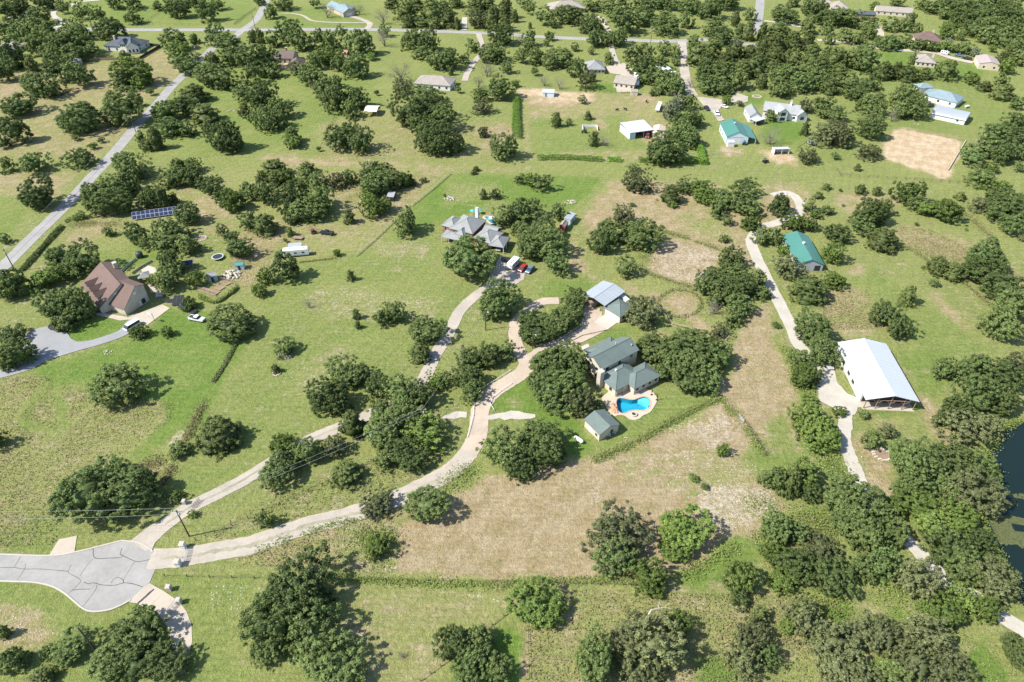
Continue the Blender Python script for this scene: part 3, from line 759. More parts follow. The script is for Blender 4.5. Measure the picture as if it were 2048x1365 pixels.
def bare_mesh(name, rng, leaf=.02):
    V, Fa, tint = [], [], []
    cnt = [0]
    def tube(p, q, r, r2):
        d = unit(q - p); a = unit(np.cross(d, rng.normal(size=3))); b = np.cross(d, a)
        ang = [0, 2.1, 4.2]
        A = [p + (a*np.cos(t) + b*np.sin(t))*r for t in ang]; B = [q + (a*np.cos(t) + b*np.sin(t))*r2 for t in ang]
        V.extend(A + B); k = cnt[0]; cnt[0] += 6
        for i in range(3):
            j = (i+1) % 3
            Fa.append((k+i, k+j, k+3+j)); Fa.append((k+i, k+3+j, k+3+i))
        s = rng.random(); tint.extend([(s, .3 + .5*rng.random(), 0, 1)]*6)
    def grow(p, d, l, r, lev):
        for _ in range(2):
            d = unit(d + rng.normal(size=3)*.25); q = p + d*l*.5
            tube(p, q, r, r*.8); p = q; r *= .8
        if lev == 0: return
        for _ in range(4 if lev > 2 else 4):
            nd = unit(d + rng.normal(size=3)*.75 + np.array([0, 0, .12]))
            grow(p, nd, l*rng.uniform(.55, .8), r*.62, lev-1)
    for i in range(5):
        a = 2*np.pi*i/5 + rng.random()
        grow(np.array([0, 0, -.85]), unit(np.array([np.cos(a)*.8, np.sin(a)*.8, 1.0])), .62, .045, 4)
    V = np.array(V); ext = np.percentile(np.abs(V), 98, axis=0); V = V / np.maximum(ext, .3)
    me = np_mesh(name, V, np.array(Fa), LEAF['D'])
    at = me.color_attributes.new('tint', 'FLOAT_COLOR', 'POINT')
    at.data.foreach_set('color', np.array(tint, np.float32).ravel())
    return me
def trunk_mesh(name, rng, forks=4):
    mb = MB(); pts = [Vector((0, 0, -.02))]
    for k in range(3): pts.append(pts[-1] + Vector((rng.uniform(-.03, .03), rng.uniform(-.03, .03), .17)))
    r = .075
    for a, b_ in zip(pts, pts[1:]):
        mb.bar(a, b_, r, 7, r*.86); r *= .86
    for i in range(forks):
        a = 2*math.pi*i/forks + rng.uniform(-.4, .4); p = pts[-1] - Vector((0, 0, .05)); rr = r*.75
        for k in range(3):
            q = p + Vector((math.cos(a)*(.14+.04*k), math.sin(a)*(.14+.04*k), rng.uniform(.12, .22)))
            mb.bar(p, q, rr, 6, rr*.72); p = q; rr *= .72; a += rng.uniform(-.4, .4)
    me = bpy.data.meshes.new(name); me.from_pydata(mb.v, [], mb.f); me.materials.append(M_BARK); me.update()
    return me
_r = np.random.default_rng(5)
CROWNS = {
 'far': [crown_mesh('oak_crown', 80, 26, .058, _r, rt=(.11, .18)) for _ in range(6)],
 'mid': [crown_mesh('oak_crown', 150, 32, .042, _r, rt=(.085, .145)) for _ in range(7)],
 'hi': [crown_mesh('oak_crown', 300, 36, .029, _r, rt=(.06, .11)) for _ in range(6)],
 'open': [crown_mesh('open_crown', 190, 30, .031, _r, rt=(.055, .11), fill=.45, n_in=6) for _ in range(4)],
 'Jfar': [crown_mesh('juniper_crown', 70, 22, .055, _r, 'cone', rt=(.09, .15)) for _ in range(3)],
 'Jmid': [crown_mesh('juniper_crown', 160, 28, .036, _r, 'cone', rt=(.06, .11)) for _ in range(4)],
 'B': [crown_mesh('shrub_crown', 50, 26, .065, _r, 'low', rt=(.12, .2)) for _ in range(3)],
 'D': [bare_mesh('bare_branches', _r) for _ in range(3)],
}
TRUNKS = [trunk_mesh('tree_trunk', _r) for _ in range(4)]

TREES = {
(0,0): "80 60 260 150 O;40 220 150 150 O;360 15 190 80 O;295 135 210 140 O;190 255 200 170 O;330 250 220 170 O;600 235 250 150 O;510 55 120 120 O;660 90 150 140 O;770 110 130 120 O;870 225 210 170 O;1060 140 130 100 O;1260 50 80 110 O;900 20 160 90 O;1050 25 170 90 O;1430 75 180 150 O;1650 90 160 150 O;1740 35 130 100 O;1350 10 100 60 O;1550 10 200 60 O;60 450 240 220 O;40 560 200 170 O;240 510 110 140 J;320 340 220 190 O;480 360 230 190 O;640 350 220 190 O;420 440 180 140 O;590 440 180 140 O;720 400 130 140 O;300 690 290 190 O;470 560 210 200 O;620 600 200 180 O;520 500 160 110 O;1000 470 120 120 J;1040 590 260 220 G;980 640 190 150 J;1120 650 160 130 G;160 850 240 160 O;640 950 290 230 O;960 860 290 250 O;950 960 130 110 O;1100 820 80 70 B;90 1030 220 220 O;30 1160 90 70 B;1195 735 80 65 B;810 1125 70 45 B;740 1170 80 40 B;600 1105 70 40 B;640 1270 230 160 O;250 1310 230 150 O;50 1320 140 130 O;1400 330 200 160 O;1440 430 190 150 G;1550 310 100 80 J;1500 530 220 160 O;1720 285 190 160 O;1815 345 190 120 O;1690 620 290 200 O;2020 290 100 100 J;1990 470 200 200 O;1850 460 170 150 O;1700 480 160 120 J;2010 590 160 150 O;1930 745 170 140 O;2025 770 80 110 O;1960 880 120 110 J;2020 950 120 160 O;1560 750 200 140 J;1460 770 120 100 O;1310 890 210 150 O;1480 850 220 150 O;1640 910 220 150 J;1660 1010 110 100 J;1370 1020 200 150 O;1490 1040 140 120 O;1130 1110 100 120 J;1240 1110 130 180 J;1180 1160 130 100 J;1820 1100 260 220 O;1010 1330 290 170 O;1420 1330 160 130 J;1530 1330 150 130 G",
(1,0): "35 15 90 60 O;120 100 110 110 O;210 30 170 80 O;470 25 100 80 O;560 70 140 150 D;820 60 110 120 D;1010 110 150 180 D;1200 80 200 150 J;1220 170 120 100 J;1400 70 200 150 J;1330 180 130 90 O;1440 185 110 90 J;1540 150 160 130 J;1610 190 80 90 J;1600 20 130 80 J;1760 50 180 130 J;1780 160 160 140 Y;1900 150 170 170 J;2000 70 130 160 J;1990 190 120 130 J;1950 290 190 150 O;1090 20 140 90 J;1280 30 140 80 J;1500 60 140 110 J;1860 40 140 110 J;30 290 90 120 J;130 320 130 190 O;260 260 200 170 O;340 330 170 190 O;500 310 150 150 O;590 330 160 180 O;680 255 110 100 O;570 450 220 140 G;470 500 150 140 O;60 470 200 190 O;120 570 150 120 O;30 560 130 130 O;320 548 150 90 Y;430 610 200 170 O;840 340 220 210 O;930 455 90 60 B;1020 290 150 180 D;1030 250 110 100 O;1260 330 190 180 O;1390 330 180 200 O;1330 430 150 90 O;800 540 200 250 O;660 510 130 140 O;1150 560 210 220 D;1170 690 150 140 Y;1420 490 150 150 O;1530 480 180 170 O;1560 570 50 70 J;1670 470 90 120 O;1730 370 120 110 O;1880 430 220 130 O;2010 540 110 160 O;1850 550 160 140 D;1780 640 130 180 D;1950 710 200 190 O;1800 760 140 110 G;1800 850 170 130 Y;1610 720 60 70 B;1370 760 210 110 O;560 720 200 170 O;640 790 230 200 O;780 790 200 180 O;740 880 170 150 O;640 660 140 110 O;60 790 240 200 O;180 870 180 190 O;70 960 230 200 O;190 960 140 150 O;20 660 60 80 O;285 1080 140 130 J;300 1140 150 110 G;500 1195 45 45 B;660 1110 210 190 O;750 1030 120 120 O;840 1120 210 250 O;965 745 45 50 B;1230 900 250 260 O;1400 880 240 210 O;1490 960 210 230 O;1330 1010 200 180 O;1470 1130 250 230 O;1590 1150 150 150 O;1380 1130 190 190 O;1990 1180 210 220 O;1820 1060 90 90 Y;150 1345 200 90 J;400 1345 150 80 J;920 1345 170 90 O;1030 1350 150 80 O;1760 1350 60 45 J",
(2,0): "420 30 70 70 J;150 60 110 140 O;90 20 120 80 O;260 130 170 140 O;320 185 90 90 O;480 120 220 130 O;390 100 130 100 O;20 130 70 220 J;640 40 170 110 O;780 50 150 110 O;880 25 160 90 O;900 170 220 180 O;1060 140 180 150 O;820 120 150 120 O;640 205 230 110 O;1030 20 150 90 O;1180 15 180 70 O;1300 30 150 80 O;1240 205 220 160 O;1230 115 90 90 O;1390 170 130 160 O;1430 55 180 120 O;1580 80 190 150 O;1620 190 170 110 O;1570 250 100 90 O;1790 150 80 130 J;1900 120 110 110 O;1760 50 100 60 B;1720 10 200 50 O;1820 250 100 120 J;1900 250 120 150 J;660 310 180 110 O;850 310 200 110 O;760 305 130 90 O;150 310 140 130 O;120 380 120 120 O;300 290 80 70 O;275 345 60 60 O;60 320 70 130 D;500 380 70 70 O;635 410 65 65 O;770 470 105 95 O;145 205 35 50 J;200 460 140 140 O;370 460 220 140 O;80 450 130 110 O;525 550 160 160 O;290 500 110 120 O;440 500 110 110 O;175 575 70 70 B;260 640 120 110 D;380 660 110 120 D;590 650 150 140 Y;640 610 70 90 J;960 430 130 140 O;1070 420 150 130 O;1220 390 140 110 O;1320 420 100 110 O;1040 540 180 150 O;1180 510 170 120 J;1310 490 90 110 O;1060 620 130 110 O;1220 630 210 150 O;1290 690 180 140 O;1130 590 110 100 O;1280 735 110 80 D;1490 440 180 160 J;1450 350 150 130 O;1680 300 190 120 O;1600 400 200 160 J;1780 420 180 180 J;1540 560 200 170 O;1680 600 210 180 O;1810 640 160 150 O;1560 680 180 140 O;1690 710 180 110 O;1840 560 180 140 J;1960 520 180 170 J;2000 390 130 190 J;2000 650 110 120 J;1900 440 140 150 J;1560 470 150 130 J;1700 500 180 150 J;2010 250 90 180 J;1430 650 100 120 D;1175 710 110 100 O;1120 750 60 40 B;560 800 75 80 O;355 960 90 120 J;460 980 60 60 O;610 925 70 70 J;905 1010 80 70 D;655 1110 100 120 J;740 1110 120 130 D;1270 880 140 170 S;1330 820 110 130 S;1420 820 130 140 O;1400 970 200 140 O;1480 950 110 110 O;1330 1050 180 160 O;1440 1090 200 160 O;1210 1200 260 220 O;1300 1230 160 140 O;1720 800 80 90 L;1820 830 70 50 B;970 1345 110 60 O;30 670 60 70 L",
(3,0): "130 120 200 110 O;210 20 130 80 O;330 50 180 110 O;430 60 130 100 O;320 90 100 60 O;470 150 180 130 O;640 150 200 140 O;560 120 150 120 O;350 150 90 70 O;310 220 170 120 O;480 230 120 120 O;780 215 90 80 O;820 260 120 120 O;640 290 170 110 O;720 310 130 100 O;490 320 90 90 O;90 250 200 130 J;60 350 190 140 J;200 330 170 140 J;320 340 150 130 J;60 470 180 150 J;200 480 190 160 J;350 440 180 150 J;300 580 190 160 O;420 540 190 160 J;540 470 190 160 J;680 470 170 150 J;800 490 200 180 O;560 600 190 160 J;90 600 190 140 O;270 670 180 150 O;400 640 180 140 O;640 650 170 140 O;760 660 150 140 O;100 720 180 130 O;700 730 200 150 O;850 680 110 90 O;480 430 140 110 J;180 600 150 130 O;500 690 150 130 J;960 340 180 120 O;1090 330 130 100 O;880 340 90 110 O;1190 360 130 90 O;780 390 140 100 O;970 200 130 110 O;1080 210 110 110 O;1190 230 90 90 O;1150 160 110 120 O;850 50 70 90 L;820 180 120 60 B;1040 20 110 60 O;1430 250 140 130 G;1550 290 80 80 O;1290 370 130 80 G;1400 375 130 80 G;1270 310 50 45 J;1580 390 150 90 O;1660 420 80 70 S;1440 340 70 60 S;1790 390 80 60 B;1500 390 100 70 O;1160 470 70 90 J;1430 560 190 150 J;1260 590 110 95 J;930 570 160 140 J;1120 590 180 120 J;1030 560 120 120 J;1630 630 140 70 L;1910 535 120 120 L;1740 690 120 80 J;1870 640 120 110 O;1890 740 180 110 J;2000 830 110 130 O;1230 30 120 100 O;1330 60 150 110 O;1420 110 120 90 O;1450 30 180 110 O;1560 60 190 140 O;1680 50 180 140 O;1800 40 180 130 O;1930 40 190 130 O;1560 150 180 140 O;1700 140 190 150 O;1830 140 190 150 O;1960 130 190 140 O;1650 220 190 150 O;1790 230 190 150 O;1920 230 190 150 O;2025 220 170 150 O;1750 290 150 130 O;1880 300 180 150 O;1990 330 170 150 O;1960 410 150 130 J;1880 470 120 100 J;2030 470 130 140 O;1090 750 180 150 O;1020 800 150 140 O;1160 870 200 170 O;1060 890 130 130 O;1210 800 120 120 O;1000 920 130 110 D;820 850 210 170 O;890 780 110 90 J;780 950 130 120 O;840 1040 190 170 O;880 960 120 110 O;450 830 160 120 O;560 920 160 130 O;440 900 120 100 O;300 1030 80 180 J;440 1080 190 180 Y;590 1090 190 180 Y;520 1010 150 110 Y;800 1220 170 110 Y;720 1340 60 60 J;320 1250 170 130 Y;540 1250 80 60 B;30 930 100 130 O;30 1070 190 190 D;300 850 120 110 Y;2000 990 200 150 O;1830 1080 220 180 O;1950 1110 200 170 O;1640 1250 210 150 O;1760 1200 170 150 O;1890 1220 200 180 O;2020 1230 120 180 O;1780 1345 120 60 L;1680 1140 120 90 D;2010 1335 90 80 O",
(0,1): "300 200 240 230 O;30 550 90 110 O;740 190 180 180 O;930 120 280 190 O;890 260 250 220 O;1050 110 180 180 O;780 290 170 140 O;1200 220 190 180 O;1300 220 150 170 J;1390 220 70 90 J;1400 60 200 160 O;1540 50 180 160 O;1710 140 180 200 O;1860 240 190 200 G;1990 170 150 190 O;1500 360 180 170 O;860 495 110 90 O;1090 510 180 180 O;1170 570 140 130 O;1350 490 280 160 O;1290 580 200 140 O;1420 580 170 140 O;1500 600 170 160 O;1340 740 220 220 O;1330 870 200 210 O;1230 880 110 90 O;1770 480 100 120 O;1850 540 120 110 O;1910 630 200 170 O;1990 410 150 200 O;470 710 230 210 O;640 720 260 260 O;530 810 180 130 O;370 860 220 180 G;310 930 120 110 G;450 1080 250 310 O;620 1080 260 270 O;520 1190 230 170 O;90 880 230 300 O;30 960 170 220 O;80 1320 200 110 O;640 360 90 70 L;610 390 50 40 L;1560 870 160 140 L;1520 1070 130 110 G;1100 1300 160 130 G;1340 1290 100 95 G;1870 1230 330 240 O;2035 950 60 150 L",
(1,1): "40 50 110 100 J;150 60 160 120 J;240 50 130 120 G;60 180 180 190 O;70 430 190 170 J;400 60 160 140 J;480 90 190 150 O;640 90 150 130 Y;740 60 130 130 O;310 220 260 240 O;500 220 250 240 O;400 330 280 200 O;270 380 130 120 O;890 40 160 120 J;950 120 210 190 O;1060 80 230 170 O;1190 80 130 130 G;1260 95 60 60 J;930 300 190 220 G;1030 280 140 130 G;900 200 140 110 G;745 370 110 120 J;450 460 90 80 D;1215 420 210 240 O;645 660 65 70 G;245 780 210 240 O;80 850 130 160 L;40 960 110 140 L;190 670 70 60 B;235 560 40 60 B;270 490 70 80 J;755 840 75 95 J;415 1050 110 130 D;1110 1130 190 200 O;1010 1180 140 180 O;800 1150 75 90 J;815 1235 60 70 J;1360 1280 260 180 O;1700 710 410 320 O;1930 1050 280 280 O;1820 190 70 85 J;1910 190 90 85 Y;1510 200 30 40 B;1340 80 60 40 B;1970 370 170 210 O;1740 15 60 40 J",
(2,1): "65 70 90 120 O;150 80 110 120 G;240 100 160 150 O;60 330 210 240 O;180 310 170 200 O;200 500 300 200 O;130 620 210 220 O;280 600 240 230 O;360 740 190 190 O;60 470 140 150 O;365 335 150 150 O;1000 90 220 180 Y;1270 190 180 150 J;1285 275 80 50 L;1400 130 180 110 O;1510 150 200 140 G;1540 215 170 60 L;880 370 170 170 Y;760 500 190 190 O;730 590 200 210 O;850 520 150 170 O;1040 530 250 220 O;960 470 150 130 O;910 770 170 170 O;1700 220 200 150 O;1860 150 200 150 O;1640 310 170 140 O;1820 260 230 180 O;1920 320 140 140 O;1910 420 160 130 G;1730 400 90 90 O;2000 530 150 150 O;1750 700 190 170 O;1640 850 180 150 O;1750 840 220 180 O;1540 920 180 190 O;1700 960 260 190 O;1850 930 190 190 O;1960 880 170 170 O;1990 980 120 170 O;1640 1030 170 140 O;1800 1080 230 190 O;1780 1180 170 140 O;1620 1090 160 160 D;500 1040 200 170 O;480 1130 180 130 O;1030 1130 260 220 Y;140 1200 220 170 O;330 1240 240 190 O;450 1200 170 160 O;190 1300 250 170 O;390 1140 120 110 O;960 275 50 30 B;1200 450 40 30 B;1700 550 90 60 L;1660 1280 150 130 Y",
(3,1): "80 270 180 190 O;470 130 80 60 J;405 200 80 60 J;745 150 100 85 J;875 165 80 75 J;1540 205 100 65 J;330 280 110 125 O;470 320 110 80 O;380 350 100 80 G;200 420 190 140 G;320 430 140 130 G;40 530 150 190 O;130 640 100 120 G;170 770 240 160 Y;340 950 260 210 J;560 510 200 140 O;520 660 170 170 G;830 360 250 220 O;940 300 150 140 O;760 440 190 130 O;930 550 250 170 J;1140 190 230 190 G;1180 260 150 120 O;1270 310 170 120 G;1460 330 200 180 G;1360 310 140 130 G;1690 60 200 140 O;1760 100 130 100 L;1880 120 120 70 L;1850 220 190 160 O;1690 270 150 120 Y;1930 310 250 210 O;2010 240 120 200 O;1980 440 180 190 O;2030 540 60 150 Y;1760 670 270 230 O;1700 800 260 190 O;1850 760 160 150 O;1370 760 190 150 J;1480 810 180 150 J;1900 930 270 240 O;1960 1080 250 240 O;1880 1240 260 230 O;1330 900 90 65 B;1125 1000 130 180 J;930 1140 230 190 O;1040 1260 220 180 O;990 1200 170 150 O;380 1280 280 240 O;60 1240 70 55 B;10 1000 60 110 O;580 160 30 25 B;600 280 30 20 B;1185 430 40 30 B;1590 475 30 20 B;540 880 180 110 L",
(0,2): "130 110 250 230 O;30 150 170 170 O;940 345 380 310 O;1740 740 330 270 J;1800 780 220 190 J;1430 870 170 140 O;690 1230 430 400 O;1020 1190 470 400 O;840 1060 260 160 O;1410 1245 120 105 G;-60 780 200 280 O",
(1,2): "235 50 180 140 O;155 220 80 80 J;690 260 270 230 O;580 430 270 260 O;830 280 190 170 O;660 480 200 190 O;960 370 200 200 O;1150 420 250 230 O;1300 430 210 220 O;1180 540 280 230 O;1010 560 200 190 O;770 660 200 210 J;1000 700 280 260 O;1180 650 270 250 O;1360 760 320 270 G;1100 830 290 240 O;1210 930 280 240 O;1010 960 180 160 O;1310 90 180 160 J;1450 325 190 160 G;1720 150 200 180 O;1860 130 190 200 O;1720 290 240 170 O;1720 400 220 180 O;1990 80 180 160 O;190 1010 290 230 O;200 830 200 120 G;430 890 210 250 O;300 890 160 150 O;630 840 180 170 Y;720 1060 240 200 J;960 1300 250 180 Y;1390 1290 320 190 O",
(2,2): "290 180 320 270 O;480 180 310 280 O;250 330 240 220 O;390 380 380 310 O;560 490 220 250 Y;690 520 90 100 B;-60 880 300 330 O;60 1000 260 240 O;220 770 320 260 O;300 870 260 260 O;1150 60 300 220 O;1350 60 320 220 O;1530 50 280 220 O;1660 120 220 230 O;1250 200 250 210 O;1430 210 310 260 O;1440 330 280 200 O;1570 310 220 200 O;1690 870 110 140 L;1455 1095 80 70 B;1540 1165 80 50 B;2020 1100 110 210 O",
(3,2): "420 70 260 170 O;260 130 190 150 O;300 290 240 200 G;320 470 130 80 L;350 640 310 240 L;450 740 290 220 L;580 570 110 80 L;770 590 100 80 B;840 790 150 150 O;960 720 130 150 Y;705 370 40 60 B;60 1080 190 230 O;190 1130 230 280 O;310 1060 230 220 G;330 1190 200 180 O;1430 220 190 170 O;1650 220 260 240 O;1830 280 290 260 O;1970 170 170 210 Y;1690 440 310 300 O;1860 470 240 240 O;1470 560 290 210 O;1570 690 320 260 Y;1760 690 240 210 Y;1110 960 330 310 O;1300 990 300 310 O;1480 930 320 250 O;1660 1000 310 250 O;1160 1130 300 230 O;1640 1210 370 270 Y;1220 1300 300 200 G;1020 1330 230 190 G;1420 1160 240 220 O;660 1290 400 270 O",
(0,3): "560 1090 250 230 O;400 1120 140 170 O;90 1170 210 210 O;30 960 100 130 J;330 1320 200 90 J;1130 920 330 310 O;950 950 150 150 O;870 1200 300 260 O;1080 1180 380 320 O;1330 1230 300 260 O;1540 20 90 60 B",
(1,3): "60 70 160 160 O;320 690 560 350 O;130 900 380 400 O;430 930 440 420 O;230 800 420 340 O;110 1060 260 200 O;590 1240 460 320 O;1170 1150 100 60 D;1570 1050 250 250 O;1780 1010 230 250 O;1740 1190 340 260 O;1930 1250 200 210 O;960 270 200 190 L",
(2,3): "820 170 480 350 Y;850 330 330 190 O;1370 150 360 290 L;1310 340 230 130 G;1080 500 260 250 L;1110 600 190 120 G;190 770 390 320 G;960 1000 360 330 Y;1180 1080 400 410 Y;1330 900 200 230 G;680 1200 330 360 O;1050 1270 330 260 Y;1830 510 250 260 L;1820 680 180 100 O;1900 1000 250 240 Y;1850 1200 290 280 Y;1980 830 150 190 O",
(3,3): "80 150 240 240 O;230 150 200 190 O;200 420 320 280 O;440 300 270 240 Y;540 510 320 250 O;110 560 220 160 L;60 350 180 190 G;650 90 280 230 O;800 220 290 280 O;870 80 270 230 O;1010 170 240 230 O;900 400 270 300 O;760 440 190 270 O;1330 130 310 270 G;1530 90 320 250 G;1450 300 370 290 O;1660 250 270 240 O;1600 430 320 240 O;1800 560 310 300 Y;1190 540 280 300 Y;1560 720 290 200 L;1750 790 210 210 L;1440 820 260 250 G;1270 760 150 120 G;1250 970 290 280 Y;270 850 290 310 Y;150 920 120 190 L;520 1040 340 280 Y;760 960 250 210 Y;920 980 270 240 Y;550 850 140 110 G;520 1220 320 260 Y;10 1150 210 350 O;1180 1200 320 280 Y;1440 1230 310 280 Y;1000 1330 260 150 O;750 1320 290 150 Y;1990 1130 250 350 O",
}
SHRUB_PX = 22
KINDS = {'O': ('live_oak_tree', 'live oak', 'oak tree', 'live oaks across the plots'), 'G': ('broadleaf_tree', 'bright green broadleaf tree', 'tree', 'bright green broadleaf trees'),
 'J': ('juniper_tree', 'olive green juniper', 'juniper tree', 'junipers'), 'L': ('vine_covered_tree', 'lime green vine-covered tree', 'tree', 'vine-covered lime green trees'),
 'Y': ('grey_green_tree', 'grey-green thin-leaved tree', 'tree', 'grey-green trees'), 'S': ('silver_leaved_tree', 'pale silver-leaved tree', 'tree', 'silver-leaved trees'),
 'D': ('bare_tree', 'bare grey leafless tree', 'tree', 'leafless trees'), 'B': ('shrub', 'low round shrub', 'shrub', 'low shrubs')}
TREE_LIST = []
def tree_size(px, py, w, h, k):
    zc = 2.0
    for _ in range(4):
        s = CP * (py + (math.tan(PITCH)*FPX - 682.5)) / (CAM_H - zc)
        R = w / 2 / s
        d = PITCH + math.atan((py - 682.5) / FPX)
        q = (h / 2 / s) ** 2 - (R * math.sin(d)) ** 2
        V = math.sqrt(max(q, 0.01)) / math.cos(d)
        hi = {'J': 1.45, 'D': 1.15, 'S': 1.2}.get(k, .98)
        V = min(max(V, .62 * R), hi * R)
        zc = V * ((.92 if k in 'JBLD' else .86) + (.15 if (int(px*7+py*3) % 5 == 0 and k in 'OY') else 0))
    return R, V, zc, gp(px, py, zc)
def place_tree(px, py, w, h, k):
    R, V, zc, g = tree_size(px, py, w, h, k)
    name, desc, cat, grp = KINDS[k]
    root = empty(name, (g.x, g.y, 0), 0)
    pool = CROWNS['B'] if k == 'B' else CROWNS['D'] if k == 'D' else (CROWNS['Jmid'] if w > 28 else CROWNS['Jfar']) if k == 'J' else \
        CROWNS['open'] if (k == 'Y' or random.random() < .15) and w > 30 else CROWNS['hi'] if w > 58 else CROWNS['mid'] if w > 34 else CROWNS['far']
    me = random.choice(pool)
    c = link(bpy.data.objects.new('crown', me)); c.parent = root
    c.location = (0, 0, zc)
    c.rotation_euler = (0, 0, random.uniform(0, 6.28))
    a = random.uniform(.94, 1.06); GROW = (1.10 if w > 58 else 1.03 if w > 40 else .97,)
    c.scale = (R * a * GROW[0], R / a * GROW[0], V * GROW[0])
    c.material_slots[0].link = 'OBJECT'; c.material_slots[0].material = LEAF['G' if (k == 'B' and random.random() < .3) else 'O' if k == 'B' else k]
    t = link(bpy.data.objects.new('trunk', random.choice(TRUNKS))); t.parent = root
    tr = max(R * .75, .5) if k not in 'BL' else R * .4
    t.scale = (tr, tr, max(zc, .3)); t.rotation_euler = (0, 0, random.uniform(0, 6.28))
    TREE_LIST.append((root, px, py, w, k, R, zc + V))
    return root
SURVEY = []
for ij, txt in TREES.items():
    for e in txt.split(';'):
        a = e.split(); x, y, w, h = map(float, a[:4])
        kk = 3.992 if ij[1] == 3 else 4.0
        px, py = T[ij](x, y)
        SURVEY.append((px, py, w / kk, h / kk, a[4]))
oaks = sorted((e for e in SURVEY if e[4] == 'O'), key=lambda e: -e[2])
MASS = set(oaks[295:])
WOOD_V, WOOD_F, WOOD_T, wood_n = [], [], [], 0
WOOD_SRC = [crown_mesh('wood_crown', 60, 16, .07, _r, rt=(.12, .2)) for _ in range(4)]
def mesh_arrays(me):
    v = np.empty(len(me.vertices)*3, np.float32); me.vertices.foreach_get('co', v)
    f = np.empty(len(me.loops), np.int32); me.loops.foreach_get('vertex_index', f)
    c = np.empty(len(me.vertices)*4, np.float32); me.color_attributes['tint'].data.foreach_get('color', c)
    return v.reshape(-1,3), f.reshape(-1,3), c.reshape(-1,4)
WOOD_SRC = [mesh_arrays(m_) for m_ in WOOD_SRC]
for e in SURVEY:
    if e not in MASS:
        place_tree(*e); continue
    R, V, zc, g = tree_size(*e)
    v, f, c = random.choice(WOOD_SRC); a = random.uniform(0, 6.28); ca, sa = math.cos(a), math.sin(a)
    v = np.stack([(v[:,0]*ca - v[:,1]*sa)*R + g.x, (v[:,0]*sa + v[:,1]*ca)*R + g.y, v[:,2]*V + zc], -1)
    c = c.copy(); c[:,0] = np.clip(c[:,0]*.7 + random.uniform(0,.5), 0, 1); c[:,1] = np.clip(c[:,1]*random.uniform(.8,1.2), 0, 1)
    WOOD_V.append(v); WOOD_F.append(f + wood_n); WOOD_T.append(c); wood_n += len(v)
wme = np_mesh('woodland', np.concatenate(WOOD_V), np.concatenate(WOOD_F), LEAF['O'])
at = wme.color_attributes.new('tint', 'FLOAT_COLOR', 'POINT'); at.data.foreach_set('color', np.concatenate(WOOD_T).astype(np.float32).ravel())
tag(link(bpy.data.objects.new('woodland', wme)), 'smaller live oaks that merge into thickets between the single trees', 'woodland', kind='stuff')

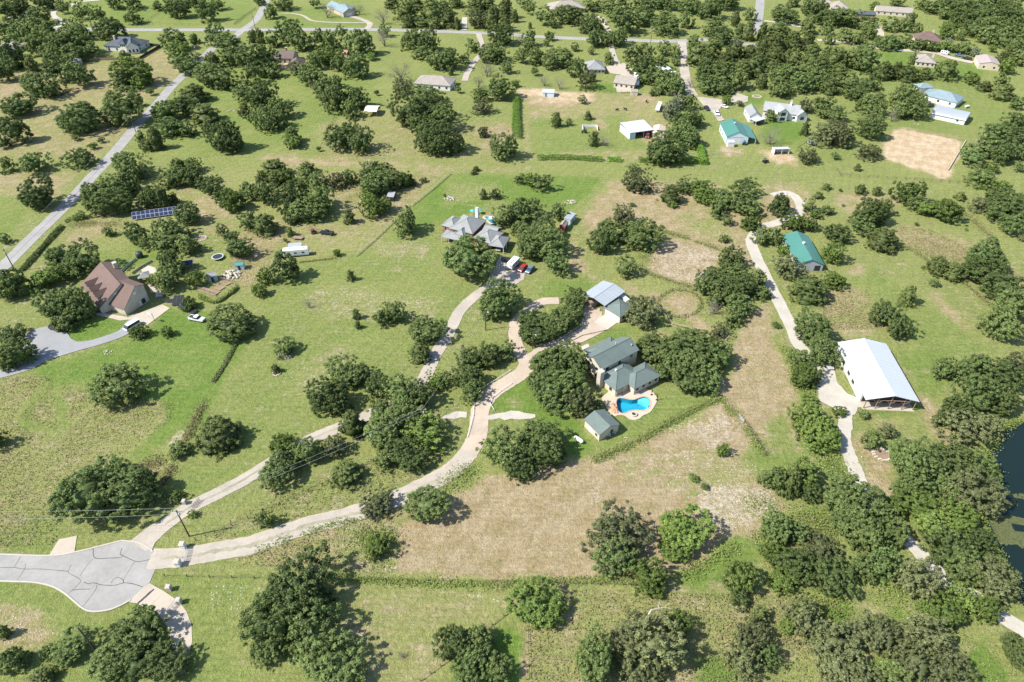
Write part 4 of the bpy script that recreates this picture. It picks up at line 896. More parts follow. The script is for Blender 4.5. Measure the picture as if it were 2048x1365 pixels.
# ------------------------------------------------------------------ buildings
class Vol:
    """A rectangular building block surveyed from three eave corners."""
    def __init__(s, root, A, B, Cc, z, t=None, W=None, org=None):
        f = (lambda p: gp(*t(*p), z)) if t else (lambda p: gp(*p, z))
        a, b, c = f(A), f(B), f(Cc)
        s.o = Vector((a.x, a.y, 0)); u = Vector((b.x-a.x, b.y-a.y, 0)); s.L = u.length; s.u = u.normalized()
        v = Vector((-s.u.y, s.u.x, 0)); w = Vector((c.x-a.x, c.y-a.y, 0)).dot(v)
        s.v = v if w > 0 else -v; s.W = W or abs(w); s.z = z; s.root = root; s.oh = .4
    def P(s, a, b, z):
        p = s.o + s.u*a + s.v*b; return (p.x, p.y, z)
    def build(s, mb, name, m, parent=None):
        return mb.build(name, m, parent or s.root, org=tuple(s.root.location) if parent is None else tuple(s.root.location))
    def fix(s, pts):        # keep outward winding when v is flipped
        return pts
    def walls(s, m, roof='gable', rise=0, oh=.4, z0=0.0, name='wall', z2=None, rf=.5):
        s.oh = oh; L, W, z = s.L, s.W, s.z - .06
        mb = MB(); P = s.P; a0, a1, b0, b1 = oh, L-oh, oh, W-oh
        if roof in ('gable', 'salt'):
            zb = (z2 if z2 is not None else s.z) - .06
            rt = s.z + rise - .06
            def h(b):
                k = W*rf
                return z + (rt - z) * b / k if b <= k else rt + (zb - rt) * (b-k) / (W-k)
            bs = [b0, W*rf, b1]; top = [h(b) - .08 for b in bs]
            for a, rev in ((a0, 0), (a1, 1)):
                mb.poly([P(a, b0, z0), P(a, b1, z0), P(a, b1, top[2]), P(a, bs[1], top[1]), P(a, b0, top[0])])
            mb.poly([P(a0, b0, z0), P(a1, b0, z0), P(a1, b0, top[0]), P(a0, b0, top[0])])
            mb.poly([P(a0, b1, z0), P(a1, b1, z0), P(a1, b1, top[2]), P(a0, b1, top[2])])
        elif roof == 'shed':
            zb = s.z + rise
            h = lambda b: z + (zb - s.z) * b / W - .08
            mb.poly([P(a0,b0,z0),P(a1,b0,z0),P(a1,b0,h(b0)),P(a0,b0,h(b0))]); mb.poly([P(a0,b1,z0),P(a1,b1,z0),P(a1,b1,h(b1)),P(a0,b1,h(b1))])
            for a in (a0, a1): mb.poly([P(a,b0,z0),P(a,b1,z0),P(a,b1,h(b1)),P(a,b0,h(b0))])
        else:
            mb.hexa([P(a0,b0,z0),P(a1,b0,z0),P(a1,b1,z0),P(a0,b1,z0)], [P(a0,b0,z),P(a1,b0,z),P(a1,b1,z),P(a0,b1,z)])
        return s.build(mb, name, m)
    def roof(s, m, kind='gable', rise=2.0, th=.16, z2=None, rf=.5, cap=None, rib=None):
        L, W, z = s.L, s.W, s.z; P = s.P; mb = MB(); lines = []
        if kind in ('gable', 'salt', 'shed'):
            zb = z2 if z2 is not None else z
            pr = [(0, z), (W*rf, z+rise), (W, zb)] if kind != 'shed' else [(0, z), (W, z+rise)]
            top = [P(0, b, q) for b, q in pr] ; low = [P(0, b, q-th) for b, q in reversed(pr)]
            A = top + low
            B = [P(L, b, q) for b, q in pr] + [P(L, b, q-th) for b, q in reversed(pr)]
            mb.hexa(A, B)
            if kind != 'shed': lines.append((P(0, W*rf, z+rise), P(L, W*rf, z+rise)))
        else:
            h = min(L, W)/2
            if L >= W: r0, r1 = P(h, W/2, z+rise), P(L-h*.999, W/2, z+rise)
            else: r0, r1 = P(L/2, h, z+rise), P(L/2, W-h*.999, z+rise)
            c = [P(0,0,z), P(L,0,z), P(L,W,z), P(0,W,z)]; d = [P(0,0,z-th), P(L,0,z-th), P(L,W,z-th), P(0,W,z-th)]
            if L >= W:
                for f in ([c[0],c[1],r1,r0],[c[2],c[3],r0,r1],[c[1],c[2],r1],[c[3],c[0],r0]): mb.poly(f)
                lines += [(c[0],r0),(c[3],r0),(c[1],r1),(c[2],r1)]
            else:
                for f in ([c[1],c[2],r1,r0],[c[3],c[0],r0,r1],[c[0],c[1],r0],[c[2],c[3],r1]): mb.poly(f)
                lines += [(c[0],r0),(c[1],r0),(c[2],r1),(c[3],r1)]
            if (Vector(r0)-Vector(r1)).length > .3: lines.append((r0, r1))
            for i in range(4):
                j = (i+1) % 4; mb.poly([c[i],c[j],d[j],d[i]])
            mb.poly(d[::-1])
        r = s.build(mb, 'roof', m)
        for p, q in lines:
            mb = MB(); mb.bar(p, q, .13, 5); s.build(mb, 'ridge_cap', cap or m, r)
        if rib:
            kk = int(L / 1.6)
            for i in range(1, kk):
                a = L * i / kk
                for (b, q), (b2, q2) in zip(pr, pr[1:]):
                    mb = MB(); mb.bar(P(a, b, q+.01), P(a, b2, q2+.01), .05, 4); s.build(mb, 'seam', m, r)
        return r
    def side(s, k):
        L, W, o = s.L, s.W, s.oh
        e = .02
        return {0: (s.P(o,o,0), s.P(L-o,o,0), -s.v), 1: (s.P(L-o,o,0), s.P(L-o,W-o,0), s.u), 2: (s.P(L-o,W-o,0), s.P(o,W-o,0), s.v), 3: (s.P(o,W-o,0), s.P(o,o,0), -s.u)}[k]
    def panel(s, k, t, z, w, h, name, m, parent=None, out=.03, th=.06):
        p, q, n = s.side(k); p, q = Vector(p), Vector(q); d = (q-p).normalized(); c = p + (q-p)*t
        b = [c - d*w/2 - n*th, c + d*w/2 - n*th, c + d*w/2 + n*out, c - d*w/2 + n*out]
        mb = MB(); mb.hexa([(v.x, v.y, z) for v in b], [(v.x, v.y, z+h) for v in b])
        return s.build(mb, name, m, parent)
    def window(s, k, t, z=1.0, w=1.2, h=1.3, frame=None):
        f = s.panel(k, t, z-.08, w+.18, h+.16, 'window', frame or M_WHITE, out=.03)
        s.panel(k, t, z, w, h, 'pane', M_GLASS, f, out=.05)
    def windows(s, k, n, **kw):
        for i in range(n): s.window(k, (i+.5)/n, **kw)
    def door(s, k, t, w=1.0, h=2.1, m=None):
        d = s.panel(k, t, .02, w, h, 'door', m or M_BROWNW, out=.04)
        return d
    def garage(s, k, t, w=4.8, h=2.4, m=None):
        d = s.panel(k, t, .02, w, h, 'garage_door', m or M_WHITE, out=.05)
        for i in range(1, 4): s.panel(k, t, .02 + h*i/4, w-.1, .05, 'door_groove', M_GREYW, d, out=.056)
    def post(s, a, b, h=None, r=.09, m=None):
        p = s.P(a, b, 0); mb = MB(); mb.box(p[0]-r, p[0]+r, p[1]-r, p[1]+r, 0, (h or s.z) - .12); s.build(mb, 'post', m or M_WHITE)
    def block(s, a0, a1, b0, b1, z0, z1, name, m):
        mb = MB(); P = s.P
        mb.hexa([P(a0,b0,z0),P(a1,b0,z0),P(a1,b1,z0),P(a0,b1,z0)], [P(a0,b0,z1),P(a1,b0,z1),P(a1,b1,z1),P(a0,b1,z1)])
        return s.build(mb, name, m)
    def chimney(s, a, b, z0, z1, w=1.0, m=None):
        c = s.block(a-w/2, a+w/2, b-w/2, b+w/2, z0, z1, 'chimney', m or M_STONE)
        mb = MB(); P = s.P; k = w/2+.08
        mb.hexa([P(a-k,b-k,z1),P(a+k,b-k,z1),P(a+k,b+k,z1),P(a-k,b+k,z1)], [P(a-k,b-k,z1+.15),P(a+k,b-k,z1+.15),P(a+k,b+k,z1+.15),P(a-k,b+k,z1+.15)])
        s.build(mb, 'chimney_cap', M_KERB, c)
def building(name, label, cat, at_px, t=None):
    p = gp(*(t(*at_px) if t else at_px))
    return tag(empty(name, (p.x, p.y, 0)), label, cat)
def vents(vol, spots, zf, r=.18, m=None):
    for a, b in spots:
        p = vol.P(a, b, zf(b)); mb = MB(); mb.lathe(p, [(r, -.1), (r, .35), (r*1.3, .38), (r*1.2, .5)], 8); vol.build(mb, 'roof_vent', m or M_STEEL)

# --- main house with the green roof
z1 = tile(1140, 660, 9.752)
H = building('house', 'cream two-storey house with green-grey hipped roofs beside the swimming pool', 'house', (900, 900), z1)
v1 = Vol(H, (610,785), (1355,395), (480,420), 5.7, z1, W=8.4)
v1.walls(M_CREAM, 'gable', 2.3); v1.roof(R_GREEN, 'gable', 2.3)
v1.windows(3, 2, z=3.6); v1.windows(0, 3, z=3.9, h=1.1); v1.window(3, .3, .9); v1.window(3, .75, .9)
vents(v1, [(v1.L*.65, 5.2), (v1.L*.9, 2.2)], lambda b: 5.7 + 2.3*(1-abs(b-4.2)/4.2))
v2 = Vol(H, (265,395), (800,130), (560,560), 3.1, z1, W=7.5)
v2.walls(M_CREAM, 'hip'); v2.roof(R_GREEN, 'hip', 2.0); v2.windows(0, 3); v2.door(0, .12, m=M_BROWNW)
v3 = Vol(H, (890,1195), (1440,905), (640,985), 2.9, z1, W=9.5)
v3.walls(M_CREAM, 'hip', oh=.5); v3.roof(R_GREEN, 'hip', 2.5)
v3.chimney(-.4, 6.6, 0, 6.3, 1.6); vents(v3, [(4.2, 5.0)], lambda b: 5.3, .3, M_WHITE)
v3.windows(3, 2, z=.8, h=1.6)
v4 = Vol(H, (1255,1160), (1790,890), (835,845), 2.85, z1, W=7.6)
v4.oh = .5
v4.walls(M_CREAM, 'hip', oh=.5); v4.roof(R_GREEN, 'hip', 2.0)
v4.windows(0, 4, z=1.1, w=1.1, h=1.0, frame=M_WHITE); v4.windows(1, 2); v4.windows(3, 1, w=2, h=1.8, z=.4)
for a in (.4, 3.2): v3.post(a, .4, m=M_CREAM)
# patio cover between the two hips
v5 = Vol(H, (890,1195), (1130,1070), (1010,1290), 2.75, z1, W=3.2)
v5.post(.3, .1, m=M_CREAM); v5.post(3.4, .1, m=M_CREAM); v5.post(1.9, .1, m=M_CREAM)
v4.post(.3, .3, m=M_CREAM)

# --- pool with its deck
DECK = W2([(620,370),(650,320),(720,265),(770,205),(850,130),(1000,60),(1250,60),(1420,140),(1520,200),(1600,225),(1660,300),(1700,370),(1692,430),(1640,530),(1560,640),(1430,700),(1360,760),(1270,790),(1180,780),(1110,735),(1060,702),(940,692),(880,715),(800,660),(740,600),(700,520),(650,430)], POOL_T)
def ring_mesh(outer, inner, z):
    a = [Vector((p[0], p[1], z)) for p in outer]; b = [Vector((p[0], p[1], z)) for p in inner]
    mb = MB(); pts = a + b; mb.v = [tuple(p) for p in pts]
    for t in tessellate_polygon([a, b]):
        p, q, r = (pts[i] for i in t)
        mb.f.append(tuple(t) if (q-p).cross(r-p).z > 0 else (t[0], t[2], t[1]))
    return mb
pool_s = [(p.x, p.y) for p in smooth(POOL, 3, True)]
deck_s = [(p.x, p.y) for p in smooth(DECK, 3, True)]
pc = Vector((sum(p[0] for p in POOL)/len(POOL), sum(p[1] for p in POOL)/len(POOL), 0))
def off(P, d):
    out = []
    n = len(P)
    ar = sum(P[i][0]*P[(i+1) % n][1] - P[(i+1) % n][0]*P[i][1] for i in range(n))
    sg = 1 if ar > 0 else -1
    for i in range(n):
        a, b_ = Vector(P[i-1]), Vector(P[(i+1) % n]); t = (b_-a).normalized(); q = Vector((t.y, -t.x))*sg
        out.append((P[i][0]+q.x*d, P[i][1]+q.y*d))
    return out
pool = tag(empty('swimming_pool', (pc.x, pc.y, 0)), 'kidney-shaped turquoise swimming pool with brick coping in a tan deck', 'swimming pool')
org = (pc.x, pc.y, 0)
cope = off(pool_s, .38)
mb = ring_mesh(deck_s, cope, .17)
for a, b_ in zip(deck_s, deck_s[1:]+deck_s[:1]): mb.poly([(a[0],a[1],0),(b_[0],b_[1],0),(b_[0],b_[1],.17),(a[0],a[1],.17)])
tag(mb.build('pool_deck', M_DECK), kind='structure')
M_COPE = mat('coping_brick', (.46, .29, .19), .9, .3, 4)
mb = ring_mesh(cope, pool_s, .22)
for a, b_ in zip(cope, cope[1:]+cope[:1]): mb.poly([(a[0],a[1],.1),(b_[0],b_[1],.1),(b_[0],b_[1],.22),(a[0],a[1],.22)])
mb.build('coping', M_COPE, pool, org=org)
M_TILE = mat('pool_plaster', (.09, .38, .50), .6, .35, 1.6)
mb = MB()
for a, b_ in zip(pool_s, pool_s[1:]+pool_s[:1]): mb.poly([(a[0],a[1],.22),(b_[0],b_[1],.22),(b_[0],b_[1],-1.5),(a[0],a[1],-1.5)])
flat(mb, pool_s, -1.5)
mb.build('basin', M_TILE, pool, org=org)
M_WATER = bpy.data.materials.new('pool_water'); M_WATER.use_nodes = True
_t = M_WATER.node_tree; _N = _t.nodes; _L = _t.links
_N.remove(_N['Principled BSDF'])
_tr = _N.new('ShaderNodeBsdfTransparent'); _tr.inputs[0].default_value = (.42, .86, .92, 1)
_gl = _N.new('ShaderNodeBsdfGlossy'); _gl.inputs['Roughness'].default_value = .05
_fr = _N.new('ShaderNodeFresnel'); _fr.inputs[0].default_value = 1.33; _mx = _N.new('ShaderNodeMixShader')
_no = _N.new('ShaderNodeTexNoise'); _no.inputs['Scale'].default_value = 2.5
_bp = _N.new('ShaderNodeBump'); _bp.inputs['Strength'].default_value = .25; _L.new(_no.outputs['Fac'], _bp.inputs['Height'])
_L.new(_bp.outputs[0], _gl.inputs['Normal']); _L.new(_bp.outputs[0], _fr.inputs['Normal'])
_L.new(_fr.outputs[0], _mx.inputs[0]); _L.new(_tr.outputs[0], _mx.inputs[1]); _L.new(_gl.outputs[0], _mx.inputs[2]); _L.new(_mx.outputs[0], _N['Material Output'].inputs[0])
mb = MB(); flat(mb, off(pool_s, -.01), .06); mb.build('pool_water', M_WATER, pool, org=org)
shelf = W2([(1320,378),(1420,345),(1470,344),(1510,357),(1545,392),(1560,430),(1560,480),(1530,500),(1480,460),(1420,430),(1360,405)], POOL_T)
mb = MB(); flat(mb, shelf, -.28)
for a, b_ in zip(shelf, shelf[1:]+shelf[:1]): mb.poly([(a[0],a[1],-.28),(b_[0],b_[1],-.28),(b_[0],b_[1],-1.49),(a[0],a[1],-1.49)])
mb.build('tanning_shelf', mat('shelf_plaster', (.62,.72,.74), .6, .1), pool, org=org)
# boulders and raised brick bed by the pool, fire pit, patio umbrellas folded
for k, (x, y, s) in enumerate([(820,500,.8),(855,560,.9),(890,600,.7),(850,625,.8),(910,640,.5)]):
    g = gp(*POOL_T(x, y)); bm = bmesh.new(); bmesh.ops.create_icosphere(bm, subdivisions=2, radius=s)
    for q in bm.verts: q.co *= random.uniform(.8, 1.15); q.co.z *= .7
    me = bpy.data.meshes.new('boulder'); bm.to_mesh(me); bm.free(); me.materials.append(mat('sandstone', (.45, .27, .16), .95, .35, 2, .5))
    o = link(bpy.data.objects.new('boulder', me)); o.location = (g.x, g.y, .3)
    tag(o, ['largest brown sandstone boulder at the pool edge by the shed', 'tan boulder in the pool-side rock pile, second from the shed', 'brown boulder touching the pool coping', 'low boulder in the pool-side rock pile nearest the shed', 'smallest brown boulder beside the pool coping'][[1, 0, 2, 3, 4][k]], 'boulder', 'rock pile at the pool')
g = gp(*POOL_T(1245, 690)); mb = MB(); mb.lathe((0,0,0), [(.95,0),(.95,.45),(.62,.45),(.62,.1)], 18)
fp = tag(empty('fire_pit', (g.x, g.y, .17)), 'round stone fire pit on the lobe of the pool deck', 'fire pit')
mb.build('ring', M_STONE, fp); mb = MB(); mb.lathe((0,0,0), [(.6,.05),(.55,.2),(.1,.3)], 10); mb.build('ash_bed', M_DARK, fp)
for (x, y), lab in (((1590,300), 'dark folded umbrella on the far end of the pool deck'), ((1690,400), 'dark umbrella stand at the deck corner by the tanning shelf')):
    g = gp(*POOL_T(x, y)); r = tag(empty('folded_umbrella', (g.x, g.y, .17)), lab, 'umbrella')
    mb = MB(); mb.lathe((0,0,0), [(.35,0),(.35,.1),(.05,.12),(.04,1.0)], 10); mb.build('base', M_DARK, r)
    mb = MB(); mb.lathe((0,0,0), [(.1,.9),(.2,1.2),(.12,2.0),(.03,2.5)], 8); mb.build('canopy', M_DARK, r)

# --- pool house / shed
S = building('pool_shed', 'cream shed with green gable roof standing next to the pool', 'shed', (620, 950), POOL_T)
s1 = Vol(S, (575,1080), (265,770), (985,875), 2.9, POOL_T)
s1.walls(M_CREAM, 'gable', 1.5, oh=.3); s1.roof(R_GREEN, 'gable', 1.5)
s1.window(0, .2, 1.0, 1.0, 1.0, M_WHITE); s1.panel(0, .62, .05, 1.8, 2.1, 'double_door', M_WHITE); s1.door(3, .35, m=M_DARK)
for k, (x, y, s) in enumerate([(700,1110,.5),(770,1090,.6),(830,1060,.6),(880,1050,.5)]):
    g = gp(*POOL_T(x, y)); mb = MB(); mb.lathe((0,0,0), [(s*.5,0),(s*.62,s*.6),(s*.6,s*1.3),(s*.2,s*1.4)], 9)
    r = tag(empty('storage_bin', (g.x, g.y, 0)), ['dark bin at the shed door', 'grey bin against the shed gable wall', 'blue-grey bin in the middle of the shed gable wall', 'bin at the pool end of the shed gable wall'][k], 'bin', 'bins along the shed wall')
    mb.build('body', [M_DARK, M_GREYW, mat('blue_plastic', (.10, .17, .26), .5), M_GREYW][k], r); mb = MB(); mb.lathe((0,0,s*1.4), [(s*.62,0),(s*.62,.06),(s*.2,.1)], 9); mb.build('lid', M_GREYW, r)

# --- garage and metal barn
z3 = tile(1140, 545, 9.752)
G1 = building('garage', 'cream garage with green pyramid roof and pale concrete apron', 'garage', (900, 750), z3)
g1 = Vol(G1, (640,672), (980,880), (930,490), 3.0, z3)
g1.walls(M_CREAM, 'hip', oh=.35); g1.roof(R_GREEN, 'hip', 2.1); g1.garage(0, .58, 5.0, 2.4); g1.door(0, .1, m=M_WHITE); g1.windows(1, 2)
B1 = building('metal_barn', 'open barn with silver metal roof behind the green-roofed garage', 'barn', (650, 420), z3)
b1 = Vol(B1, (680,655), (1080,370), (290,400), 4.2, z3)
b1.roof(R_SILVER, 'gable', .9, rib=True)
for a in (.05, .35, .65, .95):
    for b in (.04, .96): b1.post(a*b1.L, b*b1.W, m=M_BROWNW)
b1.block(b1.L*.55, b1.L-.3, .4, b1.W-.4, 0, 4.0, 'wall', M_TAN)
b1.block(.8, b1.L*.5, b1.W*.55, b1.W-1, 0, 2.2, 'hay_stack', M_WOOD)
lb = Vol(B1, (1100,560), (1170,525), (985,480), 2.6, z3, W=3.8); lb.walls(M_WHITE, 'shed', .5, oh=.15); lb.roof(R_WHITE, 'shed', .5)

# --- left house, red-brown roof
z4 = tile(140, 500, 9.752)
H2 = building('house', 'stone house with steep red-brown roof, dormers and a tan chimney', 'house', (900, 850), z4)
h1 = Vol(H2, (1050,1175), (745,1060), (1600,890), 2.7, z4)
h1.walls(M_STONE, 'salt', 5.6, oh=.3, rf=.66, z2=7.0); h1.roof(R_BROWN, 'salt', 5.6, rf=.66, z2=7.0)
h1.garage(3, .62, 4.6, 2.3, M_TAN); h1.window(3, .22, .3, 1.6, 2.0); h1.door(3, .40, m=M_WHITE)
h1.panel(3, .42, 5.4, .9, .9, 'vent', M_WHITE)
h2 = Vol(H2, (565,1150), (195,690), (1310,830), 2.6, z4)
h2.walls(M_STONE, 'salt', 5.9, oh=.35, rf=.70, z2=6.6); h2.roof(R_BROWN, 'salt', 5.9, rf=.70, z2=6.6); h2.windows(0, 4); h2.panel(3, .5, 5.0, .9, .9, 'vent', M_WHITE); h2.windows(2, 4)
h2.chimney(h2.L*.72, h2.W*.93, 0, 9.3, 1.3, M_TAN)
for i in range(3):
    a = h2.L*(.26 + .22*i); b = h2.W*.19
    mb = MB(); P = h2.P; hw = 1.0
    mb.hexa([P(a-hw,b-1.2,3.4),P(a+hw,b-1.2,3.4),P(a+hw,b+2.2,3.4),P(a-hw,b+2.2,3.4)], [P(a-hw,b-1.2,5.0),P(a+hw,b-1.2,5.0),P(a+hw,b+2.2,5.0),P(a-hw,b+2.2,5.0)])
    d = h2.build(mb, 'dormer', M_CREAM)
    mb = MB(); k = hw+.3
    mb.hexa([P(a-k,b-1.5,4.9),P(a,b-1.5,6.4),P(a+k,b-1.5,4.9),P(a,b-1.5,6.2)], [P(a-k,b+1.6,4.9),P(a,b+3.0,6.4),P(a+k,b+1.6,4.9),P(a,b+3.0,6.2)])
    h2.build(mb, 'dormer_roof', R_BROWN, d)
    mb = MB(); mb.hexa([P(a-.5,b-1.26,3.7),P(a+.5,b-1.26,3.7),P(a+.5,b-1.1,3.7),P(a-.5,b-1.1,3.7)], [P(a-.5,b-1.26,4.8),P(a+.5,b-1.26,4.8),P(a+.5,b-1.1,4.8),P(a-.5,b-1.1,4.8)])
    h2.build(mb, 'dormer_pane', M_GLASS, d)

# --- neighbour house with grey hipped roofs
z5 = tile(860, 410, 9.752)
H3 = building('house', 'brick house with many grey hipped roofs and a carport behind the large oak', 'house', (800, 620), z5)
a1 = Vol(H3, (365,455), (830,570), (1130,330), 4.3, z5, W=12.5); a1.walls(M_BRICK, 'hip'); a1.roof(R_GREY, 'hip', 2.8); a1.windows(0, 3, z=2.4); a1.windows(1, 2, z=2.4)
a2 = Vol(H3, (215,395), (480,470), (480,255), 4.1, z5, W=8.5); a2.walls(M_BRICK, 'hip'); a2.roof(R_GREY, 'hip', 2.0); a2.windows(0, 2, z=2.2); a2.windows(3, 2, z=2.2)
a3 = Vol(H3, (200,620), (640,715), (360,480), 2.7, z5, W=6.0); a3.roof(R_GREY, 'hip', 1.2)
for a in (.3, .35*a3.L, .65*a3.L): a3.post(a, .3)
a4 = Vol(H3, (480,565), (650,610), (600,440), 3.9, z5, W=5.5); a4.walls(M_WHITE, 'hip', oh=.3); a4.roof(R_GREY, 'hip', 1.6); a4.windows(0, 2, z=1.6, h=1.6); a4.windows(1, 1, z=1.6, h=1.6)
a5 = Vol(H3, (1130,790), (1440,838), (1605,650), 3.0, z5, W=8.5); a5.roof(R_GREY, 'hip', 1.9)
for a in (.3, a5.L-.3):
    for b in (.3, a5.W*.5, a5.W-.3): a5.post(a, b, r=.16)
a6 = Vol(H3, (820,640), (1180,760), (1330,520), 3.1, z5, W=10.0); a6.walls(M_BRICK, 'hip'); a6.roof(R_GREY, 'hip', 2.1); a6.windows(0, 2)
a7 = Vol(H3, (1000,520), (1270,590), (1330,420), 3.0, z5, W=6.5); a7.walls(M_BRICK, 'gable', 1.4); a7.roof(R_GREY, 'gable', 1.4)
a1.chimney(a1.L*.62, a1.W-.4, 0, 9.0, 1.2, M_WHITE)

# --- green-roofed long house, right
H4 = building('house', 'long grey house with teal metal gable roof beside the white gravel drive', 'house', (300, 640), t31)
c1 = Vol(H4, (455,757), (325,525), (268,717), 3.0, t31, W=10.5); c1.walls(M_GREYW, 'gable', 2.2, oh=.3); c1.roof(R_TEAL, 'gable', 2.2, rib=True)
c1.window(3, .3, .9); c1.panel(3, .8, .1, 2.2, 2.3, 'garage_door', M_DARK); c1.windows(0, 4)
vents(c1, [(c1.L*.55, c1.W*.5)], lambda b: 5.2, .45, M_WHITE)

# --- white barn house
H5 = building('barn_house', 'big white metal barn with low gable roof and open timber porch', 'barn', (1752, 740))
w1 = Vol(H5, (1724.6,786.2), (1675,684.7), (1828.5,785.3), 3.9)
w1.walls(M_WHITE, 'gable', 2.0, oh=.25)
w1.roof(R_WHITE, 'gable', 2.0, rib=True)
for i, t_ in enumerate((.30, .47, .70)): w1.window(0, t_, 1.2, 1.7, 1.1, M_BROWNW)
# porch: recessed dark front with posts and braces
w1.panel(3, .5, .1, w1.W-1.6, 3.1, 'porch_back_wall', M_DARK, out=.06)
pr = w1.roof
mbp = MB(); P = w1.P
for k, b in enumerate([.6, w1.W*.25, w1.W*.5, w1.W*.75, w1.W-.6]):
    mb = MB(); p, q = Vector(P(-2.6, b, 0)), Vector(P(-2.6, b, 3.6 + (2.0 if k == 2 else .9 if k in (1, 3) else 0))); mb.bar(p, q, .14, 5); w1.build(mb, 'post', M_BROWNW)
    if k in (1, 2, 3):
        for sg in (-1, 1):
            mb = MB(); mb.bar(P(-2.6, b, 2.2), P(-2.6, b+sg*1.4, 3.6), .1, 4); w1.build(mb, 'brace', M_BROWNW)
mb = MB(); mb.bar(P(-2.6, .6, 3.55), P(-2.6, w1.W-.6, 3.55), .14, 4); w1.build(mb, 'beam', M_BROWNW)
w1.block(-3.2, .2, .2, w1.W-.2, .0, .2, 'porch_slab', M_CONC)
mb = MB(); hh = lambda b: 3.95 + 2.0*(1-abs(b-w1.W/2)/(w1.W/2))
mb.hexa([P(-3.0,0,hh(0)),P(-3.0,w1.W/2,hh(w1.W/2)),P(-3.0,w1.W,hh(w1.W)),P(-3.0,w1.W,hh(w1.W)-.15),P(-3.0,w1.W/2,hh(w1.W/2)-.15),P(-3.0,0,hh(0)-.15)],
        [P(.0,0,hh(0)),P(.0,w1.W/2,hh(w1.W/2)),P(.0,w1.W,hh(w1.W)),P(.0,w1.W,hh(w1.W)-.15),P(.0,w1.W/2,hh(w1.W/2)-.15),P(.0,0,hh(0)-.15)])
w1.build(mb, 'porch_roof', R_WHITE)

# --- teal barn and the white house group
zA = tile(1400, 170, 8.533)
H6 = building('horse_barn', 'pale blue barn with teal gable roof and sliding door', 'barn', (640, 850), zA)
d1 = Vol(H6, (455,885), (340,650), (850,905), 4.0, zA); d1.walls(M_BLUEW, 'gable', 2.7, oh=.25); d1.roof(R_TEAL, 'gable', 2.7, rib=True)
d1.panel(3, .5, .1, 3.6, 3.4, 'sliding_door', M_WHITE); d1.panel(3, .5, 3.6, 5.0, .2, 'door_track', M_GREYW, out=.1); d1.windows(0, 3, frame=M_WHITE)
vents(d1, [(d1.L*.6, d1.W*.5)], lambda b: 6.8, .5, M_STEEL)
P = d1.P; W_ = d1.W
mb = MB(); mb.hexa([P(0,W_-.1,3.85),P(d1.L,W_-.1,3.85),P(d1.L,W_+3.8,2.9),P(0,W_+3.8,2.9)], [P(0,W_-.1,3.97),P(d1.L,W_-.1,3.97),P(d1.L,W_+3.8,3.02),P(0,W_+3.8,3.02)]); d1.build(mb, 'lean_to_roof', R_TEAL)
for a in (.2, d1.L*.5, d1.L-.2): d1.post(a, W_+3.6, 3.0)
d3 = Vol(H6, (480,985), (600,985), (585,940), 2.6, zA, W=2.6); d3.walls(M_WHITE, 'shed', .4, oh=.1); d3.roof(R_WHITE, 'shed', .4)
H7 = building('house', 'white house with pale grey cross-gabled roofs and tall windows', 'house', (1400, 500), zA)
e1 = Vol(H7, (1070,440), (1690,520), (1160,280), 3.6, zA, W=11); e1.walls(M_WHITE, 'gable', 3.4); e1.roof(R_LGREY, 'gable', 3.4); e1.windows(0, 5)
e2 = Vol(H7, (1350,475), (1250,380), (1510,455), 5.2, zA); e2.walls(M_WHITE, 'gable', 2.0, oh=.3); e2.roof(R_LGREY, 'gable', 2.0); e2.window(3, .5, 3.2, 2.6, 1.8); e2.window(3, .5, .5, 2.8, 1.8)
e3 = Vol(H7, (1660,535), (1570,460), (1785,465), 3.4, zA); e3.walls(M_WHITE, 'gable', 2.4, oh=.3); e3.roof(R_LGREY, 'gable', 2.4); e3.window(3, .5, 1.0, 2.0, 1.6)
e1.chimney(e1.L*.72, e1.W*.45, 3, 9.0, 1.0, M_WHITE)
H8 = building('garage', 'white gabled garage with grey roof beside the pale carport', 'garage', (880, 480), zA)
f1 = Vol(H8, (845,540), (755,385), (1005,465), 3.4, zA); f1.walls(M_WHITE, 'gable', 2.2, oh=.3); f1.roof(R_GREY, 'gable', 2.2); f1.windows(3, 2); f1.windows(0, 2)
K1 = building('carport', 'flat white carport in front of the white gabled garage', 'carport', (950, 600), zA)
k1 = Vol(K1, (845,575), (960,628), (930,495), 2.7, zA); k1.roof(R_WHITE, 'shed', .3)
for a in (.2, k1.L-.2):
    for b in (.2, k1.W-.2): k1.post(a, b, 2.7)
K2 = building('loafing_shed', 'white open-front loafing shed on bare soil below the white house', 'shed', (1400, 1150), zA)
k2 = Vol(K2, (1280,1100), (1545,1092), (1520,1040), 3.0, zA); k2.roof(R_WHITE, 'shed', -.5)
k2.block(.1, .25, .1, k2.W-.1, 0, 2.6, 'wall', M_WHITE); k2.block(.1, k2.L-.1, k2.W-.3, k2.W-.1, 0, 2.4, 'wall', M_WHITE); k2.block(k2.L-.25, k2.L-.1, .1, k2.W-.1, 0, 2.6, 'wall', M_WHITE)
k2.post(k2.L*.5, .2, 2.9)

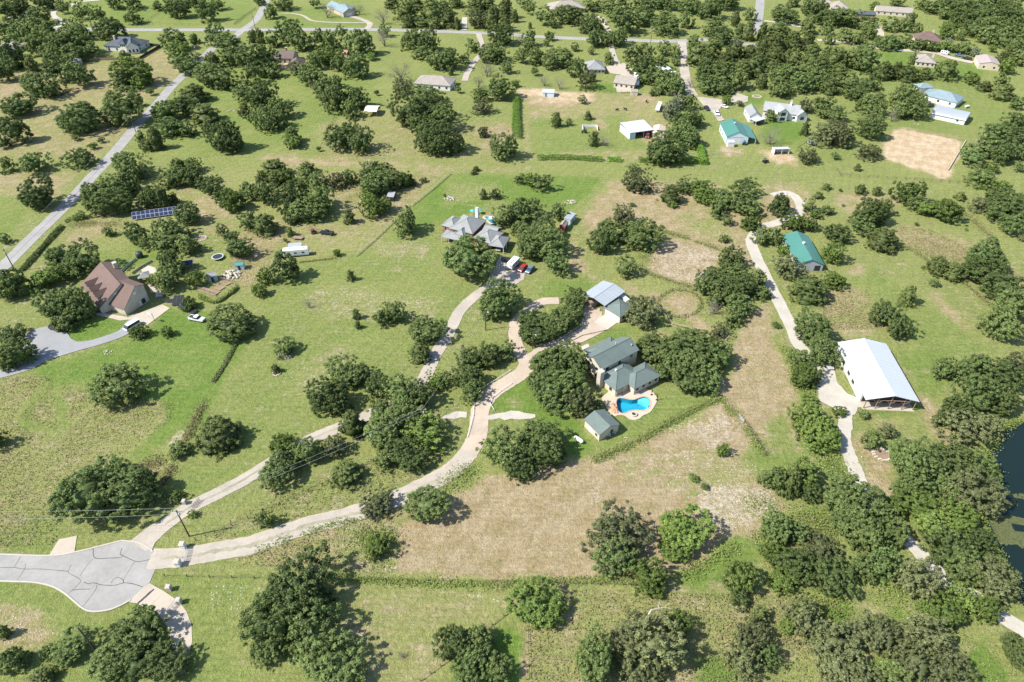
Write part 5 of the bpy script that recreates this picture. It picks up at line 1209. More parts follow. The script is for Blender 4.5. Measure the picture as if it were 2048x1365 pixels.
# --- right: blue-roofed house, arched shed, brown barn, grey house
zB = tile(1820, 60, 6.825)
H9 = building('house', 'white house with blue-grey hipped roof and two garage doors', 'house', (450, 950), zB)
i1 = Vol(H9, (150,880), (645,1000), (735,905), 3.0, zB, W=13); i1.walls(M_WHITE, 'hip'); i1.roof(R_BLUE, 'hip', 2.8); i1.windows(0, 3, z=.9); i1.garage(0, .78, 2.8, 2.3, M_BLUEW); i1.garage(0, .93, 2.8, 2.3, M_BLUEW)
i2 = Vol(H9, (140,800), (330,790), (330,740), 2.9, zB, W=7); i2.walls(M_WHITE, 'hip'); i2.roof(R_BLUE, 'hip', 1.8)
Q = building('arched_shed', 'long white shed with a curved metal roof below the blue-roofed house', 'shed', (520, 1200), zB)
j1 = Vol(Q, (262,1200), (735,1303), (845,1215), 0.02, zB)
mb = MB(); P = j1.P; n = 10
prf = [(0, 0), (0, 2.6)] + [(j1.W*(.5-.5*math.cos(math.pi*i/n)), 2.6 + 1.5*math.sin(math.pi*i/n)) for i in range(1, n)] + [(j1.W, 2.6), (j1.W, 0)]
mb.hexa([P(.2, b, z) for b, z in prf], [P(j1.L-.2, b, z) for b, z in prf]); j1.build(mb, 'wall', M_WHITE)
mb = MB(); arc = [(j1.W*(.5-.54*math.cos(math.pi*i/n)), 2.62 + 1.58*math.sin(math.pi*i/n)) for i in range(n+1)]
mb.hexa([P(0, b, z) for b, z in arc] + [P(0, b, z-.1) for b, z in arc[::-1]], [P(j1.L, b, z) for b, z in arc] + [P(j1.L, b, z-.1) for b, z in arc[::-1]]); j1.build(mb, 'roof', R_SILVER)
j1.z = 2.6; j1.oh = 0; j1.window(0, .78, 1.2, .9, .8, M_DARK)
H10 = building('workshop', 'tan metal workshop with mauve-grey gable roof at the drive end', 'workshop', (1060, 480), zB)
m1 = Vol(H10, (950,458), (890,352), (1232,468), 3.6, zB); m1.walls(M_CREAM, 'gable', 1.5, oh=.2); m1.roof(R_MAUVE, 'gable', 1.5, rib=True); m1.windows(3, 2); m1.garage(0, .5, 3.2, 2.8)
H11 = building('house', 'house with taupe hipped roof beside the boat and parked cars', 'house', (220, 400), zB)
n1 = Vol(H11, (80,435), (360,462), (330,300), 2.9, zB, W=15); n1.walls(M_CREAM, 'hip'); n1.roof(R_TAUPE, 'hip', 2.8); n1.windows(0, 4); n1.chimney(n1.L*.9, n1.W*.7, 2, 6.5, 1.0, M_CREAM)
H12 = building('house', 'house with red-brown gabled and hipped roof among junipers', 'house', (1290, 310), t30)
o1 = Vol(H12, (1175,318), (1395,338), (1330,250), 3.2, t30, W=15); o1.walls(M_CREAM, 'hip'); o1.roof(R_BROWN, 'hip', 4.0); o1.windows(0, 4); o1.chimney(o1.L*.65, o1.W*.6, 2, 8.0, 1.1, M_STONE)
zC = tile(1600, 0, 6.827)
H13 = building('house', 'long house with grey gable roof at the top edge of the woods', 'house', (1290, 170), zC)
p1 = Vol(H13, (1035,150), (1550,187), (1540,100), 3.0, zC, W=13); p1.walls(M_CREAM, 'gable', 2.4); p1.roof(R_TAUPE, 'gable', 2.4); p1.windows(0, 6)
H14 = building('brown_barn', 'brown barn with dark blue shed roof in front of the long grey house', 'barn', (900, 240), zC)
q1 = Vol(H14, (760,195), (1045,208), (1040,165), 4.4, zC, W=10); q1.walls(M_BROWNW, 'gable', 1.4); q1.roof(R_DARK, 'gable', 1.4); q1.window(0, .25, 1.4, .8, .8)
H15 = building('house', 'house with taupe hipped roof beyond the oaks left of the brown barn', 'house', (560, 110), zC)
r1 = Vol(H15, (430,118), (680,130), (600,20), 3.0, zC, W=18); r1.walls(M_CREAM, 'hip'); r1.roof(R_TAUPE, 'hip', 3.4); r1.windows(0, 4)
r2 = Vol(H15, (255,70), (500,90), (400,0), 3.0, zC, W=14); r2.walls(M_CREAM, 'hip'); r2.roof(R_TAUPE, 'hip', 2.6)

# --- centre top
zD = tile(1150, 110, 7.186)
H16 = building('house', 'taupe-roofed house with porch, patio and fenced garden beside the camper', 'house', (690, 400), zD)
x1 = Vol(H16, (550,400), (858,438), (830,285), 3.0, zD, W=12.5); x1.walls(M_CREAM, 'gable', 2.6); x1.roof(R_TAUPE, 'gable', 2.6); x1.windows(0, 4); x1.windows(3, 2)
pave('patio', [(590,470),(800,465),(812,540),(600,545)], M_CONC, zD)
H17 = building('house', 'small house with grey hipped roof half hidden by an oak', 'house', (300, 220), zD)
y1 = Vol(H17, (165,215), (440,212), (370,75), 3.0, zD, W=15); y1.walls(M_TAN, 'hip'); y1.roof(R_GREY, 'hip', 3.2); y1.windows(0, 5)
H18 = building('equipment_shed', 'white metal-roofed equipment shed with dark open front and red truck', 'shed', (960, 1150), zD)
x2 = Vol(H18, (790,1125), (1135,1078), (1085,940), 3.6, zD); x2.roof(R_WHITE, 'shed', .9)
x2.block(.15, .3, .2, x2.W-.2, 0, 3.4, 'wall', M_WHITE); x2.block(.2, x2.L-.2, x2.W-.4, x2.W-.2, 0, 3.9, 'wall', M_TAN); x2.block(x2.L-.3, x2.L-.15, .2, x2.W-.2, 0, 3.4, 'wall', M_TAN)
x2.block(.3, x2.L*.25, .2, .35, 0, 3.2, 'wall', M_BLUEW); x2.post(x2.L*.6, .3, 3.4)
H19 = building('small_shed', 'tan shed with ribbed tan roof joined to the white equipment shed', 'shed', (1200, 1150), zD)
x3 = Vol(H19, (1115,1125), (1130,1015), (1290,1132), 2.8, zD); x3.walls(M_TAN, 'gable', 1.0, oh=.15); x3.roof(mat('tan_metal_roofing', (.52, .42, .33), .5, .1), 'gable', 1.0)
H20 = building('garden_shed', 'little tan garden shed with grey roof beside the fenced patio', 'shed', (855, 560), zD)
x4 = Vol(H20, (805,530), (905,533), (900,488), 2.4, zD, W=3.6); x4.walls(M_CREAM, 'gable', .9, oh=.12); x4.roof(R_TAUPE, 'gable', .9); x4.door(0, .5, m=M_TAN)
H21 = building('metal_shelter', 'pale blue metal shelter roof among oaks by the gravel drive', 'shelter', (1360, 180), zD)
x5 = Vol(H21, (1330,260), (1460,240), (1265,130), 3.4, zD); x5.roof(mat('pale_blue_roofing', (.52, .63, .70), .4, .06), 'shed', .3)
for a in (.2, x5.L-.2):
    for b in (.2, x5.W-.2): x5.post(a, b, 3.3)
H22 = building('stock_shed', 'white-roofed blue stock shed standing on orange soil', 'shed', (290, 750), t20)
x6 = Vol(H22, (242,740), (338,745), (335,712), 2.6, t20, W=6); x6.walls(M_BLUEW, 'gable', .9, oh=.2); x6.roof(R_WHITE, 'gable', .9); x6.door(0, .3)
H23 = building('hay_shelter', 'open shelter with cream metal roof in the oak pasture', 'shelter', (915, 890), t10)
x7 = Vol(H23, (862,893), (965,895), (965,858), 3.0, t10, W=9); x7.roof(mat('cream_metal_roofing', (.66, .56, .44), .5, .06), 'gable', .8)
for a in (.3, .5*x7.L, x7.L-.3):
    for b in (.3, x7.W-.3): x7.post(a, b, 3.0, m=M_BROWNW)

# --- left top
zE = tile(200, 50, 4.6545)
H24 = building('house', 'white house with charcoal hipped roof and dark window bays', 'house', (220, 200), zE)
l1 = Vol(H24, (30,195), (335,212), (300,90), 3.4, zE, W=16); l1.walls(M_WHITE, 'hip'); l1.roof(R_DARK, 'hip', 4.2); l1.windows(0, 4, h=1.8, z=.6); l1.windows(1, 2)
l2 = Vol(H24, (245,213), (240,150), (335,212), 4.6, zE, W=7.5); l2.walls(M_WHITE, 'gable', 3.0, oh=.3); l2.roof(R_DARK, 'gable', 3.0); l2.windows(3, 3, z=1.0, h=2.0, w=1.1)
l3 = Vol(H24, (170,178), (230,180), (215,110), 5.4, zE, W=8); l3.walls(M_WHITE, 'hip', oh=.3); l3.roof(R_DARK, 'hip', 2.2); l3.windows(0, 3, z=3.6, h=1.3, w=1.0)
l1.chimney(l1.L*.25, l1.W*.35, 2, 8.5, 1.1, M_CREAM)
H25 = building('house', 'dark brown roofed house with a tan patio among oaks', 'house', (1720, 340), zE)
n2 = Vol(H25, (1580,312), (1795,316), (1775,228), 3.2, zE, W=13); n2.walls(M_TAN, 'gable', 3.0); n2.roof(R_DBROWN, 'gable', 3.0); n2.windows(0, 4, h=1.7, z=.5); n2.chimney(n2.L*.6, n2.W*.6, 3, 7.6, 1, M_BRICK)
n3 = Vol(H25, (1760,392), (1900,385), (1950,310), 3.0, zE, W=14); n3.walls(M_TAN, 'hip'); n3.roof(R_DBROWN, 'hip', 3.0); n3.windows(0, 2)
pave('patio', [(1650,375),(1745,360),(1770,400),(1700,410)], mat('terracotta_patio', (.55, .38, .26), .9), zE)
H26 = building('house', 'pale house with taupe hipped roof beside the leafless trees', 'house', (1420, 660), t10)
o2 = Vol(H26, (1258,668), (1555,690), (1500,575), 3.2, t10, W=14); o2.walls(M_WHITE, 'hip'); o2.roof(R_TAUPE, 'hip', 3.2); o2.windows(0, 5); o2.windows(1, 2)
H27 = building('house', 'house with blue-grey gable roof and white garage beyond the street', 'house', (690, 90), t10)
o3 = Vol(H27, (695,108), (560,45), (770,82), 3.2, t10, W=11); o3.walls(M_TAN, 'gable', 2.8); o3.roof(R_BLUE, 'gable', 2.8); o3.garage(3, .5, 5, 2.5)
o4 = Vol(H27, (600,70), (740,85), (660,10), 3.2, t10, W=11); o4.walls(M_TAN, 'hip'); o4.roof(R_BLUE, 'hip', 2.8)
H28 = building('house', 'large taupe-roofed house at the top edge behind three oaks', 'house', (450, 60), t20)
o5 = Vol(H28, (318,78), (590,68), (560,5), 3.4, t20, W=20); o5.walls(M_TAN, 'hip'); o5.roof(R_TAUPE, 'hip', 4.0); o5.windows(0, 5)
H29 = building('house', 'grey hip-roofed house behind oaks at the left edge', 'house', (60, 380), t00)
o6 = Vol(H29, (-60,385), (130,388), (100,335), 3.0, t00, W=13); o6.walls(M_TAN, 'hip'); o6.roof(R_TAUPE, 'hip', 2.6); o6.windows(0, 3)
H30 = building('cabin', 'small cabin with pale roof tucked among the left-hand oaks', 'cabin', (585, 490), t00)
o7 = Vol(H30, (535,500), (640,492), (610,462), 2.8, t00, W=7); o7.walls(M_TAN, 'hip'); o7.roof(R_LGREY, 'hip', 1.6)
H31 = building('round_hut', 'round hut with a rusty domed roof beside the oaks', 'hut', (455, 690), t10)
g = H31.location; mb = MB(); mb.lathe((0,0,0), [(2.2,0),(2.2,2.0)], 14); mb.build('wall', M_TAN, H31)
mb = MB(); mb.lathe((0,0,0), [(2.6,1.9),(2.3,2.7),(1.5,3.4),(.3,3.8)], 14); mb.build('roof', mat('rusty_roofing', (.36, .20, .13), .8, .25), H31, smooth=True)
H32 = building('gabled_hut', 'rust-roofed hut between two oaks north of the dark-roofed house', 'hut', (700, 415), t10)
o8 = Vol(H32, (672,425), (728,428), (720,395), 2.6, t10, W=6); o8.walls(M_TAN, 'gable', 1.2); o8.roof(mat('rusty_roofing', (.36, .20, .13)), 'gable', 1.2)

# --- small sheds
def small(name, label, cat, A, B, Cc, z, rise, wm, rm, t, kind='gable', W=None, door=True):
    r = building(name, label, cat, ((A[0]+B[0])/2, (A[1]+B[1])/2), t)
    v = Vol(r, A, B, Cc, z, t, W=W); v.walls(wm, kind, rise, oh=.12); v.roof(rm, kind, rise)
    if door: v.door(0, .5, .9, min(2.0, z-.3), M_DARK)
    return v
small('storage_hut', 'black and white storage hut in the scrub by the fence', 'hut', (1042,212), (1100,215), (1085,180), 2.3, .5, M_DARK, R_LGREY, t11, 'shed', W=4)
zF = tile(1090, 400, 17.06)
v = small('storage_container', 'white and green storage shed with silver roof behind the red shed', 'shed', (875,690), (1060,465), (630,655), 3.0, .3, mat('pale_green_siding', (.42, .52, .48), .7), R_SILVER, zF, 'shed')
v = small('red_shed', 'small dark red barn-style shed with grey roof', 'shed', (690,930), (800,760), (490,875), 2.6, 1.0, mat('barn_red', (.22, .045, .04), .8), R_TAUPE, zF)
small('playhouse', 'pale blue playhouse with teal roof beside the trampoline', 'playhouse', (1870,765), (1945,760), (1935,712), 2.2, .7, M_BLUEW, R_TEAL, t01, W=3)
small('tool_shed', 'grey tool shed at the corner of the fenced garden', 'shed', (1650,860), (1735,840), (1700,795), 2.4, .8, M_GREYW, R_GREY, t01, W=3.6)
small('workshop_trailer', 'boxy pale grey storage trailer parked behind the camper', 'trailer', (252,618), (362,610), (358,575), 2.5, .15, M_GREYW, R_SILVER, t11, 'shed', W=3, door=False)

# ------------------------------------------------------------------ vehicles
def paint(name, col): return mat('paint_'+name, col, .3, .03, 1, spec=.6)
P_WHITE, P_BLACK, P_RED, P_SILVER, P_BLUE = paint('white', (.72,.72,.72)), paint('black', (.02,.022,.025)), paint('red', (.34,.03,.025)), paint('silver', (.34,.35,.36)), paint('blue', (.10,.17,.25))
def prism(mb, prof, w0, w1, zsplit):
    """side outline extruded across the car, narrower above zsplit"""
    f = lambda z: w0 if z <= zsplit else w1
    A = [(x, -f(z)/2, z) for x, z in prof]; B = [(x, f(z)/2, z) for x, z in prof]
    mb.hexa(A, B)
VPROF = {
 'suv': ([(-2.35,.35),(2.3,.35),(2.38,.75),(2.2,.98),(1.2,1.08),(-2.4,1.08),(-2.42,.7)], [(-2.3,1.06),(1.25,1.06),(.45,1.66),(-1.9,1.70),(-2.25,1.45)], 1.9, 1.62),
 'sedan': ([(-2.35,.3),(2.3,.3),(2.36,.65),(2.1,.84),(1.0,.94),(-1.8,.96),(-2.38,.86)], [(-1.75,.93),(1.05,.93),(.3,1.40),(-.9,1.43)], 1.8, 1.45),
 'van': ([(-2.7,.35),(2.6,.35),(2.75,.8),(2.5,1.1),(-2.75,1.15)], [(-2.7,1.12),(2.45,1.08),(1.6,2.0),(-2.5,2.1),(-2.68,1.9)], 2.0, 1.8),
 'pickup': ([(-2.85,.5),(2.8,.5),(2.9,.85),(2.75,1.12),(1.35,1.2),(-2.9,1.2)], [(-.95,1.17),(1.4,1.17),(.65,1.82),(-.6,1.86)], 1.98, 1.65),
}
def vehicle(kind, front, rear, m, label, cat, t=None, name=None, length=None):
    f, r = gp(*(t(*front) if t else front)), gp(*(t(*rear) if t else rear))
    c = (f+r)/2; a = math.atan2(f.y-r.y, f.x-r.x)
    root = tag(empty(name or ('pickup_truck' if kind == 'pickup' else 'van' if kind == 'van' else 'parked_car'), (c.x, c.y, .05), a), label, cat, 'parked vehicles')
    lo, hi, w, w2 = VPROF[kind]
    mb = MB(); prism(mb, lo, w, w, 9)
    body = mb.build('body', m, root)
    md = body.modifiers.new('soft', 'BEVEL'); md.width = .08; md.segments = 2
    mb = MB(); A = [(x, -(w if z < 1.2 else w2)/2*.97, z) for x, z in hi]; B = [(x, (w if z < 1.2 else w2)/2*.97, z) for x, z in hi]
    mb.hexa(A, B); gl = mb.build('cabin_glass', M_GLASS, root)
    top = max(z for x, z in hi); xs = [x for x, z in hi if z > top-.25]
    mb = MB(); mb.box(min(xs)-.05, max(xs)+.05, -w2/2, w2/2, top-.06, top+.04); rf = mb.build('roof', m, root)
    md = rf.modifiers.new('soft', 'BEVEL'); md.width = .04; md.segments = 2
    for sx in (1, -1):
        x = sx * (abs(lo[0][0]) - .85)
        for sy in (-1, 1):
            mb = MB(); mb.bar((x, sy*(w/2-.18), .36), (x, sy*(w/2+.04), .36), .38, 12); wh = mb.build('wheel', M_TYRE, root)
            mb = MB(); mb.bar((x, sy*(w/2+.0), .36), (x, sy*(w/2+.06), .36), .22, 10); mb.build('rim', M_RIM, wh)
    fx = max(x for x, z in lo); rx = min(x for x, z in lo)
    for sy in (-1, 1):
        mb = MB(); mb.box(fx-.25, fx-.02, sy*(w/2-.32)-.2, sy*(w/2-.32)+.2, .72, .92); mb.build('headlight', M_WHITE, root)
        mb = MB(); mb.box(rx-.03, rx+.12, sy*(w/2-.2)-.12, sy*(w/2-.2)+.12, .75, 1.05); mb.build('tail_light', P_RED, root)
    if kind == 'pickup':
        mb = MB(); mb.box(-2.75, -1.05, -.8, .8, 1.0, 1.215); mb.build('cargo_bed', M_DARK, root)
        for sy in (-1, 1):
            mb = MB(); mb.box(-2.88, -1.0, sy*.9-.09, sy*.9+.09, 1.15, 1.32); mb.build('bed_rail', m, root)
        mb = MB(); mb.box(-2.92, -2.8, -.9, .9, 1.1, 1.32); mb.build('tailgate', m, root)
    return root
vehicle('pickup', (1640,1212), (1522,1190), P_WHITE, 'white pickup truck parked on grass below the ground solar panels', 'pickup truck', t01)
vehicle('pickup', (512,505), (625,520), P_BLACK, 'dark pickup truck with loaded bed on the rocky pasture', 'pickup truck', t11)
vehicle('suv', (500,1295), (400,1258), P_BLACK, 'black car on the grey asphalt drive', 'car', t01)
vehicle('van', (1010,1290), (1110,1230), P_WHITE, 'white van half hidden by a small tree at the stone house', 'van', t01)
vehicle('suv', (1448,1085), (1520,1150) , P_BLACK, 'dark car parked nearest the carport', 'car', tile(860,410,9.752))
vehicle('suv', (1740,1330), (1870,1215), P_RED, 'red car on the gravel parking pad', 'car', tile(860,410,9.752))
vehicle('suv', (1900,1345), (1995,1250), P_BLUE, 'dark blue car at the end of the row beside the red car', 'car', tile(860,410,9.752))
vehicle('pickup', (1330,920), (1380,800), P_SILVER, 'silver truck under the grey carport roof', 'pickup truck', tile(860,410,9.752))
vehicle('suv', (500,240), (455,165), P_SILVER, 'silver car on the white gravel beside the white barn', 'car', t32)
vehicle('pickup', (1440,905), (1490,885), P_RED, 'red truck in the mouth of the white equipment shed', 'pickup truck') if False else None
vehicle('van', (1035,1207), (1048,1150), P_RED, 'red truck in the mouth of the white equipment shed', 'truck', tile(1150,110,7.186))
zA_ = tile(1400, 170, 8.533)
vehicle('suv', (150,455), (80,395), P_BLACK, 'black car on the gravel drive above the teal barn', 'car', zA_)
vehicle('pickup', (310,550), (260,470), P_WHITE, 'white pickup truck on the gravel drive beside the teal barn', 'pickup truck', zA_)
vehicle('sedan', (450,400), (380,375), P_WHITE, 'white car beside the small lime tree on the gravel drive', 'car', zA_)
zB_ = tile(1820, 60, 6.825)
vehicle('pickup', (610,355), (715,372), P_BLUE, 'blue-grey pickup truck on the concrete drive by the workshop', 'pickup truck', zB_)
vehicle('pickup', (715,398), (825,412), P_BLACK, 'dark pickup truck nearest the tan workshop', 'pickup truck', zB_)
vehicle('suv', (700,620), (630,600), P_BLACK, 'black car under trees on the far concrete drive', 'car', tile(1600,0,6.827))
vehicle('suv', (235,1060), (290,1050), P_BLACK, 'dark car beside the curved-roof shed', 'car', zB_)

def camper(front, rear, w, h, label, t, m=None, stripe=None, name='camper_trailer'):
    f, r = gp(*t(*front)), gp(*t(*rear)); c = (f+r)/2; L = (f-r).length; a = math.atan2(f.y-r.y, f.x-r.x)
    root = tag(empty(name, (c.x, c.y, .05), a), label, 'trailer')
    mb = MB(); pr = [(-L/2,.55),(L/2-.3,.55),(L/2,1.3),(L/2-.25,h-.3),(L/2-.7,h),(-L/2+.15,h),(-L/2,h-.3)]
    mb.hexa([(x,-w/2,z) for x, z in pr], [(x,w/2,z) for x, z in pr]); b = mb.build('body', m or P_WHITE, root)
    md = b.modifiers.new('soft', 'BEVEL'); md.width = .1; md.segments = 2
    for sy in (-1, 1):
        mb = MB(); mb.box(-L/2+.2, L/2-.5, sy*(w/2+.005)-.012, sy*(w/2+.005)+.012, .9, 1.12); mb.build('stripe', stripe or P_SILVER, root)
        for x in (-.3*L, -.02*L, .27*L):
            mb = MB(); mb.box(x-.55, x+.55, sy*(w/2+.01)-.015, sy*(w/2+.01)+.015, 1.5, 2.15); mb.build('window', M_GLASS, root)
        for x in (-.5, .45):
            mb = MB(); mb.bar((x, sy*(w/2-.22), .36), (x, sy*(w/2+.02), .36), .36, 10); mb.build('wheel', M_TYRE, root)
        mb = MB(); mb.box(.12*L-.35, .12*L+.35, sy*(w/2+.01)-.015, sy*(w/2+.01)+.015, .6, 2.4); mb.build('door', M_BLUEW, root)
    for x in (-.25*L, .05*L, .3*L):
        mb = MB(); mb.box(x-.35, x+.35, -.35, .35, h-.01, h+.22); mb.build('roof_vent', M_GREYW, root)
    mb = MB(); mb.bar((L/2-.3,-.5,.5), (L/2+1.2,0,.5), .06, 5); mb.bar((L/2-.3,.5,.5), (L/2+1.2,0,.5), .06, 5); mb.build('hitch', M_DARK, root)
camper((432,672), (225,690), 2.5, 3.2, 'white camper trailer on the pasture partly behind a round oak', t11)
camper((1545,1285), (1700,1130), 2.5, 2.9, 'white trailer with teal ends between the dark and red cars', tile(860,410,9.752), stripe=mat('teal_paint', (.05,.30,.33), .4))
camper((890,460), (870,320), 2.4, 3.0, 'white camper trailer beside the taupe-roofed house with porch', tile(1150,110,7.186))
camper((1180,830), (1220,735), 2.2, 2.5, 'pale livestock trailer on the green pasture', tile(1150,110,7.186), name='livestock_trailer')
camper((520,350), (420,325), 2.4, 2.2, 'white boat trailer on the concrete drive behind the taupe hip roof', tile(1820,60,6.825), name='boat_trailer')
def flatbed(px1, px2, label, t):
    f, r = gp(*t(*px1)), gp(*t(*px2)); c = (f+r)/2; a = math.atan2(f.y-r.y, f.x-r.x); L = (f-r).length
    root = tag(empty('flatbed_trailer', (c.x, c.y, .05), a), label, 'trailer')
    for i in range(8):
        mb = MB(); x0 = -L/2 + i*L/8; mb.box(x0+.02, x0+L/8-.02, -1, 1, .62, .70); mb.build('plank', M_WOOD, root)
    mb = MB(); mb.box(-L/2, L/2, -1.05, -1.0, .5, .85); mb.build('side_rail', M_BROWNW, root)
    mb = MB(); mb.box(-L/2, L/2, 1.0, 1.05, .5, .85); mb.build('side_rail', M_BROWNW, root)
    for sy in (-1, 1):
        mb = MB(); mb.bar((-.2, sy*.8, .33), (-.2, sy*1.05, .33), .33, 10); mb.build('wheel', M_TYRE, root)
flatbed((375,552), (300,548), 'rusty flatbed trailer with planks behind the storage trailer', t11)
def tractor(px, label, t, col, rz=0.5):
    g = gp(*t(*px)); root = tag(empty('tractor', (g.x, g.y, .03), rz), label, 'tractor')
    mb = MB(); mb.box(.1, 1.6, -.35, .35, .7, 1.25); mb.build('hood', col, root)
    mb = MB(); mb.box(-.9, .1, -.45, .45, .6, .95); mb.build('frame', M_DARK, root)
    mb = MB(); mb.box(-.7, -.25, -.3, .3, .95, 1.4); mb.build('seat', M_DARK, root)
    for sy in (-1, 1):
        mb = MB(); mb.bar((-.6, sy*.5, .65), (-.6, sy*.85, .65), .65, 14); mb.build('wheel', M_TYRE, root)
        mb = MB(); mb.bar((1.3, sy*.45, .38), (1.3, sy*.7, .38), .38, 12); mb.build('wheel', M_TYRE, root)
    for sx in (-.85, .0):
        mb = MB(); mb.bar((sx, .4, .9), (sx, .4, 2.1), .04, 4); mb.bar((sx, -.4, .9), (sx, -.4, 2.1), .04, 4); mb.build('roll_bar', M_DARK, root)
    mb = MB(); mb.box(-1.0, .1, -.55, .55, 2.08, 2.15); mb.build('canopy', col, root)
tractor((1110,1330), 'small dark tractor at the edge of the soil heap below the teal barn', zA_, P_BLACK, .3)
tractor((460,503), 'red garden tractor beside the bare shrub', t11, P_RED, 2.0)
tractor((750,1020), 'green utility cart in front of the pale blue barn', zA_, mat('utility_green', (.03,.12,.08), .4), 1.2)
tractor((580,1065), 'dark utility cart by the pallet pen in the green pasture', t20, P_BLACK, 3.0)
tractor((975,660), 'dark green utility vehicle under the flat white carport', zA_, mat('utility_green', (.03,.12,.08), .4), -.8)

# ------------------------------------------------------------------ poles and wires
def pole(px, h, label, t=None, arm=True, lamp=False):
    g = gp(*(t(*px) if t else px)); root = tag(empty('utility_pole', (g.x, g.y, 0)), label, 'utility pole', 'utility poles')
    mb = MB(); mb.bar((0,0,-.2), (0,0,h), .20, 8, .14); mb.build('shaft', M_POLE, root)
    if arm:
        mb = MB(); mb.box(-1.2, 1.2, -.07, .07, h-.5, h-.35); mb.build('crossarm', M_WOOD, root)
        for x in (-1.1, 0, 1.1):
            mb = MB(); mb.lathe((x,0,h-.35), [(.06,0),(.1,.1),(.05,.25)], 6); mb.build('insulator', M_WHITE, root)
        mb = MB(); mb.lathe((.32,0,h-1.9), [(.22,0),(.25,.1),(.25,.8),(.18,.9)], 9); mb.build('transformer', M_STEEL, root)
    if lamp:
        mb = MB(); mb.bar((0,0,h-.3), (1.0,-.3,h), .04, 5); mb.lathe((1.0,-.3,h-.1), [(.2,-.1),(.25,.05),(.1,.15)], 8); mb.build('lamp_head', M_STEEL, root)
    return Vector((g.x, g.y, h))
pA = pole((378.5,1073), 10.5, 'tall dark utility pole beside the two gateways of the turning circle')
pB = pole((191.6,1301), 9.5, 'leaning dark utility pole in the shrubs below the turning circle', arm=False)
pC = pole((849,862), 9, 'utility pole rising out of the big oak thicket')
pD = pole((971.5,661), 8, 'lamp pole beside the gravel drive of the brick house', arm=False, lamp=True)
pE = pole((31,543), 10, 'utility pole with white insulators beside the street at the left edge')
pF = pole((272,265), 9.5, 'utility pole beside the street between two oaks')
pG = pole((511,59), 11, 'utility pole at the street junction')
pH = pole((1301,89), 11, 'utility pole on the cross street opposite the oak grove')
pI = pole((1024+10/4,85), 12, 'utility pole beside the tall juniper on the cross street')
pJ = pole((1065,697), 6, 'white lamp pole inside the drive loop', arm=False, lamp=True)
pK = pole((396,122), 10, 'utility pole in the oak beside the upper street')
def wire(a, b, label, sag=1.2, offx=0.0, r=.03):
    mb = MB(); n = 14; pts = []
    for i in range(n+1):
        t_ = i/n; p = a.lerp(b, t_); pts.append(Vector((p.x+offx*.4, p.y+offx, p.z - .3 - sag*4*t_*(1-t_))))
    for p, q in zip(pts, pts[1:]): mb.bar(p, q, r, 4)
    tag(mb.build('power_line', mat('cable', (.30,.30,.30), .5, .05)), label, 'cable', 'overhead wires')
far = Vector((gp(-260,1075).x, gp(-260,1075).y, 10))
wire(pA, far, 'overhead wire running left from the gateway pole, upper one', 1.0, .9)
wire(pA, far, 'overhead wire running left from the gateway pole, lower one', 1.4, -.9)
wire(pA, pC, 'overhead wire from the gateway pole to the thicket pole, upper one', 1.2, .8, .03)
wire(pA, pC, 'overhead wire from the gateway pole to the thicket pole, lower one', 1.8, -.8, .03)
wire(pC, pD, 'overhead wire from the thicket pole to the lamp pole', 1.2, 0, .025)
wire(pE, pF, 'overhead wire along the street between the left edge poles', 1.2, .5, .03)

# ------------------------------------------------------------------ fences, rails and gates
POSTS = {}
def post_mesh(h, r, m):
    key = (round(h, 2), r, m.name)
    if key not in POSTS:
        mb = MB(); mb.box(-r, r, -r, r, -.1, h); me = bpy.data.meshes.new('post'); me.from_pydata(mb.v, [], mb.f); me.materials.append(m); me.update(); POSTS[key] = me
    return POSTS[key]
def fence(pts, label, t=None, h=1.3, gap=3.5, m=M_WOOD, rails=(1.2, .7), r=.07, rr=.035, solid=False, name='fence', closed=False):
    P = [Vector((x, y, 0)) for x, y in W2(pts, t)]
    if closed: P.append(P[0])
    root = tag(empty(name, P[0]), label, 'fence')
    o = P[0]
    for i, (a, b_) in enumerate(zip(P, P[1:])):
        L = (b_-a).length; n = max(1, round(L/gap)); d = (b_-a)/n
        for k in range(n):
            p = a + d*k; c = link(bpy.data.objects.new('post', post_mesh(h, r, m))); c.parent = root; c.location = p - o
        if solid:
            q = (b_-a).normalized(); s = Vector((-q.y, q.x, 0))*.04
            for k in range(n):
                p0, p1 = a + d*k - o, a + d*(k+1) - o
                mb = MB(); bb = [p0-s, p1-s, p1+s, p0+s]; mb.hexa([(v.x,v.y,.05) for v in bb], [(v.x,v.y,h-.06+random.uniform(-.03,.03)) for v in bb]); mb.build('panel', m, root)
        else:
            for z in rails:
                mb = MB(); mb.bar((a-o)+Vector((0,0,z)), (b_-o)+Vector((0,0,z)), rr, 4); mb.build('rail', m, root)
    c = link(bpy.data.objects.new('post', post_mesh(h, r, m))); c.parent = root; c.location = P[-1] - o
    return root
M_BLACKF = mat('black_fence', (.03,.032,.034), .7)
fence([(1120,478),(1190,435),(1290,378),(1165,362)], 'black board fence round the lawn of the charcoal-roofed house', t00, 1.8, 2.5, M_BLACKF, solid=True)
fence([(720,495),(800,485),(960,482)], 'weathered plank fence below the charcoal-roofed house', t00, 1.8, 2.2, M_WOOD, solid=True)
fence([(1875,200),(1950,140),(2048,75)], 'dark rail fence along the upper street corner', t00, 1.4, 3, M_BLACKF, (1.3,.9,.5), rr=.06)
fence([(1150,190),(1330,70)], 'wire fence with dark posts across the far lawn', t00, 1.3, 3, M_POLE)
fence([(980,196),(1400,200),(1875,203)], 'long post fence north of the cross street', t00, 1.2, 6, M_POLE, (1.1,), rr=.02)
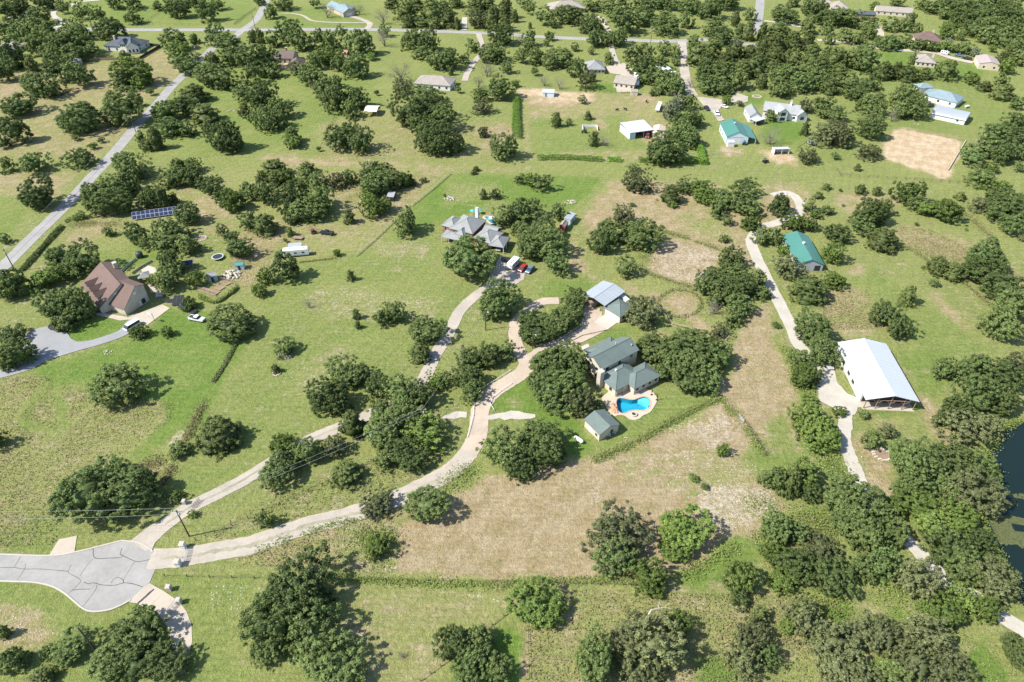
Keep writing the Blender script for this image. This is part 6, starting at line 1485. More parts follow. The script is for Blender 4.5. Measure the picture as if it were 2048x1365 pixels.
fence([(1552,32),(1400,165),(1240,290)], 'upper stretch of the pale wooden fence across the rocky pasture', t11, 1.3, 2.6, mat('pale_wood', (.42,.35,.25), .9, .2), (1.2,.85,.5), rr=.06)
fence([(1115,400),(960,550),(800,690)], 'lower stretch of the pale wooden fence across the rocky pasture', t11, 1.3, 2.6, mat('pale_wood', (.42,.35,.25), .9, .2), (1.2,.85,.5), rr=.06)
fence([(640,925),(590,1030),(520,1180)], 'thin fence down the slope left of the cream shelter', t10, 1.2, 4, M_POLE)
fence([(360,318),(450,322),(590,330)], 'white picket fence on the cross street', t20, 1.1, 2, M_WHITE, (1.0,.6,.3), rr=.05)
fence([(950,338),(1100,345),(1250,350)], 'white rail fence on the cross street beside the oak grove', t20, 1.1, 3, M_WHITE, (1.0,.6), rr=.05)
fence([(1010,748),(700,742),(640,745)], 'wire fence between the orange soil and the green lawn', t20, 1.2, 3.5, M_POLE)
fence([(1050,1030),(1580,1130)], 'weathered rail along the far side of the sand arena', t30, 1.3, 4, M_WOOD, (1.2,.7), rr=.06)
fence([(1580,1130),(1440,1364)], 'broad pale timber rail on the right side of the sand arena', t30, .7, 4, M_KERB, (.5,), rr=.3)
fence([(550,0),(580,45),(1100,75),(1590,105),(1600,20)], 'pasture fence round the grass below the sand arena', t31, 1.2, 4, M_POLE)
fence([(1230,480),(1350,530),(1480,580),(1600,620),(1680,650)], 'rail fence along the back of the sandy paddock', t21, 1.2, 3, M_WOOD, (1.1,.6))
fence([(1010,770),(1120,840),(1260,880),(1400,935)], 'rail fence along the front of the sandy paddock', t21, 1.2, 3, M_WOOD, (1.1,.6))
fence([(p[0], p[1]) for p in ell(1358, 609, 44, 27, 20)], 'round pen fence with weedy rim', None, 1.4, 3, M_POLE, (1.3,.8,.4), closed=True)
fence([(650,962),(830,880),(1000,805),(1200,690),(1380,592),(1560,500),(1690,465)], 'overgrown pasture fence below the pool lawn', t22, 1.2, 3, M_WOOD, (1.1,.7))
fence([(1700,480),(1810,605)], 'short rail fence at the pasture gate', t22, 1.2, 2.5, M_WOOD, (1.1,.7))
fence([(1860,660),(1890,700),(2030,920)], 'wire fence running downhill from the pasture gate', t22, 1.2, 3, M_POLE)
fence([(330,1153),(600,1160),(900,1163),(1200,1170),(1290,1172)], 'long wire fence along the lower edge of the mown field', None, 1.1, 5, M_POLE, (1.0,.6), rr=.02)
fence([(840,1362),(900,1318),(960,1268),(1030,1215)], 'wooden rail fence beside the bright green lawn', None, 1.2, 3, M_WOOD, (1.1,.6), rr=.05)
fence([(1051,1262),(1053,1360)], 'rusty wire fence between the bright lawn and tall grass', None, 1.2, 3, M_BROWNW)
fence([(920,800),(880,845),(850,875),(700,948),(560,1010),(430,1066),(392,1082)], 'wire fence between the two gravel drives', None, 1.2, 4, M_POLE, (1.1,.6), rr=.02)
fence([(2040,240),(1950,300),(1850,360),(1785,420),(1745,490),(1738,600),(1715,690),(1690,775)], 'low white pipe rail on the outer bend of the pink drive', t12, .55, 3, M_PIPE, (.5,), rr=.07, name='pipe_rail')
fence([(2048,345),(1960,405),(1890,460),(1875,510),(1905,560)], 'low white pipe rail on the inner bend of the pink drive', t12, .55, 3, M_PIPE, (.5,), rr=.07, name='pipe_rail')
fence([(370,1364),(470,1300),(560,1240),(575,1190)], 'low white pipe rail round the drive-loop trees', t21, .55, 3, M_PIPE, (.5,), rr=.07, name='pipe_rail')
fence([(1129,690),(1165,672),(1215,661)], 'low timber edging between the pink drive and the house lawn', None, .4, 3, M_WOOD, (.3,), rr=.1, name='drive_edging')
fence([(1310,660),(1290,640),(1318,622),(1345,650),(1380,660)], 'pale timber rail behind the garage and oak grove', None, 1.1, 3, mat('pale_wood', (.42,.35,.25), .9, .2), (1.0,.6), rr=.06)
fence([(960,830),(1020,770),(1090,715)], 'pale metal garden wall behind the stone house', t01, 1.0, 2, M_STEEL, solid=True, name='garden_wall')
fence([(1060,830),(1130,780),(1220,730)], 'stone terrace wall behind the stone house', t01, .9, 2, M_STONE, solid=True, name='terrace_wall')
fence([(1560,945),(1720,1000),(1745,1050),(1890,930),(1840,885),(1770,880)], 'wooden fence round the raised-bed vegetable garden', t01, 1.3, 2.2, M_WOOD, (1.2,.7,.3), rr=.05)
fence([(1445,790),(1700,840),(1750,850)], 'wire fence of the horse yard below the teal barn', tile(1400,170,8.533), 1.2, 3, M_POLE) if False else None
fence([(150,1210),(480,1150),(740,1200)], 'pale rail fence of the horse yard below the pale blue barn', zA_, 1.2, 3, M_STEEL, (1.1,.7,.3))

def stone_pillar(px, s, h, label, t=None, m=None):
    g = gp(*(t(*px) if t else px)); root = tag(empty('gate_pillar', (g.x, g.y, 0)), label, 'gate pillar')
    k = 0
    z = 0
    while z < h - .05:
        hh = .3; mb = MB(); e = random.uniform(-.03, .03); mb.box(-s/2-e, s/2+e, -s/2+e, s/2-e, z+.01, z+hh-.015); mb.build('stone_course', m or M_STONE, root); z += hh
    mb = MB(); mb.hexa([(-s*.62,-s*.62,h),(s*.62,-s*.62,h),(s*.62,s*.62,h),(-s*.62,s*.62,h)], [(-s*.4,-s*.4,h+.22),(s*.4,-s*.4,h+.22),(s*.4,s*.4,h+.22),(-s*.4,s*.4,h+.22)]); mb.build('cap', M_KERB, root)
    return Vector((g.x, g.y, 0))
q1_ = stone_pillar((368,1096), 1.2, 1.8, 'white gate pillar on the upper side of the pink drive entrance', m=M_WHITE)
q2_ = stone_pillar((358,1131), 1.2, 1.8, 'white gate pillar on the lower side of the pink drive entrance', m=M_WHITE)
stone_pillar((340,1180), 1.0, 1.5, 'brown stone pillar on the lawn by the lower concrete drive', m=M_TAN)
stone_pillar((360,1206), 1.0, 1.5, 'grey stone pillar with the swing gate on the lower concrete drive')
stone_pillar((370,1008), .9, 1.3, 'pale stone pillar at the upper gravel drive gateway')
stone_pillar((352,1003), .8, 1.0, 'low stone pillar beside the small tree at the gravel drive')
def gate(a, b_, label, h=1.3, m=None):
    root = tag(empty('gate', a), label, 'gate'); d = b_-a
    for z in (.25, .5, .75, 1.0, h):
        mb = MB(); mb.bar(Vector((0,0,z)), d+Vector((0,0,z)), .035, 5); mb.build('bar', m or M_STEEL, root)
    for k in (0, .25, .5, .75, 1):
        mb = MB(); mb.bar(d*k+Vector((0,0,.1)), d*k+Vector((0,0,h)), .04, 5); mb.build('upright', m or M_STEEL, root)
gate(q1_+Vector((1.3,-.8,0)), q2_+Vector((1.3,.6,0)), 'open-bar metal gate between the two white pillars')
gate(gp(358,1206), gp(336,1228), 'slatted swing gate across the lower concrete drive', 1.2, M_GREYW)
gate(gp(*t22(1810,605)), gp(*t22(1850,655)), 'steel field gate at the end of the worn pasture track')
gate(gp(386,1018), gp(400,1002), 'dark swing gate at the upper gravel drive', 1.4, M_DARK)

# ------------------------------------------------------------------ solar panels, garden furniture, tanks
M_PV = mat('solar_cells', (.022,.030,.075), .15, .1, 2, spec=.6)
M_PV2 = mat('dark_solar_cells', (.014,.016,.028), .45, .1, 2, spec=.3)
def solar(A, B, Cc, cols, rows, z0, tilt, label, t=None, fr=None):
    a, b_, c = (gp(*(t(*p) if t else p)) for p in (A, B, Cc)); u = (b_-a); L = u.length; u.normalize(); v = Vector((-u.y, u.x, 0))
    if (c-a).dot(v) < 0: v = -v
    W = min(max((c-a).dot(v), 1.3), 1.5*rows); root = tag(empty('solar_array', a), label, 'solar panels')
    n = Vector((0,0,1))
    for i in range(cols):
        for j in range(rows):
            x0, x1 = L*i/cols+.03, L*(i+1)/cols-.03; y0, y1 = W*j/rows+.03, W*(j+1)/rows-.03
            P = lambda x, y, dz: (u.x*x+v.x*y, u.y*x+v.y*y, z0+y*tilt+dz)
            mb = MB(); mb.hexa([P(x0,y0,0),P(x1,y0,0),P(x1,y1,0),P(x0,y1,0)], [P(x0,y0,.05),P(x1,y0,.05),P(x1,y1,.05),P(x0,y1,.05)]); p = mb.build('panel', fr or M_STEEL, root)
            e = .05
            mb = MB(); mb.hexa([P(x0+e,y0+e,.05),P(x1-e,y0+e,.05),P(x1-e,y1-e,.05),P(x0+e,y1-e,.05)], [P(x0+e,y0+e,.06),P(x1-e,y0+e,.06),P(x1-e,y1-e,.06),P(x0+e,y1-e,.06)]); mb.build('cells', M_PV if fr is None else M_PV2, p)
    for i in (0, cols//2, cols):
        x = min(max(L*i/cols, .2), L-.2)
        for y in (W*.1, W*.9):
            mb = MB(); p = (u.x*x+v.x*y, u.y*x+v.y*y); mb.bar((p[0],p[1],0), (p[0],p[1],z0+y*tilt), .05, 5); mb.build('support', M_STEEL, root)
solar((1062,408), (1422,358), (1060,360), 10, 2, .6, .7, 'long ground-mounted solar array in the pasture by the street', t01)
solar((1375,1090), (1462,1085), (1480,1005), 3, 3, .3, .3, 'square cluster of dark solar panels beside the small tree', t01, M_DARK)
solar((1320,1062), (1385,1060), (1390,1030), 3, 1, .3, .3, 'single row of purple-dark solar panels next to the stone house drive', t01, M_DARK)
solar((1420,1105), (1545,1160), (1470,1085), 4, 2, .3, .3, 'slanted row of dark solar panels above the white pickup', t01, M_DARK)
def trampoline(px, label, t, r=2.1):
    g = gp(*t(*px)); root = tag(empty('trampoline', (g.x, g.y, 0)), label, 'trampoline')
    mb = MB(); mb.lathe((0,0,0), [(r*.86,.88),(r*.86,.9)], 24); mb.build('mat', M_DARK, root)
    mb = MB(); n = 24
    for i in range(n):
        a, b_ = 2*math.pi*i/n, 2*math.pi*(i+1)/n
        mb.poly([(r*.86*math.cos(a),r*.86*math.sin(a),.93),(r*1.02*math.cos(a),r*1.02*math.sin(a),.93),(r*1.02*math.cos(b_),r*1.02*math.sin(b_),.93),(r*.86*math.cos(b_),r*.86*math.sin(b_),.93)])
    mb.build('pad_ring', mat('pale_blue_pad', (.42,.50,.55), .6), root)
    for i in range(6):
        a = math.pi*i/3; mb = MB(); mb.bar((r*math.cos(a),r*math.sin(a),0), (r*math.cos(a),r*math.sin(a),.92), .04, 5); mb.build('leg', M_STEEL, root)
trampoline((1745,705), 'round black trampoline with pale pad beside the playhouse', t01, 2.2)
trampoline((385,415-7), 'blue trampoline on the lawn beyond the oak grove', tile(1820,60,6.825), 2.2) if False else None
trampoline((1030,410), 'round blue-rimmed trampoline on the lawn of the taupe hip-roofed house', t30, 2.6)
trampoline((350,1155), 'dark trampoline on the lawn below the white house', t30, 2.4)
def stone_ring(px, r, label, t, m=None, fill=None, name='stone_ring', cat='stone ring', n=14):
    g = gp(*(t(*px) if t else px)); root = tag(empty(name, (g.x, g.y, 0)), label, cat)
    for i in range(n):
        a = 2*math.pi*i/n; mb = MB(); s = r*math.pi/n*.92; x, y = r*math.cos(a), r*math.sin(a)
        mb.hexa([(x+dx, y+dy, 0) for dx, dy in ((-s,-s*.6),(s,-s*.6),(s,s*.6),(-s,s*.6))], [(x+dx*.85, y+dy*.85, random.uniform(.28,.4)) for dx, dy in ((-s,-s*.6),(s,-s*.6),(s,s*.6),(-s,s*.6))]); mb.build('stone', m or M_ROCK, root)
    mb = MB(); mb.lathe((0,0,0), [(r*.92,.0),(r*.9,.1)], 16); mb.build('fill', fill or M_SOIL, root)
stone_ring((1610,547), 2.0, 'ring of pale stones on the lawn below the solar array', t01)
stone_ring((912,910), 2.2, 'stone tree-ring planter at the foot of the tree beside the gravel road', t32)
stone_ring((232,112), 2.2, 'white stone ring round the island tree in the green field', t12)
stone_ring((165,262), 1.2, 'small stone ring round a young juniper in the green field', t12)
stone_ring((1960,775), 2.4, 'white fire ring on the lawn of the white house', t20)
stone_ring((1820,215), 1.4, 'stone ring round a young juniper behind the brick house', t11)
stone_ring((1910,222), 1.6, 'stone ring round the pale bush behind the brick house', t11)
# fenced vegetable garden beds
for k, (a, b_, c, d) in enumerate([((1590,960),(1660,985),(1690,960),(1620,935)), ((1660,990),(1720,1005),(1760,975),(1700,955)), ((1700,940),(1760,965),(1800,940),(1740,915)), ((1760,905),(1810,925),(1850,905),(1800,885))]):
    P = W2([a, b_, c, d], t01); root = tag(empty('raised_bed', (P[0][0], P[0][1], 0)), ['raised bed nearest the stone house in the fenced garden', 'raised bed at the garden corner facing the white pickup', 'middle raised bed with bare soil in the fenced garden', 'raised bed beside the stone mound in the fenced garden'][k], 'garden bed', 'vegetable beds')
    Q = [(p[0]-P[0][0], p[1]-P[0][1]) for p in P]
    mb = MB(); mb.hexa([(x,y,0) for x,y in Q], [(x,y,.3) for x,y in Q]); mb.build('soil', M_SOIL, root)
    for p, q in zip(Q, Q[1:]+Q[:1]):
        mb = MB(); mb.bar((p[0],p[1],.2), (q[0],q[1],.2), .13, 4); mb.build('board', M_WOOD, root)
# rock mound and piles
def rock_pile(px, r, n, label, t, flat_=.5):
    g = gp(*(t(*px) if t else px)); root = tag(empty('rock_pile', (g.x, g.y, 0)), label, 'rock pile')
    for i in range(n):
        a = random.uniform(0, 6.28); d = r*math.sqrt(random.random()); s = random.uniform(.18, .42)*max(r, 1.2)*.5
        bm = bmesh.new(); bmesh.ops.create_icosphere(bm, subdivisions=1, radius=s)
        for q in bm.verts: q.co *= random.uniform(.7, 1.2); q.co.z *= .7
        me = bpy.data.meshes.new('rock'); bm.to_mesh(me); bm.free(); me.materials.append(M_ROCK)
        o = link(bpy.data.objects.new('rock', me)); o.parent = root; o.location = (d*math.cos(a), d*math.sin(a)*.8, s*.3 + (r-d)*flat_*.3)
rock_pile((1850,840), 3.6, 46, 'pale stone mound beside the playhouse', t01)
rock_pile((470,258), 2.6, 22, 'white rock pile on the green field behind the brick house', t21)
rock_pile((1555,225), 2.6, 24, 'brushy rock pile in the field behind the brick house', t11)
rock_pile((860,92), 1.6, 12, 'small dark rock heap on the lawn by the asphalt drive', t02)
rock_pile((910,790), 1.0, 8, 'little stone heap below the pool shed', t22)
rock_pile((1850,890), 2.2, 14, 'grey rock heap on the upper oak lawn', t00)
rock_pile((1190,995), 1.6, 10, 'pale rock heap above the sand arena', t30)
rock_pile((610,1130), 1.6, 10, 'grey rock heap among dry grass at the street', t00)
def tank(px, L, r, label, t, m=None, rz=.0):
    g = gp(*t(*px)); root = tag(empty('gas_tank', (g.x, g.y, 0), rz), label, 'gas tank')
    mb = MB(); prof = [(.1,-L/2),(r*.7,-L/2+.15),(r,-L/2+.45),(r,L/2-.45),(r*.7,L/2-.15),(.1,L/2)]; n = 14; base = []
    for rr, x in prof: base.append([(x, rr*math.cos(2*math.pi*i/n), .35+r+rr*math.sin(2*math.pi*i/n)) for i in range(n)])
    for A, B in zip(base, base[1:]):
        for i in range(n): mb.poly([A[i], A[(i+1)%n], B[(i+1)%n], B[i]])
    mb.build('shell', m or P_WHITE, root, smooth=True)
    mb = MB(); mb.lathe((0,0,.35+2*r-.05), [(.25,0),(.25,.2),(.1,.28)], 10); mb.build('valve_dome', m or P_WHITE, root)
    for x in (-L*.3, L*.3):
        mb = MB(); mb.box(x-.1, x+.1, -r*.7, r*.7, 0, .6); mb.build('saddle', M_KERB, root)
tank((532,806), 3.2, .55, 'white propane tank on the lawn left of the pool shed', t22, rz=-.75)
tank((1588,865), 3.2, .6, 'white propane tank on the lawn beside the blue-roofed house', t30, rz=.4)
g = gp(*t01(1122,695)); root = tag(empty('water_tank', (g.x, g.y, 0)), 'dark round water tank at the end of the garden wall', 'water tank')
mb = MB(); mb.lathe((0,0,0), [(1.3,0),(1.3,1.9),(1.0,2.3),(.3,2.5)], 18); mb.build('shell', mat('dark_green_plastic', (.045,.06,.06), .5), root, smooth=True); mb = MB(); mb.lathe((0,0,2.45), [(.35,0),(.35,.12)], 10); mb.build('lid', M_DARK, root)
# gazebo, blue cover, patio slab behind the stone house
g = gp(*t01(1165,880)); root = tag(empty('gazebo', (g.x, g.y, 0), .5), 'grey-roofed gazebo beside the stone house', 'gazebo')
for x in (-1.6, 1.6):
    for y in (-1.6, 1.6):
        mb = MB(); mb.box(x-.1, x+.1, y-.1, y+.1, 0, 2.5); mb.build('post', M_BROWNW, root)
mb = MB(); mb.hexa([(-2.1,-2.1,2.45),(2.1,-2.1,2.45),(2.1,2.1,2.45),(-2.1,2.1,2.45)], [(-.2,-.2,3.4),(.2,-.2,3.4),(.2,.2,3.4),(-.2,.2,3.4)]); mb.build('roof', R_GREY, root)
pave('patio', [(1130,800),(1190,765),(1260,790),(1250,830),(1150,830)], M_WCONC, t01)
pave('patio', [(1180,910),(1260,930),(1290,980),(1210,985)], M_CONC, t01)
g = gp(*t01(1505,775)); root = tag(empty('canopy_tent', (g.x, g.y, 0), .3), 'dark blue canopy tent under the oaks by the trampoline', 'tent')
mb = MB(); mb.hexa([(-2.2,-1.8,2.0),(2.2,-1.8,2.0),(2.2,1.8,2.0),(-2.2,1.8,2.0)], [(-.2,-.2,2.8),(.2,-.2,2.8),(.2,.2,2.8),(-.2,.2,2.8)]); mb.build('canopy', mat('navy_canvas', (.02,.03,.09), .7), root)
for x in (-2, 2):
    for y in (-1.6, 1.6):
        mb = MB(); mb.bar((x,y,0), (x,y,2), .05, 5); mb.build('leg', M_STEEL, root)
g = gp(*t01(1280,1010)); root = tag(empty('hot_tub', (g.x, g.y, 0), .3), 'hot tub with pale cover against the stone house gable', 'hot tub')
mb = MB(); mb.box(-1.1,1.1,-1.1,1.1,0,.85); mb.build('shell', M_BROWNW, root); mb = MB(); mb.box(-1.15,1.15,-1.15,1.15,.85,1.0); mb.build('cover', M_GREYW, root)
g = gp(*t01(1238,1205)); root = tag(empty('basketball_hoop', (g.x, g.y, 0), -2.0), 'basketball hoop on the concrete drive of the stone house', 'basketball hoop')
mb = MB(); mb.bar((0,0,0), (0,0,3.2), .07, 6); mb.bar((0,0,3.1), (.9,0,3.3), .05, 5); mb.build('pole', M_DARK, root)
mb = MB(); mb.box(.9,.96,-.9,.9,2.9,4.0); mb.build('backboard', M_WHITE, root)
mb = MB()
for i in range(10):
    a, b_ = 2*math.pi*i/10, 2*math.pi*(i+1)/10; mb.bar((1.25+.25*math.cos(a), .25*math.sin(a), 3.05), (1.25+.25*math.cos(b_), .25*math.sin(b_), 3.05), .02, 4)
mb.build('rim', P_RED, root)
# second pool behind the brick house
p2 = W2([(1060,245),(1100,235),(1160,245),(1230,290),(1260,330),(1250,370),(1200,365),(1150,330),(1110,290)], z5)
c2 = Vector((sum(p[0] for p in p2)/len(p2), sum(p[1] for p in p2)/len(p2), 0))
sp2 = [(p.x, p.y) for p in smooth(p2, 3, True)]
pl2 = tag(empty('swimming_pool', (c2.x, c2.y, 0)), 'teal swimming pool behind the grey hipped brick house', 'swimming pool')
mb = ring_mesh(off(sp2, .8), sp2, .22)
for a, b_ in zip(off(sp2,.8), off(sp2,.8)[1:]+off(sp2,.8)[:1]): mb.poly([(a[0],a[1],0),(b_[0],b_[1],0),(b_[0],b_[1],.22),(a[0],a[1],.22)])
mb.build('coping', M_DECK, pl2, org=(c2.x,c2.y,0)); mb = MB(); flat(mb, sp2, .15); mb.build('water', mat('teal_pool_water', (.035,.19,.21), .08, .1, 1, spec=.5), pl2, org=(c2.x,c2.y,0))
g = gp(*z5(1210, 350)); root = tag(empty('patio_umbrella', (g.x, g.y, .2)), 'teal and white patio umbrella by the second pool', 'umbrella')
mb = MB(); mb.bar((0,0,0), (0,0,2.4), .04, 6); mb.build('pole', M_STEEL, root)
mb = MB(); mb.lathe((0,0,0), [(1.9,1.9),(1.2,2.25)], 8); mb.build('canopy', mat('teal_canvas', (.06,.36,.38), .7), root); mb = MB(); mb.lathe((0,0,0), [(1.2,2.26),(.1,2.6)], 8); mb.build('canopy_crown', M_WHITE, root)
for k, (x, y) in enumerate([(840,190),(960,175)]):
    g = gp(*z5(x, y)); root = tag(empty('patio_umbrella', (g.x, g.y, .1)), ['small teal umbrella by the white chimney', 'teal umbrella at the far pool rim'][k], 'umbrella')
    mb = MB(); mb.bar((0,0,0), (0,0,2.2), .04, 5); mb.build('pole', M_STEEL, root); mb = MB(); mb.lathe((0,0,0), [(1.3,1.8),(.1,2.4)], 8); mb.build('canopy', mat('teal_canvas', (.06,.36,.38), .7), root)
pave('garden_bed', [(1090,170),(1180,165),(1240,190),(1240,250),(1150,220),(1090,205)], M_SOIL, z5, rag=.2)
# pallet pen, cattle
g = gp(*t20(625,1038)); root = tag(empty('pallet_pen', (g.x, g.y, 0)), 'U-shaped white pallet pen in the green pasture', 'pen')
for x0, x1, y0, y1 in ((-4,4,3.4,3.6),(-4,-3.8,-1.5,3.4),(3.8,4,-1.5,3.4)):
    mb = MB(); mb.box(x0,x1,y0,y1,0,1.2); mb.build('panel', M_WHITE, root)
mb = MB()
def cow():
    bm = bmesh.new(); me = bpy.data.meshes.new('cow')
    sk = [((-.85,0,1.05),.33),((-.3,0,1.0),.40),((.4,0,1.02),.42),((.8,0,1.15),.30),((1.1,0,1.3),.17),((1.45,0,1.05),.12),((-1.05,0,1.1),.07),((-1.15,0,.5),.03)]
    legs = [(-.75,.22),(-.75,-.22),(.6,.22),(.6,-.22)]
    vs_ = [p for p, r in sk]; rs = [r for p, r in sk]; ed = [(0,1),(1,2),(2,3),(3,4),(4,5),(0,6),(6,7)]
    for x, y in legs:
        b0 = len(vs_); vs_ += [(x,y,.75),(x+(.06 if x<0 else -.02),y,.4),(x,y,.02)]; rs += [.16,.08,.06]; ed += [(0 if x<0 else 2, b0),(b0,b0+1),(b0+1,b0+2)]
    me.from_pydata(vs_, ed, [])
    return me, rs
cow_me, cow_r = cow(); M_HIDE = mat('dark_hide', (.025,.02,.018), .8, .3)
cow_me.materials.append(M_HIDE)
for (x, y), rz, lab in (((840,890), .4, 'dark cow standing in the green pasture, left of the other'), ((905,885), 2.6, 'dark cow in the pasture facing the pale livestock trailer'), ((1075,822), 1.2, 'dark calf near the shed behind the patio house')):
    g = gp(*t20(x, y)); o = link(bpy.data.objects.new('cow', cow_me)); o.location = g; o.rotation_euler = (0,0,rz)
    o.modifiers.new('skin', 'SKIN')
    for i, r in enumerate(cow_r): cow_me.skin_vertices[0].data[i].radius = (r, r); cow_me.skin_vertices[0].data[i].use_root = i == 1
    s_ = o.modifiers.new('soft', 'SUBSURF'); s_.levels = 1; s_.render_levels = 1
    tag(o, lab, 'cow', 'cattle in the pasture')
g = gp(*t21(1530,845)); root = tag(empty('water_trough', (g.x, g.y, 0)), 'blue round water trough at the corner of the sandy paddock', 'trough')
mb = MB(); mb.lathe((0,0,0), [(.7,0),(.75,.7),(.66,.7),(.64,.5)], 14); mb.build('tub', mat('trough_blue', (.04,.16,.34), .5), root)
mb = MB(); mb.lathe((0,0,0), [(.63,.5),(.62,.56)], 14); mb.build('water', M_POND, root)

# ------------------------------------------------------------------ hedges, weeds, tall grass, loose stones
def leaf_cloud(pts, leaf, up=.3, rng=RNG):
    n = len(pts); nn = unit(rng.normal(size=(n,3)) + np.array([0,0,up*3])); a = unit(np.cross(nn, rng.normal(size=(n,3)))); b = np.cross(nn, a)
    s = leaf*rng.uniform(.6,1.4,(n,1))
    V = np.stack([pts-a*s, pts-b*s*.6, pts+a*s, pts+b*s*.6], 1).reshape(-1,3)
    t = np.zeros((n,4,4)); t[...,0] = rng.random((n,1)); t[...,1] = .2+.6*rng.random((n,1)); t[...,3] = 1
    return V, np.arange(n*4).reshape(-1,4), t.reshape(-1,4)
def tinted(name, V, F_, t, m):
    me = np_mesh(name, V, F_, m); at = me.color_attributes.new('tint', 'FLOAT_COLOR', 'POINT'); at.data.foreach_set('color', t.astype(np.float32).ravel())
    return me
def along(pts, t, step):
    P = smooth(W2(pts, t), 6); out = []
    for a, b_ in zip(P, P[1:]):
        L = (b_-a).length; k = max(1, int(L/step))
        for i in range(k): out.append(a.lerp(b_, (i+random.random())/k))
    return np.array([(p.x, p.y, 0) for p in out])
def strip_cloud(pts, t, w, h, dens, leaf):
    c = along(pts, t, 1.0/dens)
    lump = vnoise(c[:,0], c[:,1], .45, 21)
    n = len(c); p = c.copy(); keep = lump > .22
    p[:,0] += RNG.normal(0, w*.36, n)*(.5+lump); p[:,1] += RNG.normal(0, w*.36, n)*(.5+lump)
    p[:,2] = RNG.random(n)**.8*h*(.35+lump)
    return p[keep], leaf
def hedge(pts, label, t, w=2.0, h=1.8, m='G', dens=110):
    c = along(pts, t, 1.0/dens); n = len(c); lump = vnoise(c[:,0], c[:,1], .5, 31)
    ang = RNG.uniform(0, math.pi, n); q = along(pts, t, 1.0/dens)
    d = unit(np.gradient(smooth_arr(c), axis=0)+1e-6); s = np.stack([-d[:,1], d[:,0], np.zeros(n)], -1)
    r = RNG.uniform(.75,1.08,n)*(.75+.45*lump)
    p = c + s*(np.cos(ang)*r*w/2)[:,None]; p[:,2] = np.sin(ang)*r*h
    V, F_, tt = leaf_cloud(p, .24, .5)
    o = link(bpy.data.objects.new('hedge', tinted('hedge', V, F_, tt, LEAF[m])))
    return tag(o, label, 'hedge')
def smooth_arr(c):
    k = np.ones(9)/9; return np.stack([np.convolve(np.pad(c[:,i], 4, 'edge'), k, 'valid') for i in range(3)], -1)
hedge([(200,1275),(450,1272),(720,1288)], 'long bright green vine hedge along the pasture below the horse shed', t20, 3.8, 2.2, 'V')
hedge([(760,1285),(870,1290)], 'short middle piece of the vine hedge by the mown strip', t20, 3.4, 2.0, 'V')
hedge([(1010,1290),(1200,1302)], 'vine hedge piece left of the big oak on the mown strip', t20, 3.4, 2.0, 'V')
hedge([(1300,1305),(1430,1302),(1560,1312)], 'vine hedge piece between the big oak and the horse yard', t20, 3.8, 2.2, 'V')
hedge([(40,800),(36,960),(40,1115)], 'tall bright green vine-covered fence left of the orange soil paddock', t20, 4.6, 3.0, 'V')
hedge([(170,812),(260,715),(380,580),(500,450)], 'dark clipped hedge along the street by the stone house', t01, 2.2, 1.5, 'O')
hedge([(520,425),(600,370)], 'sparse shrub row at the upper end of the street hedge', t01, 1.6, 1.2, 'J', 40)
hedge([(1500,1180),(1520,1260),(1540,1320)], 'lime vine row beside the oaks near the horse yard', t20, 3.4, 2.6, 'V')
hedge([(1590,1010),(1720,1060),(1830,1000),(1900,940)], 'leafy vine row along the vegetable garden fence', t01, 1.8, 1.3, 'W')
hedge([(1890,20),(1780,220),(1700,340)], 'brushy fence row above the meadow', t02, 1.5, .8, 'Y', 45)
